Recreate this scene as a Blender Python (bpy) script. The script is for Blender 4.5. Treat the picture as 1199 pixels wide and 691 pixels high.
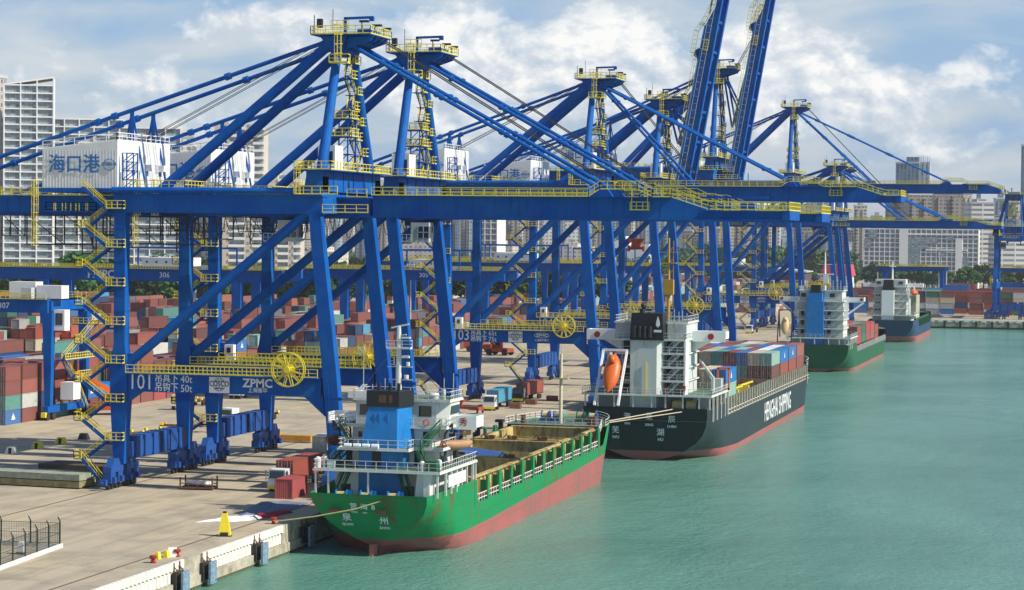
import bpy, math, random
from mathutils import Vector, Matrix
R = math.radians
random.seed(11)
for o in list(bpy.data.objects): bpy.data.objects.remove(o)
S = bpy.context.scene
COL = S.collection

# ------------------------------------------------------------------ camera
YAW, PITCH, ROLL, CAMZ = .2554, .0269, .0104, 35.1
cam_d = bpy.data.cameras.new('camera')
cam = bpy.data.objects.new('camera', cam_d); COL.objects.link(cam)
w = Vector((-math.sin(YAW)*math.cos(PITCH), math.cos(YAW)*math.cos(PITCH), -math.sin(PITCH)))
r0 = Vector((math.cos(YAW), math.sin(YAW), 0)); u0 = r0.cross(w)
rr = r0*math.cos(ROLL) + u0*math.sin(ROLL); uu = -r0*math.sin(ROLL) + u0*math.cos(ROLL)
m = Matrix((rr, uu, -w)).transposed().to_4x4(); m.translation = (0, 0, CAMZ)
cam.matrix_world = m
cam_d.sensor_width = 36; cam_d.lens = 2704.6/1199*36
cam_d.clip_start = 1; cam_d.clip_end = 30000
S.camera = cam
S.render.resolution_x = 1024; S.render.resolution_y = 590

# ------------------------------------------------------------------ light
SUN_AZ, SUN_EL = R(97), R(41)        # azimuth clockwise from +Y
sd = bpy.data.lights.new('sun', 'SUN'); sd.energy = 5.0; sd.angle = R(.55); sd.color = (1, .93, .80)
sun = bpy.data.objects.new('sun', sd); COL.objects.link(sun)
to_sun = Vector((math.sin(SUN_AZ)*math.cos(SUN_EL), math.cos(SUN_AZ)*math.cos(SUN_EL), math.sin(SUN_EL)))
sun.rotation_euler = to_sun.to_track_quat('Z', 'Y').to_euler()
S.view_settings.view_transform = 'Standard'; S.view_settings.look = 'None'
S.view_settings.exposure = 0.22; S.view_settings.gamma = 1
wd = bpy.data.worlds.new('World'); S.world = wd; wd.use_nodes = True
nt = wd.node_tree; nt.nodes.clear()
def N(nt, t, **k):
    n = nt.nodes.new(t)
    for a, b in k.items(): setattr(n, a, b)
    return n
def L(nt, a, b): nt.links.new(a, b)
sky = N(nt, 'ShaderNodeTexSky', sky_type='NISHITA', sun_disc=False)
sky.sun_elevation = SUN_EL; sky.sun_rotation = SUN_AZ; sky.altitude = 30; sky.air_density = 1; sky.dust_density = 1.2; sky.ozone_density = 2
tc = N(nt, 'ShaderNodeTexCoord')
def noise(nt, vec, sc, det=8, rough=.55, dist=0.):
    n = N(nt, 'ShaderNodeTexNoise'); n.inputs['Scale'].default_value = sc; n.inputs['Detail'].default_value = det
    n.inputs['Roughness'].default_value = rough; n.inputs['Distortion'].default_value = dist
    if vec is not None: L(nt, vec, n.inputs['Vector'])
    return n
def ramp(nt, fac, stops, interp='LINEAR'):
    n = N(nt, 'ShaderNodeValToRGB'); cr = n.color_ramp; cr.interpolation = interp
    while len(cr.elements) < len(stops): cr.elements.new(.5)
    for e, (p, c) in zip(cr.elements, stops):
        e.position = p; e.color = (*c, 1) if len(c) == 3 else c
    L(nt, fac, n.inputs['Fac']); return n
def math_n(nt, op, a, b=None, c=None):
    n = N(nt, 'ShaderNodeMath', operation=op)
    for i, v in enumerate((a, b, c)):
        if v is None: continue
        if isinstance(v, (int, float)): n.inputs[i].default_value = v
        else: L(nt, v, n.inputs[i])
    return n.outputs[0]
def mixc(nt, fac, a, b, mode='MIX'):
    n = N(nt, 'ShaderNodeMix', data_type='RGBA', blend_type=mode)
    for s, v in ((n.inputs[0], fac), (n.inputs[6], a), (n.inputs[7], b)):
        if isinstance(v, (int, float)): s.default_value = v
        elif isinstance(v, tuple): s.default_value = (*v, 1) if len(v) == 3 else v
        else: L(nt, v, s)
    return n.outputs[2]
CLOUDS = [(-0.2269, 0.079, 0.0288, 0.0181, 1.15), (-0.2423, 0.0657, 0.0233, 0.0133, .8), (-0.1997, 0.0617, 0.0228, 0.015, .85), (-0.2096, 0.0806, 0.0153, 0.0113, .6), (-0.1359, 0.0743, 0.0257, 0.0184, 1.1), (-0.1136, 0.0595, 0.0219, 0.0128, .85), (-0.1547, 0.0837, 0.0149, 0.0111, .6), (-0.0882, 0.0612, 0.0216, 0.0109, .6), (-0.2858, 0.0775, 0.0277, 0.0172, .75), (-0.314, 0.0893, 0.0281, 0.0135, .5), (-0.3097, 0.0623, 0.0241, 0.0116, .5), (-0.4388, 0.0669, 0.0171, 0.0079, .6), (-0.4865, 0.0712, 0.0262, 0.01, .35), (-0.3714, 0.0939, 0.033, 0.0117, .55), (-0.4046, 0.047, 0.0377, 0.0099, .3), (-0.0596, 0.0701, 0.0213, 0.009, .4), (-0.1692, 0.0467, 0.0299, 0.0112, .5), (-0.2538, 0.043, 0.0273, 0.0084, .35), (-0.0663, 0.0393, 0.0284, 0.0091, .4), (-0.2776, 0.0507, 0.0237, 0.0115, .45)]
sp = N(nt, 'ShaderNodeSeparateXYZ'); L(nt, tc.outputs['Generated'], sp.inputs[0])
yy = math_n(nt, 'MAXIMUM', sp.outputs['Y'], .05)
cu = math_n(nt, 'DIVIDE', sp.outputs['X'], yy); cv = math_n(nt, 'DIVIDE', sp.outputs['Z'], yy)
P = N(nt, 'ShaderNodeCombineXYZ'); L(nt, cu, P.inputs[0]); L(nt, math_n(nt, 'MULTIPLY', cv, 1.5), P.inputs[1])
wv = noise(nt, P.outputs[0], 26, 5, .55); wa = N(nt, 'ShaderNodeVectorMath', operation='SUBTRACT'); L(nt, wv.outputs['Color'], wa.inputs[0]); wa.inputs[1].default_value = (.5, .5, .5)
ws = N(nt, 'ShaderNodeVectorMath', operation='SCALE'); L(nt, wa.outputs[0], ws.inputs[0]); ws.inputs['Scale'].default_value = .022
PW = N(nt, 'ShaderNodeVectorMath', operation='ADD'); L(nt, P.outputs[0], PW.inputs[0]); L(nt, ws.outputs[0], PW.inputs[1])
field = None; lift = None
for (x, y, rx, ry, a) in CLOUDS:
    s1_ = N(nt, 'ShaderNodeVectorMath', operation='SUBTRACT'); L(nt, PW.outputs[0], s1_.inputs[0]); s1_.inputs[1].default_value = (x, y*1.5, 0)
    s2_ = N(nt, 'ShaderNodeVectorMath', operation='MULTIPLY'); L(nt, s1_.outputs[0], s2_.inputs[0]); s2_.inputs[1].default_value = (1/rx, 1/(ry*1.5), 0)
    d2_ = N(nt, 'ShaderNodeVectorMath', operation='DOT_PRODUCT'); L(nt, s2_.outputs[0], d2_.inputs[0]); L(nt, s2_.outputs[0], d2_.inputs[1])
    gs = math_n(nt, 'MULTIPLY', math_n(nt, 'EXPONENT', math_n(nt, 'MULTIPLY', d2_.outputs['Value'], -1.0)), a)
    spy = N(nt, 'ShaderNodeSeparateXYZ'); L(nt, s2_.outputs[0], spy.inputs[0]); lf = math_n(nt, 'MULTIPLY', gs, spy.outputs['Y'])
    field = gs if field is None else math_n(nt, 'ADD', field, gs); lift = lf if lift is None else math_n(nt, 'ADD', lift, lf)
nA = noise(nt, P.outputs[0], 30, 10, .6, .15); nS = N(nt, 'ShaderNodeMapping'); nS.inputs['Location'].default_value = (-.004, -.006, 0); L(nt, P.outputs[0], nS.inputs['Vector'])
nB = noise(nt, nS.outputs[0], 30, 10, .6, .15)
st = N(nt, 'ShaderNodeMapping'); st.inputs['Scale'].default_value = (1, 2.4, 1); st.inputs['Location'].default_value = (.31, .12, 0); L(nt, P.outputs[0], st.inputs['Vector'])
nC = noise(nt, st.outputs[0], 9, 7, .55, .3)
# soft high layer
soft = ramp(nt, nC.outputs['Fac'], [(.38, (3.3, 5.1, 7.6)), (.48, (4.7, 6.0, 7.6)), (.58, (6.3, 7.0, 7.9)), (.72, (7.6, 7.9, 8.2))])
skyc = mixc(nt, .80, sky.outputs['Color'], soft.outputs['Color'])
dens = math_n(nt, 'ADD', field, math_n(nt, 'MULTIPLY', math_n(nt, 'SUBTRACT', nA.outputs['Fac'], .5), 1.5))
fac = ramp(nt, dens, [(.20, (0, 0, 0)), (.42, (.66, .66, .66)), (.72, (1, 1, 1))])
sh = math_n(nt, 'ADD', .62, math_n(nt, 'ADD', math_n(nt, 'MULTIPLY', math_n(nt, 'SUBTRACT', nA.outputs['Fac'], nB.outputs['Fac']), 2.6), math_n(nt, 'MULTIPLY', lift, .26)))
ccol = ramp(nt, sh, [(.25, (5.0, 6.0, 7.2)), (.55, (7.1, 7.6, 8.2)), (.85, (9.9, 9.9, 9.7))])
near = ramp(nt, sp.outputs['Z'], [(.12, (1, 1, 1)), (.30, (0, 0, 0))])
cl = mixc(nt, fac.outputs['Color'], skyc, ccol.outputs['Color'])
out = mixc(nt, near.outputs['Color'], mixc(nt, .5, sky.outputs['Color'], (1.5, 2.6, 4.8)), cl)
bg = N(nt, 'ShaderNodeBackground'); bg.inputs['Strength'].default_value = .088
wo = N(nt, 'ShaderNodeOutputWorld'); L(nt, out, bg.inputs['Color']); L(nt, bg.outputs[0], wo.inputs['Surface'])

# ------------------------------------------------------------------ materials
def mat(name, col, rough=.55, metal=0., dirt=.12, dscale=1.2, bump=0., bscale=6., spec=.4, dirtcol=None):
    m = bpy.data.materials.new(name); m.use_nodes = True; nt = m.node_tree; b = nt.nodes['Principled BSDF']
    b.inputs['Roughness'].default_value = rough; b.inputs['Metallic'].default_value = metal
    b.inputs['Specular IOR Level'].default_value = spec
    tc = N(nt, 'ShaderNodeTexCoord')
    if dirt:
        n = noise(nt, tc.outputs['Object'], dscale, 5, .6)
        r = ramp(nt, n.outputs['Fac'], [(.35, (0, 0, 0)), (.72, (1, 1, 1))])
        dc = dirtcol or tuple(c*.55 for c in col)
        f = math_n(nt, 'MULTIPLY', r.outputs['Color'], min(1, dirt*2.4))
        L(nt, mixc(nt, f, col, dc), b.inputs['Base Color'])
    else: b.inputs['Base Color'].default_value = (*col, 1)
    if bump:
        n2 = noise(nt, tc.outputs['Object'], bscale, 4)
        bp = N(nt, 'ShaderNodeBump'); bp.inputs['Strength'].default_value = bump; bp.inputs['Distance'].default_value = .05
        L(nt, n2.outputs['Fac'], bp.inputs['Height']); L(nt, bp.outputs[0], b.inputs['Normal'])
    return m
def rusty(name, col, rust=(.16, .06, .025), amt=.5, sc=.5, rough=.6, streak=.25, seams=False):
    """paint with rust patches and vertical streaks"""
    m = bpy.data.materials.new(name); m.use_nodes = True; nt = m.node_tree; b = nt.nodes['Principled BSDF']
    b.inputs['Roughness'].default_value = rough; b.inputs['Specular IOR Level'].default_value = .35
    tc = N(nt, 'ShaderNodeTexCoord'); mp = N(nt, 'ShaderNodeMapping'); mp.inputs['Scale'].default_value = (1, 1, streak)
    L(nt, tc.outputs['Object'], mp.inputs['Vector'])
    n = noise(nt, mp.outputs[0], sc*2.4, 8, .68); n2 = noise(nt, tc.outputs['Object'], sc*.35, 4, .6)
    a = math_n(nt, 'ADD', math_n(nt, 'MULTIPLY', n.outputs['Fac'], .7), math_n(nt, 'MULTIPLY', n2.outputs['Fac'], .4))
    r = ramp(nt, a, [(.62-amt*.25, (0, 0, 0)), (.72-amt*.15, (1, 1, 1))])
    c2 = mixc(nt, math_n(nt, 'MULTIPLY', n2.outputs['Fac'], .5), col, tuple(c*.6 for c in col))
    if seams:
        sx = N(nt, 'ShaderNodeSeparateXYZ'); L(nt, tc.outputs['Object'], sx.inputs[0]); cb = N(nt, 'ShaderNodeCombineXYZ'); L(nt, math_n(nt, 'ADD', sx.outputs['X'], sx.outputs['Y']), cb.inputs[0]); L(nt, sx.outputs['Z'], cb.inputs[1])
        br = N(nt, 'ShaderNodeTexBrick'); br.inputs['Scale'].default_value = 1; br.inputs['Brick Width'].default_value = 7.3; br.inputs['Row Height'].default_value = 1.9; br.inputs['Mortar Size'].default_value = .045; br.inputs['Mortar Smooth'].default_value = .6
        br.inputs['Color1'].default_value = (1, 1, 1, 1); br.inputs['Color2'].default_value = (.93, .93, .93, 1); br.inputs['Mortar'].default_value = (.68, .68, .68, 1); L(nt, cb.outputs[0], br.inputs['Vector'])
        c2 = mixc(nt, .8, c2, br.outputs['Color'], 'MULTIPLY')
        bp = N(nt, 'ShaderNodeBump'); bp.inputs['Strength'].default_value = .5; bp.inputs['Distance'].default_value = .12; dn = noise(nt, tc.outputs['Object'], .55, 3); L(nt, dn.outputs['Fac'], bp.inputs['Height']); L(nt, bp.outputs[0], b.inputs['Normal'])
    L(nt, mixc(nt, math_n(nt, 'MULTIPLY', r.outputs['Color'], .8), c2, rust), b.inputs['Base Color'])
    return m
M = {}
def weathered_blue():
    m = bpy.data.materials.new('crane_blue_paint'); m.use_nodes = True; nt = m.node_tree; b = nt.nodes['Principled BSDF']
    b.inputs['Specular IOR Level'].default_value = .12
    tc = N(nt, 'ShaderNodeTexCoord'); mp = N(nt, 'ShaderNodeMapping'); mp.inputs['Scale'].default_value = (1, 1, .13); L(nt, tc.outputs['Object'], mp.inputs['Vector'])
    big = noise(nt, tc.outputs['Object'], .16, 5, .6, .5); st = noise(nt, mp.outputs[0], 1.7, 7, .65); fine = noise(nt, tc.outputs['Object'], 1.1, 8, .7)
    c = mixc(nt, ramp(nt, big.outputs['Fac'], [(.36, (0, 0, 0)), (.64, (1, 1, 1))]).outputs[0], (.0, .078, .38), (.008, .118, .40))
    c = mixc(nt, math_n(nt, 'MULTIPLY', ramp(nt, st.outputs['Fac'], [(.52, (0, 0, 0)), (.72, (1, 1, 1))]).outputs[0], .55), c, (.004, .045, .20))
    c = mixc(nt, math_n(nt, 'MULTIPLY', ramp(nt, fine.outputs['Fac'], [(.62, (0, 0, 0)), (.74, (1, 1, 1))]).outputs[0], .35), c, (.10, .10, .12))
    L(nt, c, b.inputs['Base Color']); L(nt, math_n(nt, 'ADD', .42, math_n(nt, 'MULTIPLY', fine.outputs['Fac'], .3)), b.inputs['Roughness'])
    return m
M['blue'] = weathered_blue()
M['blue2'] = mat('bogie_blue_paint', (.004, .085, .37), .55, dirt=.3, dscale=.9, dirtcol=(.03, .05, .12))
M['yellow'] = mat('yellow_paint', (.86, .70, .04), .5, dirt=.12, dscale=2)
M['white'] = mat('white_paint', (.74, .76, .76), .45, dirt=.12, dscale=.7, dirtcol=(.45, .42, .36))
M['whitebright'] = mat('clean_white_paint', (.82, .83, .82), .45, dirt=.05)
M['greyw'] = mat('light_grey_paint', (.5, .54, .55), .5, dirt=.15)
M['dark'] = mat('dark_metal', (.022, .026, .032), .55, dirt=0)
M['rope'] = mat('steel_rope', (.05, .05, .055), .5, dirt=0)
M['black'] = mat('black_paint', (.014, .016, .02), .45, dirt=.1)
M['rubber'] = mat('black_rubber', (.018, .018, .018), .85, dirt=.3, dirtcol=(.06, .05, .04))
M['glass'] = mat('dark_window_glass', (.02, .035, .045), .12, dirt=0, spec=.8)
M['red'] = mat('red_paint', (.36, .03, .025), .55, dirt=.3)
M['orange'] = mat('orange_paint', (.75, .14, .02), .42, dirt=.15, dscale=1.5)
M['rustor'] = rusty('red_orange_machine_paint', (.45, .07, .03), amt=.4)
M['greyc'] = mat('concrete', (.36, .34, .28), .9, dirt=.4, dscale=.5, bump=.4, dirtcol=(.2, .18, .14))
M['lblue'] = mat('funnel_blue_paint', (.01, .2, .56), .45, dirt=.25, dscale=.6)
M['dgreen'] = mat('dark_green_paint', (.015, .12, .05), .5, dirt=.2)
M['deckgreen'] = mat('green_deck_paint', (.07, .16, .11), .7, dirt=.3, dscale=.6, dirtcol=(.14, .12, .09))
M['tan'] = mat('tan_lifeboat', (.5, .28, .16), .5, dirt=.2)
M['rust'] = mat('rusty_steel', (.17, .075, .04), .85, dirt=.5, dscale=1, dirtcol=(.08, .04, .03))
M['ropeY'] = mat('mooring_rope', (.62, .50, .22), .85, dirt=.2, dscale=3)
M['timber'] = mat('weathered_timber', (.12, .09, .06), .9, dirt=.4)
M['logob'] = mat('blue_lettering', (.02, .16, .42), .5, dirt=0)
M['lettw'] = mat('white_lettering', (.8, .82, .83), .5, dirt=.08)
M['lettd'] = mat('dark_lettering', (.03, .04, .08), .5, dirt=0)

# ------------------------------------------------------------------ mesh builder
SPLIT = {'bulwark_post', 'post_bracket', 'wheel', 'air_conditioner', 'door', 'window', 'porthole', 'exhaust_pipe', 'liferaft_canister', 'wing_marker', 'fairlead', 'deck_support', 'rope_drum', 'foot', 'lashing_post', 'stanchion', 'fire_box', 'ladderway', 'davit_arm', 'corner_guide', 'hatch_crane_post', 'twist_lock', 'vent', 'fender'}
class MB:
    def __init__(s): s.v = []; s.f = []; s.m = []
    def poly(s, pts, mi=0):
        i = len(s.v); s.v += [tuple(p) for p in pts]; s.f.append(tuple(range(i, i+len(pts)))); s.m.append(mi)
    def hexa(s, a, b, mi=0):            # a: 4 bottom pts, b: 4 top pts
        i = len(s.v); s.v += [tuple(p) for p in a] + [tuple(p) for p in b]
        for f in ((3, 2, 1, 0), (4, 5, 6, 7), (0, 1, 5, 4), (1, 2, 6, 5), (2, 3, 7, 6), (3, 0, 4, 7)):
            s.f.append(tuple(i+k for k in f)); s.m.append(mi)
        return s
    def box(s, x0, x1, y0, y1, z0, z1, mi=0):
        return s.hexa([(x0, y0, z0), (x1, y0, z0), (x1, y1, z0), (x0, y1, z0)], [(x0, y0, z1), (x1, y0, z1), (x1, y1, z1), (x0, y1, z1)], mi)
    def cbox(s, c, d, mi=0): return s.box(c[0]-d[0]/2, c[0]+d[0]/2, c[1]-d[1]/2, c[1]+d[1]/2, c[2]-d[2]/2, c[2]+d[2]/2, mi)
    def beam(s, p, q, w, h=None, w2=None, h2=None, mi=0, up=(0, 0, 1)):
        h = h or w; w2 = w if w2 is None else w2; h2 = h if h2 is None else h2
        p = Vector(p); q = Vector(q); d = (q-p)
        if d.length < 1e-6: return s
        d.normalize(); u = Vector(up)
        if abs(d.dot(u)) > .98: u = Vector((0, 1, 0))
        a = d.cross(u).normalized(); b = a.cross(d)
        f = lambda c, w, h: [c-a*w/2-b*h/2, c+a*w/2-b*h/2, c+a*w/2+b*h/2, c-a*w/2+b*h/2]
        return s.hexa(f(p, w, h), f(q, w2, h2), mi)
    def tube(s, p, q, r, r2=None, n=10, mi=0, cap=True):
        r2 = r if r2 is None else r2
        p = Vector(p); q = Vector(q); d = (q-p).normalized(); u = Vector((0, 0, 1))
        if abs(d.dot(u)) > .98: u = Vector((0, 1, 0))
        a = d.cross(u).normalized(); b = a.cross(d); i = len(s.v)
        for c, rad in ((p, r), (q, r2)):
            for k in range(n):
                t = 2*math.pi*k/n; s.v.append(tuple(c + a*rad*math.cos(t) + b*rad*math.sin(t)))
        for k in range(n):
            s.f.append((i+k, i+(k+1) % n, i+n+(k+1) % n, i+n+k)); s.m.append(mi)
        if cap:
            s.f.append(tuple(i+k for k in reversed(range(n)))); s.m.append(mi)
            s.f.append(tuple(i+n+k for k in range(n))); s.m.append(mi)
        return s
    def path(s, pts, r, n=6, mi=0):
        for a, b in zip(pts, pts[1:]): s.tube(a, b, r, n=n, mi=mi, cap=False)
        return s
    def rail(s, pts, h=1.1, step=1.8, t=.09, mi=0, mid=True):
        for a, b in zip(pts, pts[1:]):
            a = Vector(a); b = Vector(b); n = max(1, round((b-a).length/step)); up = Vector((0, 0, h))
            for k in range(n+1):
                c = a+(b-a)*k/n; s.beam(c, c+up, t, mi=mi)
            s.beam(a+up, b+up, t, mi=mi)
            if mid: s.beam(a+up*.52, b+up*.52, t*.75, mi=mi)
            s.beam(a+up*.08, b+up*.08, t*.6, t*1.6, mi=mi)
        return s
    def ladder(s, p, q, wdt=.6, side=(1, 0, 0), t=.07, step=.45, mi=0):
        p = Vector(p); q = Vector(q); sd = Vector(side)*wdt/2
        s.beam(p-sd, q-sd, t, mi=mi); s.beam(p+sd, q+sd, t, mi=mi)
        n = max(1, int((q-p).length/step))
        for k in range(1, n):
            c = p+(q-p)*k/n; s.beam(c-sd, c+sd, t*.7, mi=mi)
        return s
    def cage(s, p, q, rad=.45, out=(0, -1, 0), mi=0):   # ladder with safety hoops
        s.ladder(p, q, .55, (1, 0, 0), mi=mi, step=.9); p = Vector(p); q = Vector(q); o = Vector(out)
        n = max(1, int((q-p).length/1.1))
        hoops = []
        for k in range(n+1):
            c = p+(q-p)*k/n; pts = [c+Vector((math.cos(t)*rad, 0, 0)) + o*(rad*.75+math.sin(t)*rad*.85) for t in [math.pi*j/4 for j in range(5)]]
            pts = [c+Vector((rad*.6, 0, 0))] + pts + [c-Vector((rad*.6, 0, 0))]
            for a, b in zip(pts, pts[1:]): s.beam(a, b, .06, mi=mi)
            hoops.append(pts)
        for j in (2, 3, 4):
            s.beam(hoops[0][j], hoops[-1][j], .05, mi=mi)
        return s
    def stair(s, p, q, wdt=.9, side=(0, 1, 0), rise=.25, mi=0, mr=None, h=1.0):
        """stringers + treads + handrails between p and q"""
        p = Vector(p); q = Vector(q); sd = Vector(side)*wdt/2; mr = mi if mr is None else mr
        for g in (-1, 1):
            s.beam(p+sd*g, q+sd*g, .07, .28, mi=mi)
            u = Vector((0, 0, h))
            s.beam(p+sd*g+u, q+sd*g+u, .075, mi=mr); s.beam(p+sd*g+u*.5, q+sd*g+u*.5, .06, mi=mr)
            n = max(2, int((q-p).length/1.6))
            for k in range(n+1):
                c = p+sd*g+(q-p)*k/n; s.beam(c, c+u, .065, mi=mr)
        n = max(2, int(abs(q.z-p.z)/rise)); dirh = Vector((q.x-p.x, q.y-p.y, 0)).normalized()*.13
        for k in range(n+1):
            c = p+(q-p)*k/n
            a = [c-sd-dirh, c+sd-dirh, c+sd+dirh, c-sd+dirh]
            s.hexa([v-Vector((0, 0, .03)) for v in a], a, mi)
        return s
    def cyl(s, c, r, h, r2=None, n=16, mi=0): return s.tube(c, (c[0], c[1], c[2]+h), r, r2, n, mi)
    def prism(s, pts2, axis, a0, a1, mi=0):
        """extrude 2-D polygon; axis 'x': pts (y,z); 'y': pts (x,z); 'z': pts (x,y)"""
        f = {'x': lambda p, a: (a, p[0], p[1]), 'y': lambda p, a: (p[0], a, p[1]), 'z': lambda p, a: (p[0], p[1], a)}[axis]
        n = len(pts2); i = len(s.v)
        s.v += [f(p, a0) for p in pts2] + [f(p, a1) for p in pts2]
        s.f.append(tuple(i+k for k in reversed(range(n)))); s.m.append(mi)
        s.f.append(tuple(i+n+k for k in range(n))); s.m.append(mi)
        for k in range(n):
            s.f.append((i+k, i+(k+1) % n, i+n+(k+1) % n, i+n+k)); s.m.append(mi)
        return s
    def sphere(s, c, r, sx=1, sy=1, sz=1, n=10, mi=0):
        i = len(s.v); rows = n//2
        for a in range(rows+1):
            th = math.pi*a/rows
            for b in range(n):
                ph = 2*math.pi*b/n
                s.v.append((c[0]+r*sx*math.sin(th)*math.cos(ph), c[1]+r*sy*math.sin(th)*math.sin(ph), c[2]+r*sz*math.cos(th)))
        for a in range(rows):
            for b in range(n):
                s.f.append((i+a*n+b, i+(a+1)*n+b, i+(a+1)*n+(b+1) % n, i+a*n+(b+1) % n)); s.m.append(mi)
        return s
    def build(s, name, mats, parent=None, smooth=False, loc=None):
        if name in SPLIT and parent is not None:
            par = list(range(len(s.v)))
            def find(a):
                while par[a] != a: par[a] = par[par[a]]; a = par[a]
                return a
            for f in s.f:
                for k in f[1:]: par[find(k)] = find(f[0])
            gr = {}
            for f, m_ in zip(s.f, s.m): gr.setdefault(find(f[0]), []).append((f, m_))
            if len(gr) > 1:
                o = None
                for fs in gr.values():
                    b = MB(); ix = {}
                    for f, m_ in fs:
                        for k in f:
                            if k not in ix: ix[k] = len(b.v); b.v.append(s.v[k])
                        b.f.append(tuple(ix[k] for k in f)); b.m.append(m_)
                    o = b.build(name, mats, parent, smooth, loc)
                return o
        me = bpy.data.meshes.new(name); me.from_pydata(s.v, [], s.f)
        if not isinstance(mats, (list, tuple)): mats = [mats]
        for k in mats: me.materials.append(M[k] if isinstance(k, str) else k)
        if len(mats) > 1: me.polygons.foreach_set('material_index', s.m)
        if smooth: me.polygons.foreach_set('use_smooth', [True]*len(me.polygons))
        o = bpy.data.objects.new(name, me); COL.objects.link(o)
        if parent: o.parent = parent
        if loc: o.location = loc
        return o
def fixn(o):
    import bmesh
    bm = bmesh.new(); bm.from_mesh(o.data); bmesh.ops.recalc_face_normals(bm, faces=bm.faces); bm.to_mesh(o.data); bm.free(); return o
def tag(o, label=None, cat=None, group=None, kind=None):
    if label: o['label'] = label
    if cat: o['category'] = cat
    if group: o['group'] = group
    if kind: o['kind'] = kind
    return o
def empty(name, loc=(0, 0, 0), rz=0):
    o = bpy.data.objects.new(name, None); COL.objects.link(o); o.location = loc; o.rotation_euler = (0, 0, rz); o.empty_display_size = 1; return o
def kids(o): return [c for c in bpy.data.objects if c.parent == o]
def copy_tree(o, parent=None):
    c = o.copy(); COL.objects.link(c); c.parent = parent
    for ch in kids(o): copy_tree(ch, c)
    return c
def text(name, body, size, loc, rot, material, parent=None, ax='CENTER', bold=0, sx=1.0, ext=.01):
    cu = bpy.data.curves.new(name, 'FONT'); cu.body = body; cu.size = size; cu.align_x = ax; cu.align_y = 'CENTER'
    cu.extrude = ext; cu.offset = bold*size if body.isascii() else 0; cu.resolution_u = 2
    t = bpy.data.objects.new(name, cu); COL.objects.link(t)
    bpy.context.view_layer.update()
    me = bpy.data.meshes.new_from_object(t.evaluated_get(bpy.context.evaluated_depsgraph_get()))
    bpy.data.objects.remove(t)
    me.materials.clear(); me.materials.append(M[material])
    if not body.isascii() and bold > 0:        # heavier strokes: a second copy a little to the side
        import bmesh
        bm = bmesh.new(); bm.from_mesh(me); g_ = bmesh.ops.duplicate(bm, geom=bm.verts[:]+bm.edges[:]+bm.faces[:])
        for v in g_['geom']:
            if isinstance(v, bmesh.types.BMVert): v.co.x += .035*size; v.co.y += .02*size; v.co.z += .004
        bm.to_mesh(me); bm.free()
    o = bpy.data.objects.new(name, me); COL.objects.link(o); o.location = loc; o.rotation_euler = rot; o.scale = (sx, 1, 1)
    if parent: o.parent = parent
    return o
FRONT = (R(90), 0, 0)      # text facing -Y
STBD = (R(90), 0, R(90))   # text facing +X

# ------------------------------------------------------------------ ground, water, walls
def ground_mat():
    m = bpy.data.materials.new('quay_concrete'); m.use_nodes = True; nt = m.node_tree; b = nt.nodes['Principled BSDF']
    b.inputs['Roughness'].default_value = .88; b.inputs['Specular IOR Level'].default_value = .25
    tc = N(nt, 'ShaderNodeTexCoord')
    big = noise(nt, tc.outputs['Object'], .018, 5, .6, .3); med = noise(nt, tc.outputs['Object'], .13, 7, .65, .6)
    mp = N(nt, 'ShaderNodeMapping'); mp.inputs['Scale'].default_value = (1.0, .07, 1); L(nt, tc.outputs['Object'], mp.inputs['Vector'])
    st = noise(nt, mp.outputs[0], .5, 6, .6, .4)        # tyre streaks along the quay
    fine = noise(nt, tc.outputs['Object'], 2.2, 5, .7)
    base = mixc(nt, ramp(nt, big.outputs['Fac'], [(.36, (0, 0, 0)), (.62, (1, 1, 1))]).outputs[0], (.50, .41, .27), (.40, .35, .27))
    base = mixc(nt, math_n(nt, 'MULTIPLY', ramp(nt, med.outputs['Fac'], [(.47, (0, 0, 0)), (.66, (1, 1, 1))]).outputs[0], .6), base, (.20, .175, .135))
    base = mixc(nt, math_n(nt, 'MULTIPLY', ramp(nt, st.outputs['Fac'], [(.46, (0, 0, 0)), (.62, (1, 1, 1))]).outputs[0], .38), base, (.21, .19, .155))
    base = mixc(nt, math_n(nt, 'MULTIPLY', ramp(nt, fine.outputs['Fac'], [(.3, (1, 1, 1)), (.6, (0, 0, 0))]).outputs[0], .22), base, (.46, .42, .34))
    br = N(nt, 'ShaderNodeTexBrick'); br.offset = 0; br.inputs['Scale'].default_value = 1; br.inputs['Mortar Size'].default_value = .035
    br.inputs['Brick Width'].default_value = 6; br.inputs['Row Height'].default_value = 7.5; br.inputs['Mortar Smooth'].default_value = .3
    L(nt, tc.outputs['Object'], br.inputs['Vector'])
    base = mixc(nt, math_n(nt, 'MULTIPLY', br.outputs['Fac'], .5), base, (.13, .12, .10))
    L(nt, base, b.inputs['Base Color'])
    bp = N(nt, 'ShaderNodeBump'); bp.inputs['Strength'].default_value = .25; bp.inputs['Distance'].default_value = .03
    L(nt, fine.outputs['Fac'], bp.inputs['Height']); L(nt, bp.outputs[0], b.inputs['Normal'])
    return m
M['quay'] = ground_mat()
g = MB(); g.poly([(-9000, -300, 0), (-96, -300, 0), (-96, 995, 0), (-96, 14000, 0), (-9000, 14000, 0)])
g.poly([(-96, 995, 0), (5000, 995, 0), (5000, 14000, 0), (-96, 14000, 0)])
tag(g.build('ground', 'quay'), kind='structure')
g = MB()
for x in (-99.5, -130.5):
    g.box(x-.16, x-.08, -100, 990, .004, .012); g.box(x+.08, x+.16, -100, 990, .004, .012); g.box(x-.05, x+.05, -100, 990, .006, .05)
tag(g.build('crane_rails', mat('rail_steel', (.14, .11, .085), .7), None), kind='structure')
g = MB()
for k in range(60):
    g.box(-172.2, -172.0, 250+k*12, 256+k*12, .004, .008)
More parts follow.
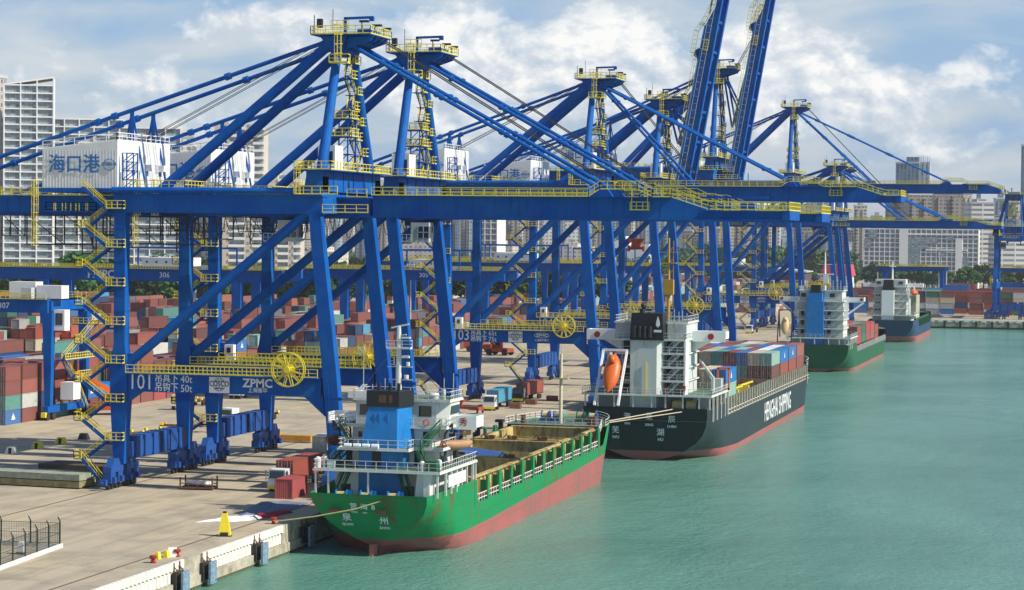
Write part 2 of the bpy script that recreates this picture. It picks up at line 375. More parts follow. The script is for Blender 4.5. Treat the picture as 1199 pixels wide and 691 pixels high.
g.box(-160.1, -159.9, 230, 980, .004, .008); g.box(-184.1, -183.9, 300, 980, .004, .008)
g.box(-103.1, -102.95, 190, 980, .004, .008)
tag(g.build('road_markings', mat('worn_road_paint', (.5, .45, .3), .8, dirt=.4, dscale=.6, dirtcol=(.33, .3, .24))), kind='structure')

wm = bpy.data.materials.new('harbour_water'); wm.use_nodes = True; nt = wm.node_tree; b = nt.nodes['Principled BSDF']
tc = N(nt, 'ShaderNodeTexCoord')
n1 = noise(nt, tc.outputs['Object'], .013, 7, .62, 1.2)
mpw = N(nt, 'ShaderNodeMapping'); mpw.inputs['Scale'].default_value = (1, .55, 1); mpw.inputs['Rotation'].default_value = (0, 0, R(25)); L(nt, tc.outputs['Object'], mpw.inputs['Vector'])
n2 = noise(nt, mpw.outputs[0], 1.5, 7, .66, .3); n3 = noise(nt, mpw.outputs[0], .22, 4, .5)
L(nt, mixc(nt, ramp(nt, n1.outputs['Fac'], [(.36, (0, 0, 0)), (.62, (1, 1, 1))]).outputs[0], (.085, .25, .19), (.12, .30, .235)), b.inputs['Base Color'])
L(nt, math_n(nt, 'ADD', .05, math_n(nt, 'MULTIPLY', n1.outputs['Fac'], .22)), b.inputs['Roughness']); b.inputs['IOR'].default_value = 1.33; b.inputs['Specular IOR Level'].default_value = .5
hh = math_n(nt, 'ADD', n2.outputs['Fac'], math_n(nt, 'MULTIPLY', n3.outputs['Fac'], 1.6))
bp = N(nt, 'ShaderNodeBump'); bp.inputs['Strength'].default_value = .85; bp.inputs['Distance'].default_value = .42
L(nt, hh, bp.inputs['Height']); L(nt, bp.outputs[0], b.inputs['Normal'])
g = MB(); g.poly([(-95.7, -500, -3.5), (5000, -500, -3.5), (5000, 995.2, -3.5), (-95.7, 995.2, -3.5)])
tag(g.build('water', wm), kind='structure')

M['wallc'] = mat('quay_wall_concrete', (.50, .47, .38), .9, dirt=.42, dscale=.7, bump=.3, dirtcol=(.24, .21, .15))
M['wallw'] = mat('whitewashed_wall', (.82, .80, .75), .8, dirt=.2, dscale=1.0, dirtcol=(.42, .38, .3))
M['algae'] = mat('tidal_stain', (.12, .12, .06), .95, dirt=.5, dscale=3, bump=.7, bscale=9)
def quay_wall():
    root = empty('quay_wall', (-96, 0, 0)); tag(root, 'long concrete quay wall facing the water beside the green ship', 'wall')
    w_ = MB(); w_.box(-.3, .55, -300, 995.6, -3.0, -.004); w_.build('wall_face', 'wallc', root)
    l_ = MB(); l_.box(.55, 1.0, -300, 994, -3.2, -2.15); l_.build('ledge', 'wallc', root)
    a_ = MB(); a_.box(-.3, .9, -300, 995.4, -8, -3.02); a_.build('footing', 'algae', root)
    for y0, y1, mt in ((198, 227.5, 'wallw'), (233.2, 257.6, 'wallw'), (262, 330, 'wallc')):
        r_ = MB(); y = y0
        while y < y1:
            n = 6; pts = []
            for k in range(n+1):
                t = math.pi*k/n; pts.append((.55+.38*math.sin(t), y+.5-.42*math.cos(t)))
            r_.prism(pts+[(.5, y+.92), (.5, y+.08)], 'z', -.78, .09)
            pts2 = [(.552+.14*math.sin(math.pi*k/4), y+.5-.36*math.cos(math.pi*k/4)) for k in range(5)]
            r_.prism(pts2, 'z', -2.1, -.80); y += 1.0
        fixn(r_.build('fender_rib', mt, root))
    p_ = MB(); p_.box(.56, .80, 257.7, 260.4, -2.9, .05); p_.box(.56, .8, 227.7, 233.0, -2.9, .05); p_.build('buttress', 'wallc', root)
    for k in range(8):
        s_ = MB(); s_.box(-.9, -.1, 235+k*90, 236+k*90, .01, .05)
    return root
quay_wall()
def fender(y, lab):
    r = empty('dock_fender', (-95.2, y, -1.9)); tag(r, lab, 'fender', 'fenders on the quay wall')
    b_ = MB(); b_.tube((-.1, 0, .2), (1.0, 0, .2), .62, n=14); b_.box(.05, .5, -1.1, 1.1, -.9, 1.0); b_.build('rubber_body', 'rubber', r)
    p_ = MB(); p_.box(1.0, 1.25, -.9, .9, -1.3, 1.1); p_.build('front_panel', [mat('fender_panel', (.03, .2, .42), .6, dirt=.6, dscale=2.5, dirtcol=(.4, .38, .3))], r)
    c_ = MB()
    for g_ in (-.7, .7): c_.path([(.1, g_, 1.6), (.6, g_, 1.0), (1.05, g_, .9)], .06)
    c_.box(.1, .2, -.8, -.7, .9, 2.0); c_.box(.1, .2, .7, .8, .9, 2.0); c_.build('chain', 'rust', r)
for y, lab in ((249, 'fender with blue faced panel on the ribbed wall nearest the green stern'), (233.2, 'fender with blue panel at the end of the ribbed white wall'), (225.6, 'fender with broad blue face on the plain whitewashed wall'), (265, 'fender in shade behind the green stern')):
    fender(y, lab)
def bollard(x, y, lab, col='red'):
    r = empty('mooring_bollard', (x, y, 0)); tag(r, lab, 'bollard', 'bollards on the quay edge')
    b_ = MB(); b_.cyl((0, 0, 0), .34, .12, .34); b_.cyl((0, 0, .1), .24, .42, .2); b_.cyl((0, 0, .5), .36, .22, .42); b_.cyl((0, 0, .72), .42, .1, .3); b_.build('body', col, r)
bollard(-97.4, 224.8, 'red bollard beside the yellow blocks, nearest the camera')
bollard(-96.9, 230.0, 'red bollard beside the small white sign plate')
bollard(-96.9, 259.4, 'red bollard holding the yellow stern rope of the green ship')
for k, y in enumerate((288, 316, 345, 380)): bollard(-96.9, y, ['bollard behind the green ship stern house', 'bollard beside the green ship hold', 'bollard beside the green ship bow', 'bollard by the black ship stern'][k])
for k, (x, y) in enumerate(((-98.1, 227.6), (-97.7, 229.0))):
    o = MB().hexa([(-.28, -.35, 0), (.28, -.35, 0), (.28, .35, 0), (-.28, .35, 0)], [(-.16, -.3, .75), (.16, -.3, .75), (.16, .3, .75), (-.16, .3, .75)]).build('wheel_chock', 'yellow', loc=(x, y, 0.004))
    tag(o, ['yellow wedge block beside the nearest red bollard', 'yellow wedge block closer to the white plate'][k], 'wedge block', 'yellow blocks on the quay edge')
r = empty('sign_plate', (-97.2, 229.6, 0), R(20)); tag(r, 'small white sign plate leaning near the red bollard', 'sign')
MB().hexa([(-.5, -.05, 0), (.4, -.05, 0), (.4, .05, 0), (-.5, .05, 0)], [(-.5, .25, 1.0), (.4, .25, 1.0), (.4, .32, 1.0), (-.5, .32, 1.0)]).build('plate', 'whitebright', r)
MB().beam((0, .6, 0), (0, .3, .8), .06).build('prop', 'dark', r)
r = empty('warning_cone', (-98.3, 247.2, 0), R(15)); tag(r, 'tall yellow tapered guard standing on the quay edge', 'guard post')
b_ = MB(); b_.hexa([(-.72, -.5, .12), (.72, -.5, .12), (.72, .5, .12), (-.72, .5, .12)], [(-.3, -.22, 2.65), (.3, -.22, 2.65), (.3, .22, 2.65), (-.3, .22, 2.65)])
b_.build('cover', 'yellow', r)
f_ = MB(); f_.box(-.8, -.4, -.6, .6, 0, .12); f_.box(.4, .8, -.6, .6, 0, .12); f_.box(-.2, .2, -.16, .16, 2.65, 2.85); f_.box(-.45, .45, -.62, -.56, .12, .5); f_.build('foot', 'dark', r)

# ------------------------------------------------------------------ ship-to-shore crane
def crane(Yc, lab, group='blue quayside cranes', zg=37.2, hg=2.4, ap=60.8, reach=74, up=False, n_stay=(49.5,), beam_z=(13.1, 15.6), hw=11.2, sign='101', sw=('40t', '50t'),
          maker='zpmc', back=-56, tipbox=62, loc=None, rz=0, detail=1, house_text=True, mid=False, lean=6.5, leg_w=1.0, cab_x=7.6, trolley=True):
    root = empty('ship_to_shore_crane', loc or (-115, Yc, 0), rz); tag(root, lab, 'crane', group)
    xl, xs = -15.5, 15.5; xt = xs-3.2        # sea legs lean landward at the top
    kz = 10.0; b0, b1 = beam_z; zt = zg
    zA = zg+6.0                               # platform on which the mast stands
    # --- bogies and sills
    for x in (xl, xs):
        sb = MB()
        sb.hexa([(x-.75, -hw+1, 3.9), (x+.75, -hw+1, 3.9), (x+.75, hw-1, 3.9), (x-.75, hw-1, 3.9)], [(x-.75, -hw, 6.0), (x+.75, -hw, 6.0), (x+.75, hw, 6.0), (x-.75, hw, 6.0)])
        for k in range(6): sb.box(x-1.0, x+1.0, -hw+3.0+k*3, -hw+5.1+k*3, 3.7, 6.7)
        sb.build('sill_beam', 'blue2', root)
        for gy in (-1, 1):
            for q in (-1, 1):
                cy = gy*(hw-.2)+q*2.6
                b_ = MB()
                b_.box(x-.6, x+.6, cy-2.0, cy+2.0, 2.3, 3.1); b_.hexa([(x-.5, cy-1.6, 2.9), (x+.5, cy-1.6, 2.9), (x+.5, cy+1.6, 2.9), (x-.5, cy+1.6, 2.9)], [(x-.5, cy-.7, 4.1), (x+.5, cy-.7, 4.1), (x+.5, cy+.7, 4.1), (x-.5, cy+.7, 4.1)])
                for e in (-1, 1):
                    b_.box(x-.55, x+.55, cy+e*1.2-.75, cy+e*1.2+.75, .85, 2.3)
                    b_.box(x-.9, x-.55, cy+e*1.2-.4, cy+e*1.2+.4, .9, 1.9); b_.box(x+.55, x+.95, cy+e*1.2-.35, cy+e*1.2+.35, .9, 1.7)
                bo = b_.build('bogie', 'blue2', root)
                w_ = MB()
                for e in (-1, 1):
                    for e2 in (-1, 1): w_.tube((x-.22, cy+e*1.2+e2*.45, .42), (x+.22, cy+e*1.2+e2*.45, .42), .38, n=12)
                w_.build('wheel' if detail else 'wheel_set', 'dark', bo)
            e_ = MB().box(x-.5, x+.5, gy*(hw+5.6)-.35, gy*(hw+5.6)+.35, .7, 1.5); e_.tube((x, gy*(hw+5.3), 1.1), (x, gy*(hw+6.4), 1.1), .22, n=8); e_.build('buffer', 'yellow' if x > 0 else 'blue2', root)
    # --- legs
    for gy in (-1, 1):
        y = gy*hw
        l_ = MB(); q = .80
        l_.hexa([(xl-.75, y-.75, 3.2), (xl+.75, y-.75, 3.2), (xl+.75, y+.75, 3.2), (xl-.75, y+.75, 3.2)], [(xl-1.25, y-.9, b0-.6), (xl+1.25, y-.9, b0-.6), (xl+1.25, y+.9, b0-.6), (xl-1.25, y+.9, b0-.6)])
        l_.box(xl-1.25, xl+1.25, y-.9, y+.9, b0-.6, b1+.9)
        l_.hexa([(xl-1.2, y-.88, b1+.9), (xl+1.2, y-.88, b1+.9), (xl+1.2, y+.88, b1+.9), (xl-1.2, y+.88, b1+.9)], [(xl-q, y-q, b1+4), (xl+q, y-q, b1+4), (xl+q, y+q, b1+4), (xl-q, y+q, b1+4)])
        l_.box(xl-q, xl+q, y-q, y+q, b1+4, zt+.2)
        for k in range(7): l_.box(xl-q-.05, xl+q+.05, y-q-.05, y+q+.05, b1+6+k*(zt-b1-8)/6, b1+6.12+k*(zt-b1-8)/6)
        l_.build('leg', 'blue', root)
        l_ = MB(); a = .78
        l_.hexa([(xs-.8, y-.75, 3.2), (xs+.8, y-.75, 3.2), (xs+.8, y+.75, 3.2), (xs-.8, y+.75, 3.2)], [(xs-1.3, y-a, kz), (xs+.65, y-a, kz), (xs+.65, y+a, kz), (xs-1.3, y+a, kz)])
        xb = xs-.9
        l_.hexa([(xs-1.3, y-a, kz), (xs+.65, y-a, kz), (xs+.65, y+a, kz), (xs-1.3, y+a, kz)], [(xb-1.0, y-a, b1+1), (xb+.95, y-a, b1+1), (xb+.95, y+a, b1+1), (xb-1.0, y+a, b1+1)])
        l_.hexa([(xb-1.0, y-a, b1+1), (xb+.95, y-a, b1+1), (xb+.95, y+a, b1+1), (xb-1.0, y+a, b1+1)], [(xt-.78, y-a, zt+.1), (xt+.78, y-a, zt+.1), (xt+.78, y+a, zt+.1), (xt-.78, y+a, zt+.1)])
        for k in range(4):
            zz = 4+k*3; l_.box(xs-1.0, xs+.85, y-a-.03, y+a+.03, zz, zz+.1)
        l_.beam((xs-.2, y-a-.12, 4), (xb-.2, y-a-.12, b1), .08); l_.box(xs-.5, xs+.3, y-a-.4, y-a, 5.2, 6.6)
        l_.build('leg', 'blue', root)
        # lower portal beam with haunch at the sea leg
        p_ = MB(); p_.box(xl+1.3, xb-1.2, y-.65, y+.65, b0, b1)
        p_.prism([(xb-3.6, b0), (xb-.9, b0), (xb-.6, b0-2.6)], 'y', y-.6, y+.6)
        p_.prism([(xl+1.2, b0), (xl+3.2, b0), (xl+1.2, b0-1.4)], 'y', y-.6, y+.6)
        pb = fixn(p_.build('portal_beam', 'blue', root))
        r_ = MB(); r_.rail([(xl+1.3, y-1.5, b1+.05), (xb-1.4, y-1.5, b1+.05)], step=1.25); r_.rail([(xl+1.3, y-.2, b1+.05), (xb-5, y-.2, b1+.05)], step=1.25)
        r_.build('railing', 'yellow', pb)
        MB().box(xl+1.3, xb-1.4, y-1.6, y+.1, b1-.10, b1+.04).build('walkway', 'blue', pb)
        if gy < 0 and sign:
            text('crane_number', sign, 3.0, (xl+3.2, y-.69, (b0+b1)/2), FRONT, 'lettw', pb, sx=.82)
            zc = (b0+b1)/2
            for k, (t, n) in enumerate((('吊具下', sw[0]), ('吊钩下', sw[1]))):
                text('load_text', t, 1.35, (xl+6.9, y-.69, zc+.6-k*1.25), FRONT, 'lettw', pb, sx=.85, bold=.01)
                text('load_text', n, 1.4, (xl+9.8, y-.69, zc+.55-k*1.25), FRONT, 'lettw', pb, sx=.9)
            sg = MB().box(xl+13.1, xl+16.0, y-.74, y-.66, zc-1.12, zc+1.02).build('logo_board', 'whitebright', pb)
            ring = MB()
            for k in range(20):
                a0, a1 = 2*math.pi*k/20, 2*math.pi*(k+1)/20
                ring.beam((xl+14.55+.86*math.cos(a0), y-.76, zc+.86*math.sin(a0)), (xl+14.55+.86*math.cos(a1), y-.76, zc+.86*math.sin(a1)), .05)
                ring.beam((xl+14.55+.42*math.cos(a0), y-.76, zc+.86*math.sin(a0)), (xl+14.55+.42*math.cos(a1), y-.76, zc+.86*math.sin(a1)), .04)
            for q in (.5, -.5): ring.beam((xl+13.85, y-.76, zc+q), (xl+15.25, y-.76, zc+q), .05)
            ring.build('logo_ring', 'logob', sg)
            MB().box(xl+13.3, xl+15.8, y-.78, y-.75, zc-.27, zc+.36).build('logo_band', 'whitebright', sg)
            text('logo_text', 'COSCO', 1.0, (xl+14.55, y-.80, zc+.08), FRONT, 'lettd', sg, bold=.02, sx=.8)
            text('logo_text', 'SHIPPING', .28, (xl+14.55, y-.80, zc-.5), FRONT, 'lettd', sg, bold=.02)
            if maker == 'zpmc':
                text('maker_text', 'ZPMC', 1.6, (xl+20.0, y-.69, zc+.28), FRONT, 'lettw', pb, bold=.03)
                text('maker_text', '上海振华', .7, (xl+20.0, y-.69, zc-.68), FRONT, 'lettw', pb, bold=.01)
            else:
                el = MB()
                for k in range(24):
                    a0, a1 = 2*math.pi*k/24, 2*math.pi*(k+1)/24
                    el.beam((xl+20.0+1.5*math.cos(a0), y-.69, zc+.35+.5*math.sin(a0)), (xl+20.0+1.5*math.cos(a1), y-.69, zc+.35+.5*math.sin(a1)), .07)
                el.build('maker_ring', 'lettw', pb)
                text('maker_text', 'ZPMC', .75, (xl+20.0, y-.69, zc+.35), FRONT, 'lettw', pb, bold=.03, sx=1.2)
                text('maker_text', '上海振华重工', .5, (xl+20.0, y-.69, zc-.65), FRONT, 'lettw', pb, bold=.01)
        # diagonal brace
        d_ = MB(); d_.tube((xl+1.0, y, b1+1.2), (xt-1.0, y, zt+.4), .66, n=14); d_.box(xl+.6, xl+2.2, y-.3, y+.3, b1+.3, b1+2.6); d_.build('diagonal_brace', 'blue', root, smooth=False)
        # top beam between the legs
        t_ = MB(); t_.box(xl-1, xt+1.2, y-.75, y+.75, zg+.1, zg+hg+.3); t_.tube((xl-1, y-1.05, zg+hg+.75), (xt-1, y-1.05, zg+hg+.75), .42, n=8); t_.build('top_beam', 'blue', root)
    # --- cross ties along the quay
    c_ = MB(); c_.box(xl-.9, xl+.9, -hw+.8, hw-.8, zg-.1, zg+hg-.4); c_.build('cross_beam', 'blue', root)
    c_ = MB(); c_.box(xt-1, xt+1, -hw+.8, hw-.8, zg+.2, zg+hg+.4); c_.build('cross_beam', 'blue', root)
    c_ = MB(); c_.box(xl-.7, xl+.7, -hw+.9, hw-.9, b0+.2, b1-.4); c_.build('cross_beam', 'blue', root)
    # --- elevated block under the mast
    k_ = MB()
    for gy in (-1, 1):
        k_.hexa([(xt-1.4, gy*hw-1.4, zg+hg), (xt+1.3, gy*hw-1.4, zg+hg), (xt+1.3, gy*hw+1.4, zg+hg), (xt-1.4, gy*hw+1.4, zg+hg)], [(xt-1.0, gy*hw-1.2, zA-.9), (xt+1.3, gy*hw-1.2, zA-.9), (xt+1.3, gy*hw+1.2, zA-.9), (xt-1.0, gy*hw+1.2, zA-.9)])
    k_.box(xt-1.0, xt+1.3, -hw-1.2, hw+1.2, zA-2.9, zA-.15)
    for j in range(5): k_.box(xt-1.1, xt+1.4, -hw+3+j*4.2, -hw+3.2+j*4.2, zA-3, zA-.1)
    k_.box(xt-2.5, xt+2.6, -hw-1.8, hw+1.8, zA-.14, zA); k_.build('mast_block', 'blue', root)
    r_ = MB(); r_.rail([(xt-2.5, -hw-1.8, zA), (xt+2.6, -hw-1.8, zA), (xt+2.6, hw+1.8, zA), (xt-2.5, hw+1.8, zA), (xt-2.5, -hw-1.8, zA)], step=1.4)
    r_.rail([(xt-2.4, -hw-1.6, zg+hg+.3), (xt+3.5, -hw-1.6, zg+hg+.3)], step=1.1); r_.cage((xt-1.9, -hw-1.8, zg+hg+.4), (xt-1.9, -hw-1.8, zA+.9), .5)
    r_.rail([(xt+1.2, -hw-.9, zg+.3), (xt+7.5, -hw-.9, zg+.3)], step=1.4)
    r_.build('railing', 'yellow', root)
    # --- A-frame mast
    for gy in (-1, 1):
        a_ = MB(); a_.tube((xt+.4, gy*(hw-1), zA), (xt+.15, gy*3.4, ap-1.4), .74, .60, n=14); a_.build('mast_leg', 'blue', root, smooth=False)
        a_ = MB(); a_.tube((xl+2.2, gy*4.6, zg+hg+.4), (xt-1.2, gy*3.0, ap-.4), .72, n=12); a_.box(xl+1.2, xl+3.6, gy*4.6-.7, gy*4.6+.7, zg+hg, zg+hg+1.3); a_.build('mast_strut', 'blue', root, smooth=False)
        # back stay
        s0 = Vector((xt-1.2, gy*3.2, ap+.1)); s1 = Vector((back+3, gy*4.2, zg+hg+.4)); pm = s0+(s1-s0)*.5
        st = MB(); st.tube(s0, s1, .30, n=8)
        for f in (.22, .48, .52, .78): q = s0+(s1-s0)*f; q2 = s0+(s1-s0)*(f+.012); st.tube(q, q2, .5, n=8)
        st.build('backstay', 'blue', root)
        pf = (s0.x-(xl-2))/(s0.x-s1.x); pt = s0+(s1-s0)*pf
        p_ = MB(); p_.beam(pt, (pt.x, pt.y, zg+hg), .45); p_.beam(pt, (pt.x-2.2, pt.y, zg+hg), .22); p_.beam(pt, (pt.x+2.4, pt.y, zg+hg), .22); p_.beam((pt.x-1.2, pt.y, zg+hg+3.2), (pt.x+1.2, pt.y, zg+hg+3.2), .18); p_.build('stay_post', 'blue', root)
    h_ = MB()
    for gy in (-1, 1): h_.prism([(xt-2.2, ap+.6), (xt+1.5, ap+.7), (xt+.7, ap-1.6), (xt-.5, ap-1.6), (xt-1.3, ap-.5)], 'y', gy*3.4-.45, gy*3.4+.45)
    h_.box(xt-1, xt+1, -3, 3, ap-1.8, ap-.2); h_.box(xt-3.3, xt+5.2, -4.7, 4.7, ap+.80, ap+.92)
    for q in (-3.1, -1.2, 1.2, 3.1): h_.prism([(xt+1.6, ap+.6), (xt+5.2, ap+.7), (xt+4.8, ap+.1), (xt+1.2, ap-1.1)], 'y', q-.14, q+.14)
    h_.tube((xt+3.2, -2.8, ap+.15), (xt+3.2, 2.8, ap+.15), .55, n=12)
    h_.box(xt+2.6, xt+4.4, -2.4, 2.4, ap+.95, ap+1.8); fixn(h_.build('mast_head', 'blue', root))
    r_ = MB(); z = ap+.93
    r_.rail([(xt-3.3, -4.7, z), (xt+5.2, -4.7, z), (xt+5.2, 4.7, z), (xt-3.3, 4.7, z), (xt-3.3, -4.7, z)], step=1.1)
    r_.cage((xt+.9, -4.9, ap-3), (xt+.9, -4.9, z+1.1), .6); r_.box(xt-.2, xt+2.4, -5.9, -4.7, ap-3.1, ap-2.98); r_.rail([(xt-.2, -5.9, ap-3), (xt+2.4, -5.9, ap-3), (xt+2.4, -4.8, ap-3)], step=.9)
    r_.rail([(xt-.2, -5.2, ap+1.6), (xt+2.4, -5.2, ap+1.6)], step=.8); r_.build('railing', 'yellow', root)
    j_ = MB(); j_.beam((xt+.4, -1, z), (xt+.4, -1, z+2.5), .34); j_.beam((xt+.25, -1, z+2.4), (xt+4.4, -1, z+2.5), .34, .34); j_.box(xt+3.9, xt+4.5, -1.25, -.75, z+2.0, z+2.6)
    j_.build('service_jib', 'blue', root)
    f_ = MB()
    for q, (x, y, hh) in enumerate(((xt+3.6, -3.5, 1.6), (xt+5.1, -2.5, 1.1), (xt+4.4, 3.8, 1.2))):
        f_.beam((x, y, z), (x, y, z+hh), .12); f_.box(x-.3, x+1.0, y-.3, y+.3, z+hh, z+hh+.28)
    f_.build('floodlight', 'dark', root)
    q_ = MB().beam((xt-2.9, -4.3, z), (xt-2.9, -4.3, z+2.6), .09); q_.cbox((xt-2.2, -4, z+1.5), (.7, .7, 1.2)); q_.beam((xt-3.2, 4.2, z), (xt-3.2, 4.2, z+4.2), .07); q_.build('aerial', 'dark', root)
    # --- stair inside the mast
    s_ = MB(); rl = MB(); zz = zA+.2; k = 0; nl = 7; dz = (ap-3-zA)/nl
    for k in range(nl):
        f = 1-(zz-zA)/(ap-zA); yf = (hw-1)*f+3.4*(1-f)-5.2+1.6*(1-f)
        y0, y1 = (yf-2.0, yf) if k % 2 == 0 else (yf, yf-2.0)
        yy = Vector((xt+.6, y0, zz)); y2 = Vector((xt+.6, y1-.5, zz+dz))
        s_.stair(yy, y2, .8, (1, 0, 0), mr=1)
        s_.box(xt-.3, xt+1.6, y1-1.3, y1+1.0, zz+dz-.08, zz+dz); rl.rail([(xt+1.6, y1-1.3, zz+dz), (xt+1.6, y1+1.0, zz+dz), (xt-.3, y1+1.0, zz+dz)], step=1)
        zz += dz
    s_.build('mast_stair', ['blue', 'yellow'], root); rl.build('railing', 'yellow', root)
    # electrical cabin and lift frame at mast foot
    c_ = MB().box(xt-1.2, xt+1.2, -hw+4.0, -hw+7.4, zA+.05, zA+3.4); cb = c_.build('electrical_cabin', 'white', root)
    MB().box(xt+.2, xt+.9, -hw+3.96, -hw+4.0, zA+1.0, zA+2.6).build('window', 'glass', cb)
    t_ = MB()
    for x in (xt-1, xt+1.4):
        for y in (-2.5, .8): t_.beam((x, y, zA), (x, y, zA+7.2), .16)
    for z_ in (2.4, 4.8, 7.2):
        t_.box(xt-1.4, xt+1.8, -2.9, 1.2, zA+z_-.08, zA+z_)
        for y in (-2.5, .8): t_.beam((xt-1, y, zA+z_-2.4), (xt+1.4, y, zA+z_), .1)
    t_.build('service_tower', 'blue', root)
    r_ = MB()
    for z_ in (4.8, 7.2): r_.rail([(xt-1.4, -2.9, zA+z_), (xt+1.8, -2.9, zA+z_), (xt+1.8, 1.2, zA+z_), (xt-1.4, 1.2, zA+z_), (xt-1.4, -2.9, zA+z_)], step=1.1)
    r_.build('railing', 'yellow', root)
    # --- girders
    hx = xs+2.6
    for gy in (-1, 1):
        g_ = MB(); g_.box(back, hx-.4, gy*4.2-.6, gy*4.2+.6, zg, zg+hg); g_.box(back, hx, gy*4.2-.75, gy*4.2+.75, zg-.18, zg-.004)
        for k in range(18): g_.box(back+4*k+2, back+4*k+2.08, gy*4.2-.64, gy*4.2+.64, zg+.05, zg+hg-.05)
        g_.build('girder', 'blue', root)
    c_ = MB()
    for k in range(5): x = back+1+k*9; c_.box(x-.3, x+.3, -3.6, 3.6, zg+.4, zg+hg-.3)
    c_.build('girder_tie', 'blue', root)
    r_ = MB()
    for gy in (-1, 1):
        y = gy*5.9; r_.rail([(back, y, zg+hg+.06), (xl-2.4, y, zg+hg+.06)], step=1.5); r_.rail([(xl+2, y, zg+hg+.06), (xt-2.6, y, zg+hg+.06)], step=1.5)
        r_.rail([(xl-11, gy*(hw+.7) if gy < 0 else y, zg+.3), (xl-3.5, gy*(hw+.7) if gy < 0 else y, zg+.3)], step=1.5)
        r_.rail([(xt+2.5, y, zg+hg+.06), (hx-.5, y, zg+hg+.06)], step=1.3)
    r_.rail([(xl-11, -hw-.7, zg+.3), (xl-3.5, -hw-.7, zg+.3)], step=1.3)
    r_.cage((xl-12.5, -hw-.5, zg-4.5), (xl-12.5, -hw-.5, zg+4.5), .5)
    r_.build('railing', 'yellow', root)
    w_ = MB()
    for gy in (-1, 1): w_.box(back, hx-.5, gy*5.4-.55, gy*5.4+.55, zg+hg+.0, zg+hg+.06)
    w_.box(xl-11, xl-3.5, -hw-.8, -hw+.4, zg+.22, zg+.3); w_.build('walkway', 'blue', root)
    # --- boom (local frame at hinge, rotated up when raised)
    bo = empty('boom', (hx, 0, zg+.4)); bo.parent = root; bo.empty_display_size = .5
    if up: bo.rotation_euler = (0, -R(up), 0)
    bl = reach-hx; tp = tipbox-hx
    for gy in (-1, 1):
        g_ = MB(); y = gy*4.0
        g_.box(0, tp-3, y-.6, y+.6, -.4, hg-.1); g_.box(-.3, bl, y-.75, y+.75, -.58, -.404)
        g_.hexa([(tp-3, y-.6, -.4), (bl-10 if bl-10 > tp else tp+1, y-.6, -.4), (bl-10 if bl-10 > tp else tp+1, y+.6, -.4), (tp-3, y+.6, -.4)], [(tp-3, y-.6, hg-.1), (tp+1.5, y-.6, .8), (tp+1.5, y+.6, .8), (tp-3, y+.6, hg-.1)])
        g_.box(tp+.8, bl, y-.5, y+.5, -.4, .55)
        for x in n_stay: g_.prism([(x-hx-1.6, hg-.1), (x-hx+1.6, hg-.1), (x-hx+.6, hg+1.3), (x-hx-.6, hg+1.3)], 'y', y-.4, y+.4)
        for k in range(int(tp/3.2)): g_.box(k*3.2+1, k*3.2+1.08, y-.64, y+.64, -.35, hg-.15)
        fixn(g_.build('boom_girder', 'blue', bo))
    t_ = MB()
    for k in range(int(bl/7)+1): x = min(bl-.5, k*7+.5); t_.box(x-.3, x+.3, -3.5, 3.5, -.2, .5)
    t_.box(bl-.6, bl+.4, -4.8, 4.8, -.5, .7)
    for k in range(int(tp/7)): t_.beam((k*7+.5, -3.4, .3), (k*7+7.5, 3.4, .3), .22)
    t_.build('boom_tie', 'blue', bo)
    r_ = MB()
    for gy in (-1, 1):
        y = gy*5.4; xh = n_stay[0]-hx
        r_.rail([(0, y, hg-.06), (xh-1.5, y, hg-.06)], step=1.6)
        r_.rail([(xh-1.5, y, hg-.06), (xh, y, hg+.9), (xh+5, y, hg+.9), (xh+7, y, hg-.06)], step=1.0)
        r_.rail([(xh+7, y, hg-.06), (tp-3, y, hg-.06)], step=1.6); r_.rail([(tp-3, y, hg-.06), (tp+2, y, .75), (bl, y, .7)], step=1.0)
    r_.rail([(bl+.4, -5.4, .7), (bl+.4, 5.4, .7)], step=1.2)
    r_.rail([(tp-8.5, -5.0, .6), (tp-6, -5.0, .6)], step=.8); r_.beam((tp-8.3, -5.0, 0.6), (tp-8.3, -5.0, hg+.8), .1); r_.beam((tp-6.2, -5.0, .6), (tp-6.2, -5.0, hg+.8), .1)
    if up: r_.ladder((0, -5.6, 1.2), (bl, -5.6, 1.2), 1.1, (0, 0, 1), step=1.6)
    r_.build('railing', 'yellow', bo)
    w_ = MB()
    for gy in (-1, 1): w_.box(0, tp-3, gy*4.95-.5, gy*4.95+.5, hg-.1, hg-.06)
    w_.box(tp+1, bl, -4.9, 4.9, .58, .66); w_.build('walkway', 'blue', bo)
    l_ = MB(); l_.beam((bl-8, -1, .66), (bl-8, -1, 2.4), .15); l_.beam((bl-12, -1, 2.4), (bl-3, -1, 2.45), .28); l_.box(bl-7, bl-5, 1, 3, .66, 1.7); l_.build('service_jib', 'blue', bo)
    # --- fore stays
    for gy in (-1, 1):
        for q, x in enumerate(n_stay):
            s0 = Vector((xt+2.0, gy*(3.0 if q == 0 else 2.2), ap-.5-q*.6))
            if not up:
                s1 = Vector((x, gy*4.0, zg+hg+1.3)); st = MB(); st.tube(s0, s1, .27, n=8)
                for f in (.12, .34, .36, .6, .62, .86): a = s0+(s1-s0)*f; b2 = s0+(s1-s0)*(f+.012); st.tube(a, b2, .44, n=8)
            else:
                mx = Vector((xt+4.5+q*1.5, gy*3.6, zg+14+q*5)); bt = Vector((hx+math.cos(R(up))*(x-hx)*.8-2.2, gy*4.0, zg+math.sin(R(up))*(x-hx)*.8)); st = MB(); st.tube(s0, mx, .27, n=8); st.tube(mx, bt, .27, n=8)
            st.build('forestay', 'blue', root)
    # hoist ropes from the mast head
    rp = MB()
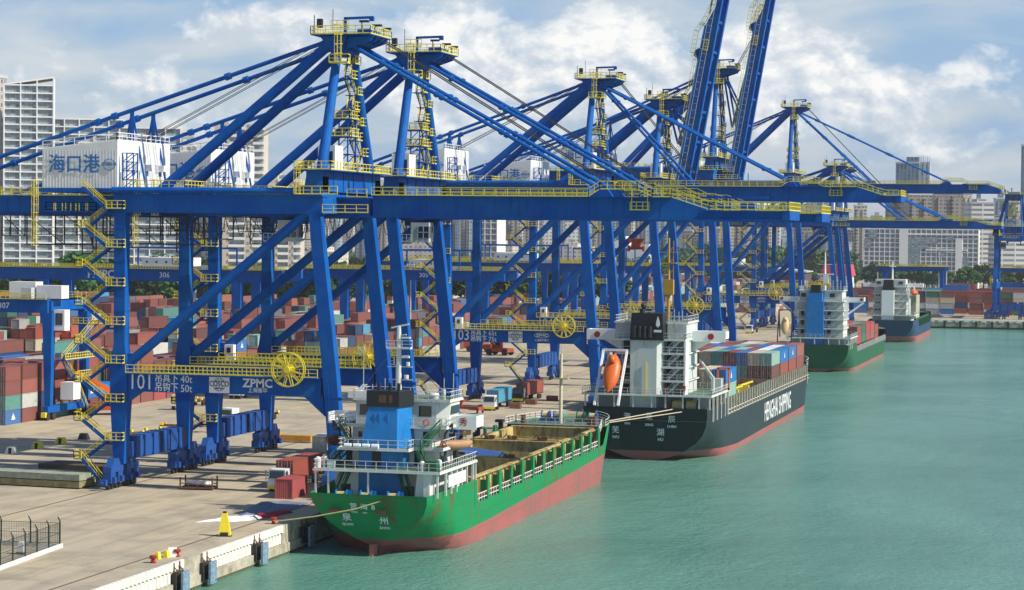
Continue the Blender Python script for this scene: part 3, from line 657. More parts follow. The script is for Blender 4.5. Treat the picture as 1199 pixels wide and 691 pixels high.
    for y in (-1.6, -.8, .8, 1.6):
        if not up:
            xq = n_stay[-1]+3; rp.beam((xt+4.6, y, ap+.9), (xq, y, zg+hg+.5), .09)
        else:
            L_ = (n_stay[0]-hx)*1.05; rp.beam((xt+4.6, y, ap+.9), (hx+math.cos(R(up))*L_-1.5, y, zg+math.sin(R(up))*L_), .09)
        rp.beam((xt-2, y, ap+.6), (xl-6, y, zg+hg+5.5), .08)
    rp.build('hoist_rope', 'rope', root)
    # --- machinery house on its platform
    hz = zg+hg+1.0; x0, x1 = xl-12.0, xl-.9
    p_ = MB(); p_.box(x0-.5, x1+.6, -hw+.1, hw-.8, hz-.55, hz-.01)
    p_.box(xl-1.6, xl+9, -4.9, 4.9, zg+hg+.06, hz-.56); p_.box(xl+.2, xl+8.8, -hw+.6, 8.5, hz-.5, hz-.02)
    for k in range(5): p_.box(xl+.8+k*1.8, xl+1.9+k*1.8, -hw+.55, -hw+.62, hz-2.2, hz-.6)
    p_.box(xl+.3, xl+8.6, -hw+.7, -4.9, hz-2.4, hz-.52); p_.build('machinery_platform', 'blue', root)
    h_ = MB(); h_.hexa([(x0, -hw+.3, hz), (x1, -hw+.3, hz), (x1, hw-4, hz), (x0, hw-4, hz)], [(x0, -hw+.3, hz+5.3), (x1, -hw+.3, hz+6.5), (x1, hw-4, hz+6.5), (x0, hw-4, hz+5.3)])
    for k in range(24): h_.box(x0+.2+k*.46, x0+.26+k*.46, -hw+.28, -hw+.3, hz+.05, hz+5.25)
    hs = h_.build('machinery_house', 'white', root)
    r_ = MB(); r_.rail([(x0, -hw+.4, hz+5.3), (x1-.1, -hw+.4, hz+6.5), (x1-.1, hw-4.1, hz+6.5)], step=1.6, t=.1); r_.build('roof_railing', 'whitebright', hs)
    d_ = MB()
    for k in range(3): d_.box(x1, x1+.06, -hw+3+k*5, -hw+4.3+k*5, hz+2.4, hz+3.6)
    d_.box(x1, x1+.08, -hw+1.2, -hw+2.3, hz+.1, hz+2.2); d_.build('door', 'greyw', hs)
    a_ = MB()
    for k in range(3): a_.box(x1+.02, x1+.8, -hw+5+k*4.6, -hw+6.1+k*4.6, hz+2.6, hz+3.5)
    a_.build('air_conditioner', 'whitebright', hs)
    if house_text:
        text('port_name', '海口港', 2.7, (x0+4.7, -hw+.2, hz+3.1), FRONT, 'logob', hs, sx=.95, bold=.012)
        rg = MB()
        for k in range(20):
            a0, a1 = 2*math.pi*k/20, 2*math.pi*(k+1)/20
            rg.beam((x0+9.9+.85*math.cos(a0), -hw+.22, hz+3.2+.75*math.sin(a0)), (x0+9.9+.85*math.cos(a1), -hw+.22, hz+3.2+.75*math.sin(a1)), .07)
        rg.build('logo_ring', 'logob', hs); text('logo_text', 'COSCO', .62, (x0+9.9, -hw+.2, hz+3.25), FRONT, 'logob', hs, bold=.03)
    r_ = MB(); r_.rail([(xl-.3, -hw+.65, hz), (xl+8.8, -hw+.65, hz), (xl+8.8, 8.4, hz)], step=1.2)
    r_.cage((xl+2.2, -hw+.4, hz-3.6), (xl+2.2, -hw+.4, hz+1.2), .5); r_.cage((xl+4.8, -hw+.4, hz-3.6), (xl+4.8, -hw+.4, hz+1.2), .5)
    r_.build('railing', 'yellow', root)
    l_ = MB()
    for y in (-hw+.9, -hw+2.3):
        for x in (xl-.4, xl+1.2): l_.beam((x, y, hz), (x, y, hz+4.8), .14)
        for k in range(4): l_.beam((xl-.4, y, hz+k*1.2), (xl+1.2, y, hz+1.2+k*1.2), .09); l_.beam((xl-.4, y, hz+1.2+k*1.2), (xl+1.2, y, hz+1.2+k*1.2), .09)
    l_.build('lift_mast', 'blue', root)
    # --- zigzag stair up the land leg
    s_ = MB(); rl = MB(); z = 1.2; y = -hw-.4; xr, xe = xl-1.5, xl-5.0; n = 7; dz = (zg+.6-z)/n
    for k in range(n):
        s_.stair((xr, y-.9, z), (xe, y-.9, z+dz*.5), .75, (0, 1, 0), mi=0, mr=1) if k else s_.stair((xr-.2, y-.9, .1), (xe, y-.9, z+dz*.5), .75, (0, 1, 0), mr=1)
        s_.box(xe-1.1, xe+.1, y-1.4, y+.5, z+dz*.5-.1, z+dz*.5); rl.rail([(xe, y-1.4, z+dz*.5), (xe-1.1, y-1.4, z+dz*.5), (xe-1.1, y+.5, z+dz*.5)], step=.9)
        s_.stair((xe, y-.9-.0, z+dz*.5), (xr, y-.9, z+dz), .75, (0, 1, 0), mi=0, mr=1) if k % 1 == 1 else s_.stair((xe, y+.1, z+dz*.5), (xr, y+.1, z+dz), .75, (0, 1, 0), mr=1)
        s_.box(xr-.1, xl+.9, y-1.4, y+.0, z+dz-.1, z+dz); rl.rail([(xr, y-1.4, z+dz), (xl+.9, y-1.4, z+dz), (xl+.9, y-.6, z+dz)], step=.8)
        s_.box(xl-2.6, xl-.9, -hw-.3, -hw+.3, z+dz-.7, z+dz-.45)
        z += dz
    s_.stair((xr-.2, -hw-1.3, zg+.6), (xl-5.2, -hw-1.3, hz+.1), .8, (0, 1, 0), mr=1)
    s_.build('stair_tower', ['blue', 'yellow'], root); rl.build('railing', 'yellow', root)
    # --- cable reel on near portal beam
    c_ = MB(); cx, cy, cz, cr = xs-6.2, -hw-2.0, b1+1.1, 2.25; pts = []
    for rr_, tt in ((cr, .13), (cr*.3, .09)):
        for e in (-.35, .35):
            for k in range(28):
                a0, a1 = 2*math.pi*k/28, 2*math.pi*(k+1)/28
                c_.beam((cx+rr_*math.cos(a0), cy+e, cz+rr_*math.sin(a0)), (cx+rr_*math.cos(a1), cy+e, cz+rr_*math.sin(a1)), tt, tt)
    for k in range(12):
        a0 = 2*math.pi*(k+.5)/12
        for e in (-.35, .35): c_.beam((cx, cy+e*1.4, cz), (cx+cr*math.cos(a0), cy+e, cz+cr*math.sin(a0)), .10)
    c_.tube((cx, cy-.7, cz), (cx, cy+1.4, cz), .42, n=12); c_.build('cable_reel', 'yellow', root)
    # --- spreader cable festoon cages hanging under the back girders
    k_ = MB()
    def cage(x0, x1, y0, y1, z0, z1, t=.14):
        for x in (x0, x1):
            for y in (y0, y1): k_.beam((x, y, z0), (x, y, z1), t)
        for z in (z0, z1):
            k_.beam((x0, y0, z), (x1, y0, z), t); k_.beam((x0, y1, z), (x1, y1, z), t); k_.beam((x0, y0, z), (x0, y1, z), t); k_.beam((x1, y0, z), (x1, y1, z), t)
        k_.beam((x0, y0, z1), (x1, y0, z0), t*.7)
    if detail:
        cage(xl-21, xl-17.5, -5, -2.5, zg-3.2, zg-.2); cage(xl-17.2, xl-11.5, -5, 4, zg-4.4, zg-.2); cage(xl-11.5, xl-7.5, -5, -1, zg-3.0, zg-.2); cage(xl-9, xl-6.9, -4.5, -1, zg-5.6, zg-.2)
        k_.rail([(xl-21, -5.2, zg-3.1), (xl-1.6, -5.2, zg-3.1)], step=1.2, t=.07)
        cage(xl+3.2, xl+7.0, -5, 1, zg-4.2, zg-.2); cage(xl+6, xl+10.5, -3, 3, zg-3.4, zg-.2); k_.rail([(xl+1.4, -5.2, zg-2.4), (xl+12.5, -5.2, zg-2.4)], step=1.2, t=.07)
        for q in range(16):
            x = xl+1.5+q*1.55; n = 6; dip = 2.0+(q*37 % 5)*.3
            pts = [(x+1.5*j/n, 3.2, zg-.3-dip*(1-(2*j/n-1)**2)) for j in range(n+1)]
            k_.path(pts, .055, n=4)
        k_.build('festoon_frame', 'dark', root)
    # --- trolley with operator cab
    if trolley:
        t_ = MB(); t_.box(cab_x-3, cab_x+3, -3.2, 3.2, zg-.5, zg+.2); t_.box(cab_x-2.6, cab_x+2.6, -3.0, -2.4, zg-1.2, zg-.5)
        for x in (-2.4, 2.4):
            for y in (-2.8, 2.8): t_.beam((cab_x+x, y, zg-2.2), (cab_x+x, y, zg-.4), .16)
        t_.build('trolley', 'blue2', root)
        c_ = MB(); c_.box(cab_x-.8, cab_x+2.0, -5.6, -3.3, zg-3.6, zg-.7); cb = c_.build('operator_cab', 'greyw', root)
        g_ = MB(); g_.box(cab_x+.3, cab_x+2.04, -5.64, -3.26, zg-3.0, zg-1.3); g_.build('cab_window', 'glass', cb)
        f_ = MB()
        for x in (.28, 1.15, 2.02): f_.box(cab_x+x-.05, cab_x+x+.05, -5.68, -5.6, zg-3.05, zg-1.25)
        f_.box(cab_x+.3, cab_x+2.05, -5.68, -5.6, zg-2.2, zg-2.1); f_.build('window_frame', 'greyw', cb)
        r_ = MB(); r_.rail([(cab_x-2.8, -5.6, zg-3.6), (cab_x-.8, -5.6, zg-3.6)], step=.7); r_.box(cab_x-2.8, cab_x-.8, -5.6, -3.3, zg-3.7, zg-3.6); r_.build('cab_platform', 'greyw', root)
    b_ = MB().box(xl+2.2, xl+3.6, -hw-1.5, -hw-.4, b1+.06, b1+2.4) if sign and sign != '101' else None
    if b_: bx = b_.build('switch_cabin', 'whitebright', root); MB().box(xl+2.6, xl+3.2, -hw-1.54, -hw-1.5, b1+1.2, b1+2.0).build('window', 'glass', bx)
    return root
crane(301.2, 'nearest blue gantry crane marked 101 with its boom lowered over the green ship', cab_x=5.6)
crane(334.7, 'second blue gantry crane standing just behind the one marked 101', sign='102', ap=61, cab_x=14.2)
crane(459, 'blue gantry crane whose portal beam number ends in 03, behind the green ship bow', zg=42.0, ap=65.4, sign='103', sw=('65t', '75t'), maker='b', reach=74, tipbox=69, n_stay=(52.5, 32), back=-50, cab_x=15)
crane(530, 'blue gantry crane with raised boom, nearer of the two raised booms', zg=42.0, ap=65.4, sign='104', sw=('65t', '75t'), maker='b', up=80, n_stay=(52.5, 32), back=-50, detail=0)
crane(607, 'tallest blue gantry crane with raised boom, farther of the two raised booms', zg=49.4, hg=2.3, ap=78, sign='105', sw=('65t', '75t'), maker='b', up=80.5, n_stay=(58, 34), back=-50, detail=0, reach=80)
crane(754, 'tall blue gantry crane with its lowered boom reaching above the second green ship', zg=49.4, hg=2.3, ap=76, sign='106', sw=('65t', '75t'), maker='b', reach=79, tipbox=78, n_stay=(62, 38), back=-50, detail=0)
crane(868, 'low distant blue gantry crane with lowered boom beyond the tall one', zg=38.6, hg=2.2, ap=60.5, sign='107', reach=74, tipbox=68, n_stay=(53, 37), back=-50, detail=0)
crane(897, 'farthest blue gantry crane on the long quay, close behind its low neighbour', zg=38.6, hg=2.2, ap=60.0, sign='108', reach=73, tipbox=68, n_stay=(53, 37), back=-50, detail=0)
crane(0, 'blue gantry crane on the cross wharf at the right edge', zg=34.0, hg=2.0, ap=53, sign=None, reach=27, tipbox=24.5, n_stay=(21.5,), back=-30, hw=7.4, detail=0, loc=(-42.8, 1017+15.5, 0), rz=R(-90), house_text=False, group='blue quayside cranes')

# ------------------------------------------------------------------ shipping containers
PAL = {'rust red': (.26, .072, .055), 'brown red': (.18, .06, .05), 'faded red': (.30, .10, .08), 'bright red': (.42, .035, .04), 'orange red': (.38, .10, .045),
       'blue': (.012, .14, .42), 'dark blue': (.02, .06, .16), 'cyan blue': (.02, .30, .50), 'pale grey': (.40, .42, .40), 'white': (.62, .63, .60), 'cream': (.52, .47, .33),
       'green': (.03, .17, .10), 'pale green': (.26, .47, .40), 'sea green': (.09, .27, .24), 'slate grey': (.13, .16, .19)}
def cont_mat(nm, col):
    m = bpy.data.materials.new(nm.replace(' ', '_')+'_container'); m.use_nodes = True; nt = m.node_tree; b = nt.nodes['Principled BSDF']
    b.inputs['Roughness'].default_value = .55; b.inputs['Specular IOR Level'].default_value = .3
    tc = N(nt, 'ShaderNodeTexCoord'); oi = N(nt, 'ShaderNodeObjectInfo'); sep = N(nt, 'ShaderNodeSeparateXYZ'); L(nt, tc.outputs['Object'], sep.inputs[0])
    vv = N(nt, 'ShaderNodeVectorMath', operation='ADD'); L(nt, tc.outputs['Object'], vv.inputs[0])
    cv = N(nt, 'ShaderNodeVectorMath', operation='SCALE'); L(nt, oi.outputs['Location'], cv.inputs[0]); cv.inputs['Scale'].default_value = 3.7; L(nt, cv.outputs[0], vv.inputs[1])
    n = noise(nt, vv.outputs[0], 1.3, 7, .66, .4); r = ramp(nt, n.outputs['Fac'], [(.52, (0, 0, 0)), (.72, (1, 1, 1))])
    hv = N(nt, 'ShaderNodeHueSaturation'); hv.inputs['Color'].default_value = (*col, 1)
    L(nt, math_n(nt, 'ADD', .80, math_n(nt, 'MULTIPLY', oi.outputs['Random'], .45)), hv.inputs['Value']); L(nt, math_n(nt, 'ADD', .8, math_n(nt, 'MULTIPLY', oi.outputs['Random'], .25)), hv.inputs['Saturation'])
    L(nt, mixc(nt, math_n(nt, 'MULTIPLY', r.outputs[0], .55), hv.outputs['Color'], (.13, .07, .045)), b.inputs['Base Color'])
    h = math_n(nt, 'ADD', math_n(nt, 'SINE', math_n(nt, 'MULTIPLY', sep.outputs['Y'], 21)), math_n(nt, 'SINE', math_n(nt, 'MULTIPLY', sep.outputs['X'], 21)))
    bp = N(nt, 'ShaderNodeBump'); bp.inputs['Strength'].default_value = .55; bp.inputs['Distance'].default_value = .035; L(nt, h, bp.inputs['Height']); L(nt, bp.outputs[0], b.inputs['Normal'])
    return m
for k, c in PAL.items(): M['c_'+k] = cont_mat(k, c)
M['rods'] = mat('lock_rod_metal', (.35, .34, .32), .6, dirt=.2)
_cm = {}
CW, CH = 2.44, 2.59
def cont_mesh(col, Ln):
    k = (col, Ln)
    if k in _cm: return _cm[k]
    h = Ln/2; b_ = MB(); e = .06
    b_.box(-CW/2+e, CW/2-e, -h+e, h-e, .12, CH-.03)
    for x in (-1, 1):
        for y in (-1, 1): b_.cbox((x*(CW/2-.08), y*(h-.08), CH/2), (.16, .16, CH))
        b_.box(x*(CW/2)-.0 if x < 0 else CW/2-.1, -CW/2+.1 if x < 0 else CW/2, -h+.16, h-.16, 0, .16); b_.box(-CW/2+.01 if x < 0 else CW/2-.09, -CW/2+.09 if x < 0 else CW/2-.01, -h+.16, h-.16, CH-.1, CH-.005)
    for y in (-h+.01, h-.09):
        b_.box(-CW/2+.16, CW/2-.16, y, y+.08, 0, .15); b_.box(-CW/2+.16, CW/2-.16, y, y+.08, CH-.12, CH-.006)
    me = b_.build('shipping_container', 'c_'+col); m = me.data; bpy.data.objects.remove(me)
    d_ = MB(); yy = -h+.02
    for x in (-.85, -.38, .38, .85): d_.box(x-.03, x+.03, yy-.05, yy+.01, .1, CH-.08)
    for x in (-.6, .6):
        for z in (.95, 1.25): d_.box(x-.3, x+.3, yy-.06, yy-.0, z, z+.05)
    d_.box(-.02, .02, yy-.01, yy+.02, .16, CH-.12)
    for z in (.4, .9, 1.7, 2.2):
        for x in (-1.05, 1.05): d_.box(x-.09, x+.09, yy-.04, yy+.01, z, z+.08)
    o = d_.build('door_hardware', 'rods'); dm = o.data; bpy.data.objects.remove(o)
    _cm[k] = (m, dm); return _cm[k]
def container(x, y, z, col, Ln=12.19, rz=0., lab='', group=None, door=True, emblem=False, sz=1.0):
    m, dm = cont_mesh(col, Ln)
    o = bpy.data.objects.new('shipping_container', m); COL.objects.link(o); o.location = (x, y, z); o.rotation_euler = (0, 0, rz)
    tag(o, lab, 'shipping container', group)
    if door:
        d = bpy.data.objects.new('door_hardware', dm); COL.objects.link(d); d.parent = o
    if emblem:
        e = MB()
        for k in range(3): e.poly([(CW/2+.012, -.75+k*.12, 1.3+k*.25-.5), (CW/2+.012, .75-k*.12, 1.3+k*.25-.5), (CW/2+.012, .75-k*.12, 1.5+k*.25-.5), (CW/2+.012, -.75+k*.12, 1.5+k*.25-.5)])
        e.prism([(-.25, 1.5), (.25, 1.5), (0, 2.1)], 'x', CW/2+.002, CW/2+.014)
        ob = e.build('emblem', 'lettw'); ob.parent = o
    return o

# ------------------------------------------------------------------ ships
def ship_hull(root, Lh, hb, top, boot, paint, red, deck_z, stern_len=24, bow_len=30, rake=4.0, srake=.5, zb0=-3.4, p0=2.0, q0=1.15, ns=56, name='hull', bowexp=(2.6, 1.6), stern_deck=.96, y0=0):
    """loft; top(y), deck_z(y) in world z; y from 0 at the transom"""
    rows = [0, .06, .2, .4, .6, .8, 1.0, 1.25, 1.5, 1.75, 2.0]
    V = []; F = []; Mi = []
    ys = sorted(set([y0+q for q in (0, .4, 1, 2, 3.5, 5, 7, 9.5)] + [y0+10+(Lh-10-y0)*k/ns for k in range(ns+1)]))
    def half(y, z, f):
        s = min(1, max(0, y-y0)/stern_len); s = s*s*(3-2*s)
        zb = zb0*(1-s) + (-10.5)*s; p = p0*(1-s)+16*s; q = q0*(1-s)+2.2*s
        B = hb*(stern_deck+(1-stern_deck)*min(1, max(0, y-y0)/12))
        dz = deck_ref
        u = (dz-z)/(dz-zb)
        u = min(max(u, 0), 1); w = B*max(0, (1-u**p))**(1/q)
        # bow
        e = (y-(Lh-bow_len))/bow_len
        if e > 0:
            zz = min(1, max(0, (z+3.5)/(dz+3.5)))
            ex = bowexp[1]+(bowexp[0]-bowexp[1])*zz
            w *= max(0, 1-e**ex)**.8
        return w
    deck_ref = max(top(y0), top(Lh*.5))
    for sgn in (1, -1):
        base = len(V)
        for y in ys:
            t = top(y); bz = boot(y)
            for r in rows:
                z = t+(bz-t)*r if r <= 1 else bz+(-6.0-bz)*(r-1)
                e = max(0, (y-Lh*.6)/(Lh*.4)); yy = y - rake*(e**2.5)*max(0, (t-z))/8
                yy += srake*max(0, 1-(y-y0)/8)*max(0, t-z)*.55
                V.append((sgn*half(y, z, 0), yy, z))
        n = len(rows)
        for i in range(len(ys)-1):
            for j in range(n-1):
                a = base+i*n+j; q = (a, a+1, a+n+1, a+n)
                F.append(q if sgn < 0 else q[::-1]); Mi.append(0 if rows[j+1] <= 1 else 1)
    me = bpy.data.meshes.new(name); me.from_pydata(V, [], F); me.materials.append(M[paint]); me.materials.append(M[red])
    me.polygons.foreach_set('material_index', Mi); me.polygons.foreach_set('use_smooth', [True]*len(F))
    o = bpy.data.objects.new(name, me); COL.objects.link(o); o.parent = root
    # transom
    T = MB(); n = len(rows); t = top(y0); bz = boot(y0)
    pts = []
    for r in rows:
        z = t+(bz-t)*r if r <= 1 else bz+(-6.0-bz)*(r-1)
        pts.append((half(y0, z, 0), y0+srake*max(0, t-z)*.55-.01, z))
    for j in range(n-1):
        a, b2 = pts[j], pts[j+1]
        if a[0] < .01 and b2[0] < .01: continue
        T.poly([(-a[0], a[1], a[2]), (-b2[0], b2[1], b2[2]), (b2[0], b2[1], b2[2]), (a[0], a[1], a[2])], 0 if rows[j+1] <= 1 else 1)
    T.build('transom', [paint, red], root)
    # deck
    D = MB()
    for i in range(len(ys)-1):
        ya, yb = ys[i], ys[i+1]; za, zb_ = deck_z(ya), deck_z(yb)
        if za is None or zb_ is None: continue
        wa, wb = max(.02, half(ya, za, 0)-.02), max(.02, half(yb, zb_, 0)-.02); zc = min(za, zb_) if abs(za-zb_) > .5 else None
        D.poly([(-wa, ya, zc or za), (wa, ya, zc or za), (wb, yb, zc or zb_), (-wb, yb, zc or zb_)])
    D.build('deck', 'deckgreen', root)
    return half
def windows(b, xs_, z0, z1, y, w=.7):
    for x in xs_: b.box(x-w/2, x+w/2, y-.03, y+.02, z0, z1)
def lifeboat(col, L_=6.2, wdt=1.15, top=1):
    b = MB(); n = 12; rings = []
    for i in range(n+1):
        t = i/n*2-1; f = max(.02, (1-abs(t)**2.6)); base = len(b.v)
        for k in range(12):
            a = 2*math.pi*k/12; r = wdt*f
            b.v.append((r*math.cos(a), t*L_/2, 1.05*math.sin(a)*(f**.6)*(top if math.sin(a) > 0 else .95)))
        rings.append(base)
    for i in range(n):
        for k in range(12):
            b.f.append((rings[i]+k, rings[i]+(k+1) % 12, rings[i+1]+(k+1) % 12, rings[i+1]+k)); b.m.append(0)
    b.box(-.5, .5, L_*.18, L_*.36, .8, 1.45)
    return b
M['h_green'] = rusty('green_hull_paint', (.008, .27, .09), amt=.22, sc=.25, seams=True); M['h_red'] = rusty('antifouling_red', (.42, .13, .125), rust=(.22, .13, .11), amt=.45, sc=.3, streak=.12, seams=True)
M['h_black'] = rusty('black_hull_paint', (.018, .028, .036), rust=(.05, .05, .045), amt=.15, sc=.3, rough=.38, seams=True)
M['h_blue'] = rusty('blue_hull_paint', (.015, .075, .16), amt=.2, sc=.3, seams=True); M['h_dgreen'] = rusty('dark_green_hull_paint', (.012, .13, .065), amt=.2, sc=.3, seams=True)
M['coam'] = rusty('rusty_yellow_coaming', (.62, .50, .20), rust=(.15, .07, .035), amt=.5, sc=.55, rough=.8, streak=.3)
M['coamg'] = rusty('pale_green_hold_paint', (.42, .46, .36), rust=(.17, .10, .06), amt=.6, sc=.5, rough=.8, streak=.3)
M['offw'] = rusty('weathered_white_steel', (.74, .75, .73), rust=(.35, .25, .17), amt=.05, sc=.5)
M['greywhite'] = rusty('grey_white_steel', (.60, .65, .64), rust=(.34, .28, .2), amt=.05, sc=.5)

def hull_text(body, size, x, y, z, root, m='lettw', tilt=0, sx=1.0, bold=.02): return text('ship_name', body, size, (x, y, z), (R(90)+tilt, 0, 0), m, root, bold=bold, sx=sx)

# ---- ship 1 : green coaster
CX1, Y1 = -85.0, 254.0
s1 = empty('cargo_ship', (CX1, Y1, 0)); tag(s1, 'green and red coastal cargo ship with open rusty holds, nearest at the quay', 'ship')
def top1(y):
    if y < 22.5: return 3.9+.022*y
    if y < 97: return 1.3+(y-22)*.012
    if y < 101: return 2.2+(y-97)*.7
    return 5.0+(y-101)*.02
def dk1(y): return 2.4 if y < 22 else (1.0+(y-22)*.012 if y < 99 else 5.0)
half1 = ship_hull(s1, 119.5, 8.3, top1, lambda y: -1.75+.0125*y if y < 29 else -2.3+.031*y if y < 98 else .74, 'h_green', 'h_red', dk1, stern_len=26, bow_len=26, rake=5.5, srake=1.0, zb0=-2.7, p0=2.1, q0=1.1, stern_deck=.875, y0=5)
# bulwark pillars (castellated) on both sides
b_ = MB(); b2 = MB(); b3 = MB(); bk_ = MB()
for sg in (1, -1):
    y = 23.0; k = 0
    while y < 96:
        xx = sg*8.26; w_ = .95 if k % 2 else 1.3; z0 = 1.2+(y-22)*.012
        b_.box(xx-.22, xx+.08, y-w_/2, y+w_/2, z0-.1, z0+3.0); bk_.box(xx-sg*.9-.1, xx-sg*.2+.0 if sg > 0 else xx+1.0, y-.1, y+.1, z0-.1, z0+2.4)
        if y+5.9 < 97:
            ya, yb = y+w_/2, y+5.9-.5
            for zz in (.55, 1.15): b2.beam((xx-.05, ya, z0+zz), (xx-.05, yb, z0+zz), .09)
            for f in (.25, .5, .75): b2.beam((xx-.05, ya+(yb-ya)*f, z0), (xx-.05, ya+(yb-ya)*f, z0+1.15), .08)
            b3.beam((xx-.1, ya, z0+.95), (xx-.1, yb, z0+.95), .10)
        y += 5.9; k += 1
b_.build('bulwark_post', 'h_green', s1); bk_.build('post_bracket', 'h_green', s1); b2.build('side_railing', 'white', s1); b3.build('rail_bar', 'red', s1)
# coamings and holds
zc0, zc1 = 1.0, 4.6
def coam(y0, y1, xw, z1, floor=-4.4):
    w_ = MB()
    for sg in (1, -1):
        w_.box(sg*xw-.15, sg*xw+.15, y0, y1, zc0+.01, z1)
        w_.box(min(sg*xw, sg*(xw+.55)), max(sg*xw, sg*(xw+.55)), y0-.1, y1+.1, z1-.22, z1+.02)
        n = int((y1-y0)/2.0)
        for k in range(n+1):
            y = y0+(y1-y0)*k/n; xa = sg*(xw+.15); xb = sg*(xw+.85)
            w_.hexa([(xa, y-.07, zc0+.02), (xb, y-.07, zc0+.02), (xb, y+.07, zc0+.02), (xa, y+.07, zc0+.02)], [(xa, y-.07, z1-.3), (xa+sg*.25, y-.07, z1-.3), (xa+sg*.25, y+.07, z1-.3), (xa, y+.07, z1-.3)])
    for y in (y0, y1): w_.box(-xw-.13, xw+.13, y-.15, y+.15, zc0+.01, z1+.05); w_.box(-xw-.2, xw+.2, y-.35, y+.35, z1+.051, z1+.2)
    fixn(w_.build('hatch_coaming', 'coam', s1))
    i_ = MB(); i_.box(-xw+.16, xw-.16, y0+.16, y1-.16, floor-.3, floor)
    for sg in (1, -1): i_.box(sg*(xw-.25)-.08, sg*(xw-.25)+.08, y0+.2, y1-.2, floor, zc0-.4)
    i_.box(-xw+.2, xw-.2, y0+.16, y0+.3, floor, zc0-.3); i_.box(-xw+.2, xw-.2, y1-.3, y1-.16, floor, zc0-.3)
    i_.build('hold_lining', 'coamg', s1)
dkk = [c for c in kids(s1) if c.name.startswith('deck')][0]
# replace the plain main deck by side strips so the holds stay open
bpy.data.objects.remove(dkk)
D = MB()
D.box(-6.2, 6.2, 6.4, 12, 2.2, 2.4); D.box(-7.4, 7.4, 12, 24, 2.2, 2.4)
for i in range(38):
    ya, yb = 24+i*2, 26+i*2; z = 1.0+(ya-22)*.012
    for sg in (1, -1): D.poly([(sg*6.9, ya, z), (sg*8.2, ya, z), (sg*8.2, yb, z), (sg*6.9, yb, z)])
D.box(-7.0, 7.0, 24, 25.6, .9, 1.1); D.box(-7, 7, 49.4, 50.2, .9, 1.4); D.box(-7, 7, 74.0, 74.8, .9, 1.5); D.box(-7.6, 7.6, 97.4, 100, 1.2, 1.9)
ys = [99+k*1.0 for k in range(19)]
for a, b in zip(ys, ys[1:]):
    wa, wb = max(.05, half1(a, 5.0, 0)-.05), max(.05, half1(b, 5.0, 0)-.05)
    D.poly([(-wa, a, 4.9), (wa, a, 4.9), (wb, b, 4.9), (-wb, b, 4.9)])
D.box(-7.4, 7.4, 98.9, 99.05, 1.5, 2.0)
D.build('deck', 'deckgreen', s1); MB().box(-7.3, 7.3, 98.7, 98.88, 1.3, 4.88).build('forecastle_bulkhead', mat('navy_bulkhead', (.025, .035, .06), .6, dirt=.5, dirtcol=(.16, .09, .05)), s1)
coam(25.6, 49.4, 6.5, 4.2); coam(50.2, 74.0, 6.5, 4.4); coam(74.8, 97.3, 6.4, 4.6)
w_ = MB()
for k in range(16):
    y = 27+k*4.5
    w_.box(-8.0, -7.3, y, y+.5, 2.2, 5.6) if k % 3 == 0 else None
    w_.box(-8.4, -7.2, y-.6, y+.9, 5.5, 5.9) if k % 3 == 0 else None
w_.build('hatch_crane_post', 'dark', s1)
random.seed(12)
for (x, y, z, lab) in ((-5.4, 49.8, 4.6, 0), (-2.2, 49.9, 4.65, 0), (3.6, 74.4, 4.9, 0), (-4.4, 74.3, 4.9, 0), (5.0, 49.7, 4.6, 0), (-1.0, 74.5, 4.9, 0)):
    b = MB(); b.cyl((x, y, z-.1), .28, .5); b.box(x+.4, x+1.3, y-.3, y+.3, z-.05, z+.35); b.beam((x-.9, y, z), (x-.3, y, z+.6), .14); b.build('hatch_fitting', 'rust', s1)
# cargo covers inside hold
t1 = empty('tarpaulin', (CX1-1.4, Y1+55, -2.3)); tag(t1, 'blue tarpaulin over cargo in the middle hold of the green ship, port side', 'tarpaulin', 'blue covers in the green ship hold')
MB().hexa([(-4.2, -4, 0), (2.4, -4, 0), (2.4, 12, 0), (-4.2, 12, 0)], [(-3.8, -3.6, 6.3), (2.0, -3.6, 6.0), (2.0, 11.6, 5.8), (-3.8, 11.6, 6.5)]).build('cover', mat('blue_tarpaulin', (.03, .09, .32), .6, dirt=.3, bump=.6, bscale=1.2), t1)
t1 = empty('tarpaulin', (CX1+4.0, Y1+54, -2.7)); tag(t1, 'smaller blue tarpaulin in the middle hold of the green ship, starboard side', 'tarpaulin', 'blue covers in the green ship hold')
MB().hexa([(-1.8, -2.5, 0), (1.8, -2.5, 0), (1.8, 9, 0), (-1.8, 9, 0)], [(-1.6, -2.2, 4.6), (1.6, -2.2, 5.4), (1.6, 8.6, 5.5), (-1.6, 8.6, 4.9)]).build('cover', bpy.data.materials['blue_tarpaulin'], t1)
_pre = set(o.name for o in bpy.data.objects)
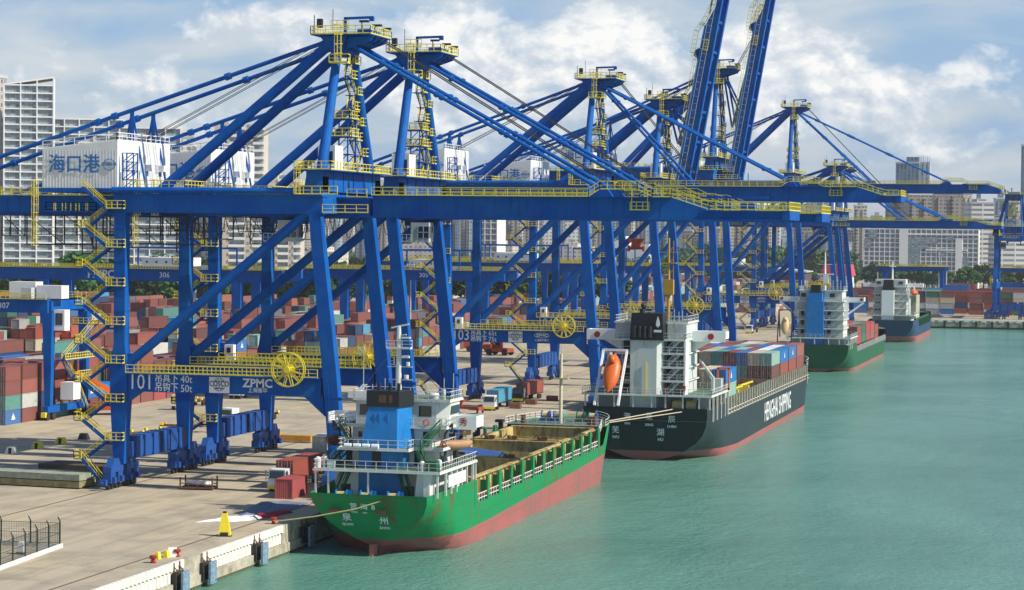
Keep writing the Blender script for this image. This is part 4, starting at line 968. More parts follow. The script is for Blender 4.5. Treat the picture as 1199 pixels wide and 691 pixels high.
# accommodation
def house(root, decks, mt='offw'):
    for (x0, x1, y0, y1, z0, z1) in decks:
        b = MB(); b.box(x0, x1, y0, y1, z0, z1)
        n = int((x1-x0)/1.6)
        for k in range(1, n): b.box(x0+k*1.6-.02, x0+k*1.6+.02, y0-.015, y0, z0+.1, z1-.2)
        b.build('deckhouse', mt, root)
def slab(root, x0, x1, y0, y1, z, rail='white', t=.22, edges='fblr', mt='offw', step=1.35):
    MB().box(x0, x1, y0, y1, z-t, z).build('deck_slab', mt, root)
    d = MB().box(x0+.12, x1-.12, y0+.12, y1-.12, z+.001, z+.02).build('deck_paint', 'deckgreen', root)
    r = MB(); e = .1
    if 'f' in edges: r.rail([(x0+e, y0+e, z), (x1-e, y0+e, z)], step=step, t=.06)
    if 'b' in edges: r.rail([(x0+e, y1-e, z), (x1-e, y1-e, z)], step=step, t=.06)
    if 'l' in edges: r.rail([(x0+e, y0+e, z), (x0+e, y1-e, z)], step=step, t=.06)
    if 'r' in edges: r.rail([(x1-e, y0+e, z), (x1-e, y1-e, z)], step=step, t=.06)
    r.build('railing', rail, root)
A, B_, C_, T_ = 6.65, 9.0, 11.5, 14.6
slab(s1, -7.9, 8.0, 1.6, 23.5, A)
house(s1, [(-6.2, 6.2, 6.0, 21, 2.4, A-.22), (-5.6, 5.4, 9.4, 20.5, A, B_-.22), (-5.2, 5.0, 10.6, 20.0, B_, C_-.22)])
slab(s1, -6.4, 7.0, 7.8, 21.5, B_); slab(s1, -6.9, 7.0, 9.6, 21.0, C_)
for sg in (1, -1):
    w_ = MB(); w_.box(sg*7.9-1.7, sg*7.9+1.7, 15.0, 19.2, C_-.22, C_); w_.box(min(sg*6.2, sg*9.6), max(sg*6.2, sg*9.6), 14.9, 15.02, C_-.5, C_+1.15) if sg > 0 else None
    w_.box(sg*9.5-.06, sg*9.5+.06, 15.0, 19.2, C_-.2, C_+1.15); w_.box(sg*7.9-1.7, sg*7.9+1.7, 19.1, 19.2, C_, C_+1.15); w_.build('bridge_wing', 'whitebright', s1)
    r = MB(); r.rail([(sg*6.4, 15.0, C_), (sg*9.5, 15.0, C_)], step=1, t=.06); r.build('railing', 'white', s1)
text('wing_mark', '秀', 1.1, (8.2, 14.86, C_+.35), FRONT, 'red', s1, bold=.03)
b = MB(); b.box(-5.3, 5.0, 12.6, 19.8, C_, T_-.2); b.hexa([(5.0, 12.6, C_), (6.3, 13.6, C_), (6.3, 19.0, C_), (5.0, 19.8, C_)], [(5.0, 12.6, T_-.2), (6.6, 13.6, T_-.2), (6.6, 19.0, T_-.2), (5.0, 19.8, T_-.2)])
wh = b.build('wheelhouse', 'offw', s1)
g_ = MB(); windows(g_, (-4.0, 3.6), C_+1.1, C_+2.4, 12.58, 1.6); g_.box(6.42, 6.60, 14.0, 18.6, C_+1.4, C_+2.4)
g_.build('window', 'glass', wh)
slab(s1, -5.6, 6.8, 12.3, 20.2, T_, edges='fblr')
# funnel
b = MB(); b.hexa([(-3.9, 5.9, 2.4), (1.7, 5.9, 2.4), (1.7, 11.0, 2.4), (-3.9, 11.0, 2.4)], [(-3.9, 5.9, A-.25), (1.7, 5.9, A-.25), (1.7, 11.0, A-.25), (-3.9, 11.0, A-.25)])
b.box(-3.9, 1.7, 5.95, 10.6, A+.01, B_-.25)
b.hexa([(-3.7, 5.9, B_+.0), (.9, 5.9, B_), (2.1, 10.6, B_), (-3.7, 10.6, B_)], [(-2.9, 6.8, 14.0), (.7, 6.8, 14.0), (1.7, 10.2, 14.0), (-2.9, 10.2, 14.0)])
for x in (-2.6, -.9): b.box(x-.55, x-.5, 6.42, 6.75, 11.6, 13.2); b.box(x+.5, x+.55, 6.42, 6.75, 11.6, 13.2)
fu = b.build('funnel', 'lblue', s1)
b = MB(); b.hexa([(-3.15, 6.6, 14.0), (.95, 6.6, 14.0), (1.95, 10.4, 14.0), (-3.15, 10.4, 14.0)], [(-3.15, 6.6, 15.9), (.95, 6.6, 15.9), (1.95, 10.4, 15.9), (-3.15, 10.4, 15.9)]); b.build('funnel_top', 'black', fu)
b = MB(); b.box(-1.6, -.7, 6.57, 6.6, 14.5, 15.4); b.box(-.3, .1, 6.57, 6.6, 14.5, 15.4); b.build('vent_grille', 'rust', fu)
b = MB()
for x in (-2.0, -.6, .5): b.cyl((x, 8.4, 15.9), .22, .9)
b.build('exhaust_pipe', 'dark', fu)
b = MB(); b.box(-2.2, -1.1, 5.86, 5.9, A+.1, A+2.0); b.box(-3.9+.4, -3.5, 5.86, 5.9, A+.1, A+2.0); b.build('door', 'dark', fu)
slab(s1, -5.6, 3.4, 4.6, 7.6, B_, edges='flr')
b = MB()
for k in range(4): b.tube((-4.6+k*1.15, 4.3, B_+.35), (-3.75+k*1.15, 4.3, B_+.35), .3, n=10)
b.build('liferaft_canister', 'whitebright', s1)
# stairs
b = MB(); b.stair((4.4, 2.2, 2.4), (2.2, 5.2, A), .8, (1, 0, 0)); b.stair((-5.4, 2.2, 2.4), (-4.3, 5.4, A), .8, (1, 0, 0)); b.stair((5.6, 4.6, A), (3.6, 8.0, B_), .8, (1, 0, 0)); b.stair((-6.6, 4.6, A), (-5.0, 8.4, B_), .8, (1, 0, 0))
b.stair((4.2, 7.9, B_), (6.2, 9.8, C_), .8, (0, 1, 0)); b.stair((-4.6, 7.9, B_), (-6.6, 9.8, C_), .8, (0, 1, 0)); b.build('ladderway', 'dgreen', s1)
b = MB()
windows(b, (3.4,), A+.2, A+1.9, 9.38, .8); windows(b, (4.2,), B_+.2, B_+1.9, 10.58, .8); windows(b, (-5.3,), A+.2, A+1.9, 9.38, .8); windows(b, (-4.8, 3.2), 2.6, 4.6, 5.98, 1.2); b.build('door', 'dark', s1)
b = MB(); windows(b, (-4.2, -2.9), B_+1.0, B_+1.7, 10.58, .5); b.box(5.4, 5.43, 13, 13.7, A+1, A+1.6); b.box(5.4, 5.43, 16, 16.7, A+1, A+1.6); b.box(5.0, 5.03, 14, 14.6, B_+1, B_+1.6); b.build('porthole', 'glass', s1)
# posts carrying deck A at stern and starboard screen
b = MB()
for x in (-7.6, -6.0, -1.0, 6.0, 7.6): b.beam((x, 2.0, 3.6), (x, 2.0, A-.2), .22)
for y in (6, 9, 12, 15, 18, 21.5, 23.2): b.beam((7.75, y, 3.6), (7.75, y, A-.2), .25)
b.box(5.9, 6.6, 1.9, 2.6, 2.4, A-.2); b.box(7.9, 8.02, 6.4, 16.5, 4.6, 6.0); b.hexa([(4.6, 2.4, 2.4), (6.2, 2.4, 2.4), (6.2, 5.8, 2.4), (4.6, 5.8, 2.4)], [(5.0, 2.4, A-.25), (6.2, 2.4, A-.25), (6.2, 5.8, A-.25), (5.0, 5.8, A-.25)])
b.build('deck_support', 'offw', s1)
# mooring winches with rope drums
for k, x in enumerate((-4.3, -1.2, 2.2)):
    b = MB(); b.tube((x-.75, 2.2, 3.5), (x-.6, 2.2, 3.5), .8, n=14); b.tube((x+.6, 2.2, 3.5), (x+.75, 2.2, 3.5), .8, n=14); b.box(x-.9, x+.9, 1.7, 2.9, 2.4, 2.9); b.box(x+.8, x+1.2, 1.9, 2.6, 2.5, 4.2); wn = b.build('mooring_winch', 'lblue', s1)
    MB().tube((x-.6, 2.2, 3.5), (x+.6, 2.2, 3.5), .55, n=14).build('rope_drum', 'ropeY', wn)
b = MB(); b.box(-1.0, -.4, -.03+.1, .1, 2.9, 3.35); b.build('fairlead', 'rust', s1) if False else None

for bx in ((-3.0,), (3.1,)): pass
b = MB(); b.box(6.0, 7.3, 2.6, 4.4, A, A+1.3); b.build('deck_locker', 'dgreen', s1)
b = MB()
for (x, y, r_) in ((6.9, 6, .3), (-7.6, 3, .35), (-7.2, 5, .3), (5.5, 1.9+1, .28)): b.cyl((x, y, A), r_, .9); b.sphere((x, y, A+.95), r_*1.25)
b.cyl((4.0, 15.5, T_), .55, .5, .7); b.cyl((4.0, 15.5, T_+.5), .75, .25, .6); b.cyl((5.6, 14, T_), .25, 1.3); b.build('ventilator', 'offw', s1)
b = MB()
for x in (-3.6, 2.6): b.box(x-.5, x+.5, .9, 1.5, A+.4, A+1.1) if False else None
b.box(-6.1, -5.1, 1.72, 1.9, A+.2, A+1.0); b.build('air_conditioner', 'white', s1)
b = MB()
for (x, z) in ((7.0, B_+.6), (4.4, C_+.55), (5.0, A+.6)):
    for k in range(12):
        a0, a1 = math.pi*k/6, math.pi*(k+1)/6; b.beam((x+.36*math.cos(a0), 7.7 if z < 11 else 9.6, z+.36*math.sin(a0)), (x+.36*math.cos(a1), 7.7 if z < 11 else 9.6, z+.36*math.sin(a1)), .13)
b.build('life_ring', 'orange', s1)
# mast
b = MB(); b.tube((-.9, 17, T_), (-.9, 17, 23.4), .42, .26, n=10); b.box(-2.4, .7, 16.4, 17.6, 20.6, 20.75); b.beam((-2.4, 17, 18.4), (.9, 17, 18.4), .12); b.beam((-2.2, 17, 16.8), (.9, 17, 16.8), .12)
b.beam((-1.9, 17, 23.2), (.4, 17, 23.7), .2); b.beam((-.9, 17, 22.3), (.1, 16.8, 22.4), .15); b.box(-.5, .5, 16.6, 17.2, 19.5, 19.8); b.box(-.5, .6, 16.6, 17.2, 21.9, 22.1); b.cyl((.1, 17, 16.9), .3, .5, n=8); b.cyl((.3, 17, 18.5), .25, .5, n=8); b.rail([(-2.4, 16.4, 20.75), (.7, 16.4, 20.75), (.7, 17.6, 20.75)], h=.9, step=1, t=.06)
for x, hh in ((-5.2, 6.2), (-4.0, 1.6), (-2.4, 2.4), (3.0, 2.0), (5.2, 2.6), (6.4, 3.2)): b.beam((x, 16, T_), (x, 16, T_+hh), .07)
b.build('mast', 'offw', s1)
b = MB(); b.beam((-1.5, 17, 20.6), (-5.4, 13, T_+.2), .05); b.beam((-.3, 17, 20.6), (6.4, 13, T_+.2), .05); b.build('stay_wire', 'rope', s1)
b = MB(); b.box(-6.4, -3.6, 12.8, 13.6, T_, T_+.9); b.hexa([(-6.3, 13, T_), (-5.6, 13, T_), (-5.6, 13.5, T_), (-6.3, 13.5, T_)], [(-4.6, 13, T_+1.7), (-4.0, 13, T_+1.7), (-4.0, 13.5, T_+1.7), (-4.6, 13.5, T_+1.7)]); b.build('radar_scanner', 'whitebright', s1)
for o in list(bpy.data.objects):
    if o.name in _pre or o.parent is not s1: continue
    if o.name.startswith('wing_mark'): o.location.y = 5.78+.76*14.86; continue
    o.location.y = 5.78; o.scale.y = .76; o.location.x = .3
for o in list(bpy.data.objects):
    if o.name.startswith(('funnel', 'vent_grille', 'exhaust_pipe')) and o.parent is s1: o.location.x = 1.0
# rescue boats
lb = lifeboat('tan', 5.6, 1.15, .25).build('lifeboat', 'tan', smooth=True); lb.rotation_euler = (0, 0, R(-28)); lb.location = (CX1+7.6, Y1+16.5, 9.5); tag(lb, 'tan lifeboat hanging from a davit on the starboard side of the green ship', 'lifeboat')
lb = lifeboat('tan', 5.0, .95, .4).build('lifeboat', mat('brown_lifeboat', (.16, .06, .05), .5), smooth=True); lb.location = (CX1-7.6, Y1+15, 9.7); tag(lb, 'dark red lifeboat on the quay side of the green ship, beside its bridge wing', 'lifeboat')
b = MB()
for sg, x in ((1, 7.6), (-1, -7.6)):
    for y in (14.4, 18.4): b.path([(x-sg*.9, y, A), (x-sg*.9, y, 10.6), (x, y, 11.9), (x, y, 11.0)], .13)
b.cyl((6.4, 20.5, A), .3, 2.2); b.tube((6.4, 20.5, A+2.0), (7.8, 18.0, A+3.6), .2); b.tube((6.6, 13, A+.8), (7.2, 13, A+.8), .7, n=12); b.build('davit', 'dark', s1)
_pre = set(o.name for o in bpy.data.objects)
b = MB(); b.box(-5.0, -3.6, 5.25, 5.6, 3.0, 3.45); b.box(.8, 2.2, 5.25, 5.6, 3.0, 3.45); b.build('fairlead', 'rust', s1)
# foredeck
b = MB(); b.rail([(-7.4, 99.2, 6.2), (7.4, 99.2, 6.2)], step=1.5, t=.07); pts = []
for k in range(12):
    y = 99.2+k*1.6; pts.append((half1(y, 5.0, 0)-.05, y, 6.35))
b.rail(pts, step=1.6, t=.08, h=.9); b.rail([(-p[0], p[1], p[2]) for p in pts], step=1.6, t=.08, h=.9); b.rail([(7.8, 93, 3.2), (7.7, 98.4, 6.2)], step=1.0, t=.09); b.build('bow_railing', 'offw', s1)
b = MB(); b.tube((0, 103, 6.2), (0, 103, 17.2), .3, .22); b.box(-1.3, 1.3, 102.6, 103.4, 13.2, 13.35); b.prism([(-1.3, 14.1), (-1.0, 13.3), (1.0, 13.3), (1.3, 14.1), (1.2, 14.1), (.9, 13.45), (-.9, 13.45), (-1.2, 14.1)], 'y', 102.55, 102.7); b.beam((0, 103, 17), (0, 103, 18.6), .1); b.build('foremast', mat('cream_mast_paint', (.66, .6, .42), .5), s1)
for k, (x, c_) in enumerate(((-3.4, 'ropeY'), (-1.4, 'lblue'), (2.4, 'sg'), (4.4, 'ropeY'))):
    wn = MB(); wn.box(x-.8, x+.8, 106, 108, 6.2, 6.6); wn.tube((x-.7, 107, 7.1), (x-.55, 107, 7.1), .75, n=12); wn.tube((x+.55, 107, 7.1), (x+.7, 107, 7.1), .75, n=12); w2 = wn.build('anchor_winch', 'blue2' if c_ != 'sg' else 'dgreen', s1)
    MB().tube((x-.55, 107, 7.1), (x+.55, 107, 7.1), .55, n=12).build('rope_drum', 'ropeY' if c_ == 'ropeY' else 'greyc', w2)
b = MB(); b.box(5.0, 6.4, 99.6, 101, 6.2, 7.6); b.cyl((-5.6, 101, 6.2), .4, 1.3); b.cyl((6.6, 103, 6.2), .3, 1.1); b.build('deck_fitting', 'rust', s1)
for o in list(bpy.data.objects):
    if o.name not in _pre and o.parent is s1: o.location.z = -1.3
b = MB(); b.box(-.22, .22, 6.4, 8.4, -7, -2.1); b.cyl((0, 7.4, -6.5), .5, 3.0); b.build('rudder', 'h_red', s1)
tl = R(-1)*0+math.atan(.55)*0
def tr1(z): return 5+.55*max(0, 4.01-z)-.07
TT = math.atan(.55)
for (t, sz, x, z) in (('营', .95, -2.0, 2.45), ('海', .95, -.7, 2.4), ('8', .95, .45, 2.4), ('YING', .34, -2.0, 1.75), ('HAI', .34, -.7, 1.7), ('泉', 1.2, -3.1, 1.0), ('州', 1.2, 1.5, .7), ('QUAN', .48, -3.1, .15), ('ZHOU', .48, 1.5, -.15)):
    text('ship_name', t, sz, (x, tr1(z)-.05, z), (R(90)+TT, 0, 0), 'lettw', s1, bold=.03)
# gangway
b = MB(); b.rail([(-9.2, 92, 3.2), (-11.6, 98, .3)], step=1, t=.07); b.rail([(-10.2, 92, 3.2), (-12.6, 98, .3)], step=1, t=.07); b.hexa([(-10.2, 92, 3.0), (-9.2, 92, 3.0), (-11.6, 98, .1), (-12.6, 98, .1)], [(-10.2, 92, 3.2), (-9.2, 92, 3.2), (-11.6, 98, .3), (-12.6, 98, .3)])
gw = b.build('gangway', 'white'); gw.location = (CX1, Y1, 0); tag(gw, 'white gangway leading from the green ship bow area down to the quay', 'gangway')
b = MB(); b.path([(CX1+1.5, Y1+5.2, 3.25), (-86.5, 258.7, 2.25), (-91.5, 258.6, 1.2), (-95.7, 258.9, .5), (-96.9, 259.2, .42)], .085, n=6)
tag(b.build('mooring_rope', 'ropeY'), 'yellow mooring rope from the green stern to the red bollard', 'rope')

# ---- ship 2 : black container feeder
ROPEZ = 4.6
CX2, Y2 = -77.2, 386.0
s2 = empty('cargo_ship', (CX2, Y2, 0)); tag(s2, 'black hulled container ship with grey white bridge, second at the quay', 'ship')
def top2(y): return 5.6 if y < 17.5 else (3.2 if y < 128 else 3.2+(y-128)*.55 if y < 134 else 6.5)
half2 = ship_hull(s2, 158, 11.2, top2, lambda y: -1.9+.0*y if y < 8 else -1.9-.9*min(1, (y-8)/22)+.004*y, 'h_black', 'h_red', lambda y: 3.4 if y < 18 else (2.2 if y < 130 else 6.0), stern_len=32, bow_len=36, rake=7, srake=.35, zb0=-3.7, p0=3.0, q0=1.5)
slab(s2, -11.2, 11.4, .6, 20, 7.7, mt='offw')
dz = 2.35
for k in range(4):
    z = 7.7+dz*k; wd = 9.0
    house(s2, [(-5.2, 6.2, 5.0, 15.5, z, z+dz-.2)], mt='greywhite')
    slab(s2, -5.8, 6.5, 2.2, 16, z+dz, mt='offw', edges='fl' if k < 3 else 'flr')
# casing (central) with funnel
b = MB()
pts = []
b.box(-2.9, 1.7, 1.4, 5, 3.4, 17.0); b.hexa([(1.7, 1.4, 7.7), (2.6, 2.6, 7.7), (2.6, 5, 7.7), (1.7, 5, 7.7)], [(1.7, 1.4, 17.0), (2.6, 2.6, 17.0), (2.6, 5, 17.0), (1.7, 5, 17.0)])
b.build('engine_casing', 'greywhite', s2)
b = MB(); b.hexa([(-3.0, 1.2, 17.0), (2.8, 1.2, 17.0), (2.8, 5.4, 17.0), (-3.0, 5.4, 17.0)], [(-2.8, 1.6, 21.6), (2.6, 1.6, 21.6), (2.6, 5.2, 21.6), (-2.8, 5.2, 21.6)]); fu = b.build('funnel', 'black', s2)
b = MB()
for x in (-2.2, -1.3, -.4, .5): b.tube((x, 1.3, 17.5), (x, 1.3, 19.4), .36, n=10)
b.cyl((-1.2, 3, 21.6), .5, .7); b.build('exhaust_pipe', 'dark', fu); MB().sphere((-1.0, 3, 22.8), .55).build('exhaust_cowl', 'dark', fu)
b = MB(); b.prism([(1.5, 19.6), (1.85, 19.2), (2.2, 19.6), (2.1, 20.3), (1.85, 21.1), (1.6, 20.3)], 'y', 1.22, 1.34); b.build('funnel_emblem', 'lettw', fu); MB().box(1.2, 2.5, 1.1, 1.18, 18.4, 18.8).build('funnel_emblem', 'lettw', fu)
b = MB()
for k in range(4): windows(b, (-4.3, 3.3), 8.0+dz*k, 9.8+dz*k, 4.97, 1.1)
b.build('door', 'dark', s2)
b = MB()
for k in range(4):
    z = 7.7+dz*k; b.stair((3.2, 3.4, z), (5.6, 3.4, z+dz), .9, (0, 1, 0))
b.build('outside_stair', 'offw', s2)
b = MB(); b.box(6.2, 6.55, 2.3, 5.2, 7.7, 17.0); b.build('side_screen', 'whitebright', s2)
b = MB(); b.box(-6.4, -3.1, 5.4, 15.5, 17.15, 19.8); b.box(2.9, 6.2, 4.6, 15.5, 17.15, 19.8); b.box(-3.1, 2.9, 6, 15.5, 17.15, 19.6); b.build('wheelhouse', 'greywhite', s2)
slab(s2, -6.5, 6.4, 4.8, 15.7, 20.0, edges='flr')
b = MB()
for sg in (1, -1):
    b.box(min(sg*6.4, sg*12.3), max(sg*6.4, sg*12.3), 9.0, 12.4, 16.9, 17.1)
    b.box(min(sg*6.5, sg*12.3), max(sg*6.5, sg*12.3), 8.9, 9.02, 16.6, 18.4); b.box(sg*12.2-.1, sg*12.2+.1, 9.0, 12.4, 16.9, 18.4); b.box(min(sg*6.5, sg*12.3), max(sg*6.5, sg*12.3), 12.3, 12.42, 17.1, 18.4)
    b.prism([(sg*6.4, 16.9), (sg*10.2, 16.9), (sg*6.4, 14.8)], 'y', 10.4, 10.6)
b.build('bridge_wing', 'whitebright', s2)
b = MB()
for x in (-10.4, 9.7): b.tube((x, 8.8, 17.5), (x, 8.9, 17.5), .55, n=16)
b.build('wing_marker', 'red', s2)
b = MB()
for x in (-5, -4, 3, 3.8, 4.6, 5.2, 6): b.beam((x, 6, 20.0), (x, 6, 21.6+(x % 2)*.4), .09)
b.box(3.0, 6.2, 5, 5.1, 20.9, 21.0); b.build('aerial', 'offw', s2)
b = MB(); b.tube((1.6, 12, 20), (1.6, 12, 34.5), .3, .15); b.box(.7, 2.5, 11.5, 12.5, 24.6, 27.2); b.box(.2, 3, 11.6, 12.4, 30, 30.2); b.beam((0, 12, 32), (3.2, 12, 32), .14)
for k in range(6): b.beam((1.6, 12, 22+k*2), (2.4, 12, 23+k*2), .12); b.beam((2.4, 12, 22+k*2), (2.4, 12, 24+k*2), .12)
b.build('mast', mat('yellow_brown_mast', (.5, .3, .04), .6), s2)
text('deck_letters', 'DW', 1.3, (4.9, 4.9, 14.0), FRONT, 'black', s2, bold=.03)
b = MB(); b.box(-5.6, -4.6, 2.0, 2.2, 10.8, 11.8); b.box(-3.9, -2.6, 2.4, 3.8, 3.4, 5.2); b.box(5.8, 6.6, 2.2, 2.4, 8.5, 9.3); b.box(2.9, 3.5, 2.05, 2.2, 8.3, 9.0); b.build('fire_box', 'red', s2)
b = MB(); b.box(-.2, -.05, 1.15, 1.3, 6.6, 13.2); b.build('vent_pipe', 'yellow', s2)
# poop winches
b = MB()
for x in (5.3, 7.7): b.tube((x-.9, 2.4, 5.9), (x+.9, 2.4, 5.9), .95, n=14)
b.build('rope_drum', 'ropeY', s2)
b = MB()
for x in (4.2, 6.5, 8.8): b.tube((x-.1, 2.4, 5.9), (x+.1, 2.4, 5.9), 1.15, n=14)
b.box(3.8, 9.2, 1.8, 3.2, 3.4, 5.2); b.build('mooring_winch', 'rust', s2)
b = MB()
for x in (-10.6, -8.4, -5.5, -2.2, 1.0, 3.4, 6.4, 9.2, 11.0): b.beam((x, .9, 5.4), (x, .9, 7.6), .25)
for y in (4, 8, 12, 16, 19.6): b.beam((11.1, y, 3.2), (11.1, y, 7.6), .3)
b.build('deck_support', 'offw', s2)
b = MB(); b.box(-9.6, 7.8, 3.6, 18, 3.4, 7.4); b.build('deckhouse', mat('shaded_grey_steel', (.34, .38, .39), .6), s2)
# free fall lifeboat and cradle
lb = lifeboat('orange', 7.6, 1.5).build('lifeboat', 'orange', smooth=True); lb.location = (CX2-5.6, Y2-1.2, 11.4); lb.rotation_euler = (R(58), 0, R(-6)); tag(lb, 'orange free-fall lifeboat hanging nose down at the stern of the black ship', 'lifeboat')
b = MB()
for x in (-7.6, -3.5):
    b.beam((x, 1.4, 15.2), (x-.5, -3.2, 6.0), .38); b.beam((x, 1.4, 15.2), (x, 5.5, 14.6), .38); b.beam((x, 5.5, 14.6), (x, 5.0, 7.8), .32); b.rail([(x-.1, 1.0, 14.0), (x-.5, -2.6, 7.4)], step=1.5, t=.08, h=.8)
b.beam((-7.6, 1.4, 15.2), (-3.5, 1.4, 15.2), .4); b.beam((-7.4, 4, 9.5), (-3.6, 4, 9.5), .25); b.build('lifeboat_ramp', 'whitebright', s2)
# text on transom
for (t, sz, x, z) in (('海', 1.3, -3.1, 3.9), ('星', 1.3, .7, 4.0), ('辰', 1.3, 4.6, 3.6), ('HAI', .6, -3.1, 2.75), ('XING', .6, .7, 2.6), ('CHEN', .6, 4.6, 2.4), ('芜', 1.35, -5.2, 1.5), ('湖', 1.4, 2.6, 1.3), ('WU', .7, -5.2, .3), ('HU', .7, 2.6, .1)):
    text('ship_name', t, sz, (x, .1925*max(0, 5.6-z)-.07, z), (R(90)+math.atan(.1925), 0, 0), 'lettw', s2, bold=.03)
text('hull_lettering', 'HENGHAI SHIPPING', 5.2, (11.26, 82, .3), STBD, 'lettw', s2, bold=.012, sx=.82)
# lashing bridges and gunwale frames
b = MB(); b2 = MB(); b4 = MB()
y = 20.5
while y < 130:
    for sg in (1,):
        b.box(sg*10.9-.25, sg*10.9+.14, y, y+.55, 2.2, 6.3); b4.box(sg*9.9-.1, sg*9.9+.1, y+1.2, y+1.6, 2.2, 6.0)
        b2.beam((sg*10.9, y+.5, 3.3), (sg*10.9, y+3.0, 3.3), .12); b2.beam((sg*10.9, y+.5, 4.0), (sg*10.9, y+3.0, 4.0), .12)
        if int(y) % 2 == 0: b4.box(min(sg*9.7, sg*10.8), max(sg*9.7, sg*10.8), y+.6, y+1.1, 2.2, 4.6)
    y += 3.1
b.build('lashing_post', mat('grey_green_steel', (.40, .43, .41), .7, dirt=.5, dirtcol=(.34, .27, .12)), s2); b4.build('stanchion', bpy.data.materials['grey_green_steel'], s2); b2.build('side_railing', 'offw', s2)
b = MB(); b.box(-9.4, 9.4, 20.5, 130, 2.2, 4.2); b.box(-9.5, 9.5, 20.3, 35.6, 4.2, 5.85); b.box(-9.5, 9.5, 78, 130.4, 4.2, 6.05); b.build('hatch_cover', mat('red_brown_hatch', (.16, .06, .05), .7, dirt=.5, dirtcol=(.28, .25, .18)), s2)
b = MB()
for (x, y) in ((6, 40), (7.2, 46), (4.2, 52), (7, 60), (2.4, 60)): b.box(x-.5, x+1.6, y-.4, y+.4, 4.2, 6.0); b.beam((x, y, 5.9), (x+2, y+2, 6.6), .3)
b.build('lashing_gear', 'yellow', s2)
b = MB(); b.cyl((9.6, 12.5, 7.7), .3, 2.6); b.tube((9.6, 12.5, 10.2), (7.6, 10.2, 13.4), .22); b.tube((9.6, 12.5, 9.4), (8.4, 11.4, 12.0), .12); b.box(8.6, 10.4, 16, 18.6, 7.7, 9.8); b.build('provision_crane', 'greyw', s2)
b = MB()
for z in (7.75, 11.4): b.box(9.4, 11.6, 17.8, 18.2, z, z+.35)
b.box(9.4, 9.7, 17.8, 18.2, 7.7, 11.6); b.box(11.3, 11.6, 17.8, 18.2, 7.7, 11.6); b.build('cargo_frame', 'orange', s2)
pts = [(half2(Lk, 6.4, 0)-.1, Lk, 6.4) for Lk in [128+2.4*k for k in range(12)]]
b = MB(); b.rail(pts, step=2, t=.1); b.rail([(-p[0], p[1], p[2]) for p in pts], step=2, t=.1); b.build('bow_railing', 'offw', s2)
b = MB(); b.path([(CX2+4.8, Y2+.2, 5.4), (-79.6, 367.0, 4.6)], .09); tag(b.build('mooring_rope', mat('pale_rope', (.6, .5, .38), .85)), 'pale mooring rope from the black stern towards the green ship bow, upper one', 'rope', 'pale stern ropes')
b = MB(); b.path([(CX2+6.4, Y2+.2, 5.0), (-79.5, 366.5, 4.4)], .08); tag(b.build('mooring_rope', bpy.data.materials['pale_rope']), 'pale mooring rope from the black stern towards the green ship bow, lower one', 'rope', 'pale stern ropes')
# containers aboard
cols2 = [['pale grey', 'rust red', 'cream', 'faded red', 'cream', 'blue'], ]
def bay(cx, y, z, ncol, tiers, pal, place, x0=None, group='containers on ship decks', Ln=12.19):
    n = 0
    for t in range(tiers):
        for c in range(ncol):
            x = (cx-ncol*2.5/2+1.25+c*2.5) if x0 is None else x0+c*2.5
            col = pal[t][c % len(pal[t])]
            side = ['quay side', 'second across', 'third across', 'fourth across', 'fifth across', 'sixth across', 'seventh across', 'outermost']
            lab = f"{col} container, {side[min(c, 7)] if c < ncol-1 else 'outermost'}, {['lower', 'upper'][t]}, {place}"
            container(x, y, z+t*2.6, col, Ln, 0, lab, group, emblem=(col == 'blue'), door=True)
bay(CX2+.3, Y2+28, 5.9, 8, 1, [['brown red', 'pale grey', 'rust red', 'brown red', 'cream', 'rust red', 'cream', 'pale green']], 'aft bay bottom, black ship')
bay(CX2+.3, Y2+28, 8.5, 8, 1, [['cream', 'rust red', 'faded red', 'brown red', 'rust red', 'brown red', 'cream', 'blue']], 'aft bay top, black ship')
pl = [[['rust red', 'pale grey', 'brown red', 'rust red', 'brown red', 'sea green', 'brown red'], ['white', 'brown red', 'cream', 'sea green', 'brown red', 'blue', 'cream', 'pale green']],
      [['rust red', 'brown red', 'blue', 'rust red', 'brown red', 'cream', 'sea green', 'rust red'], ['rust red', 'faded red', 'cream', 'blue', 'pale green', 'rust red', 'white', 'blue']],
      [['rust red', 'brown red', 'blue', 'rust red', 'brown red', 'cream', 'sea green', 'rust red'], ['brown red', 'blue', 'rust red', 'pale green', 'rust red', 'blue', 'white', 'blue']],
      [['brown red', 'rust red', 'faded red', 'cream', 'rust red', 'brown red', 'blue', 'rust red'], ['white', 'rust red', 'brown red', 'white', 'cream', 'rust red', 'brown red', 'faded red']]]
pl[0][0].append('brown red')
for k in range(4):
    bay(CX2+.3, Y2+84.8+k*12.7, 6.1, 8, 2, pl[k], ['first bay', 'second bay', 'third bay', 'fourth bay'][k]+' of black ship main stack')

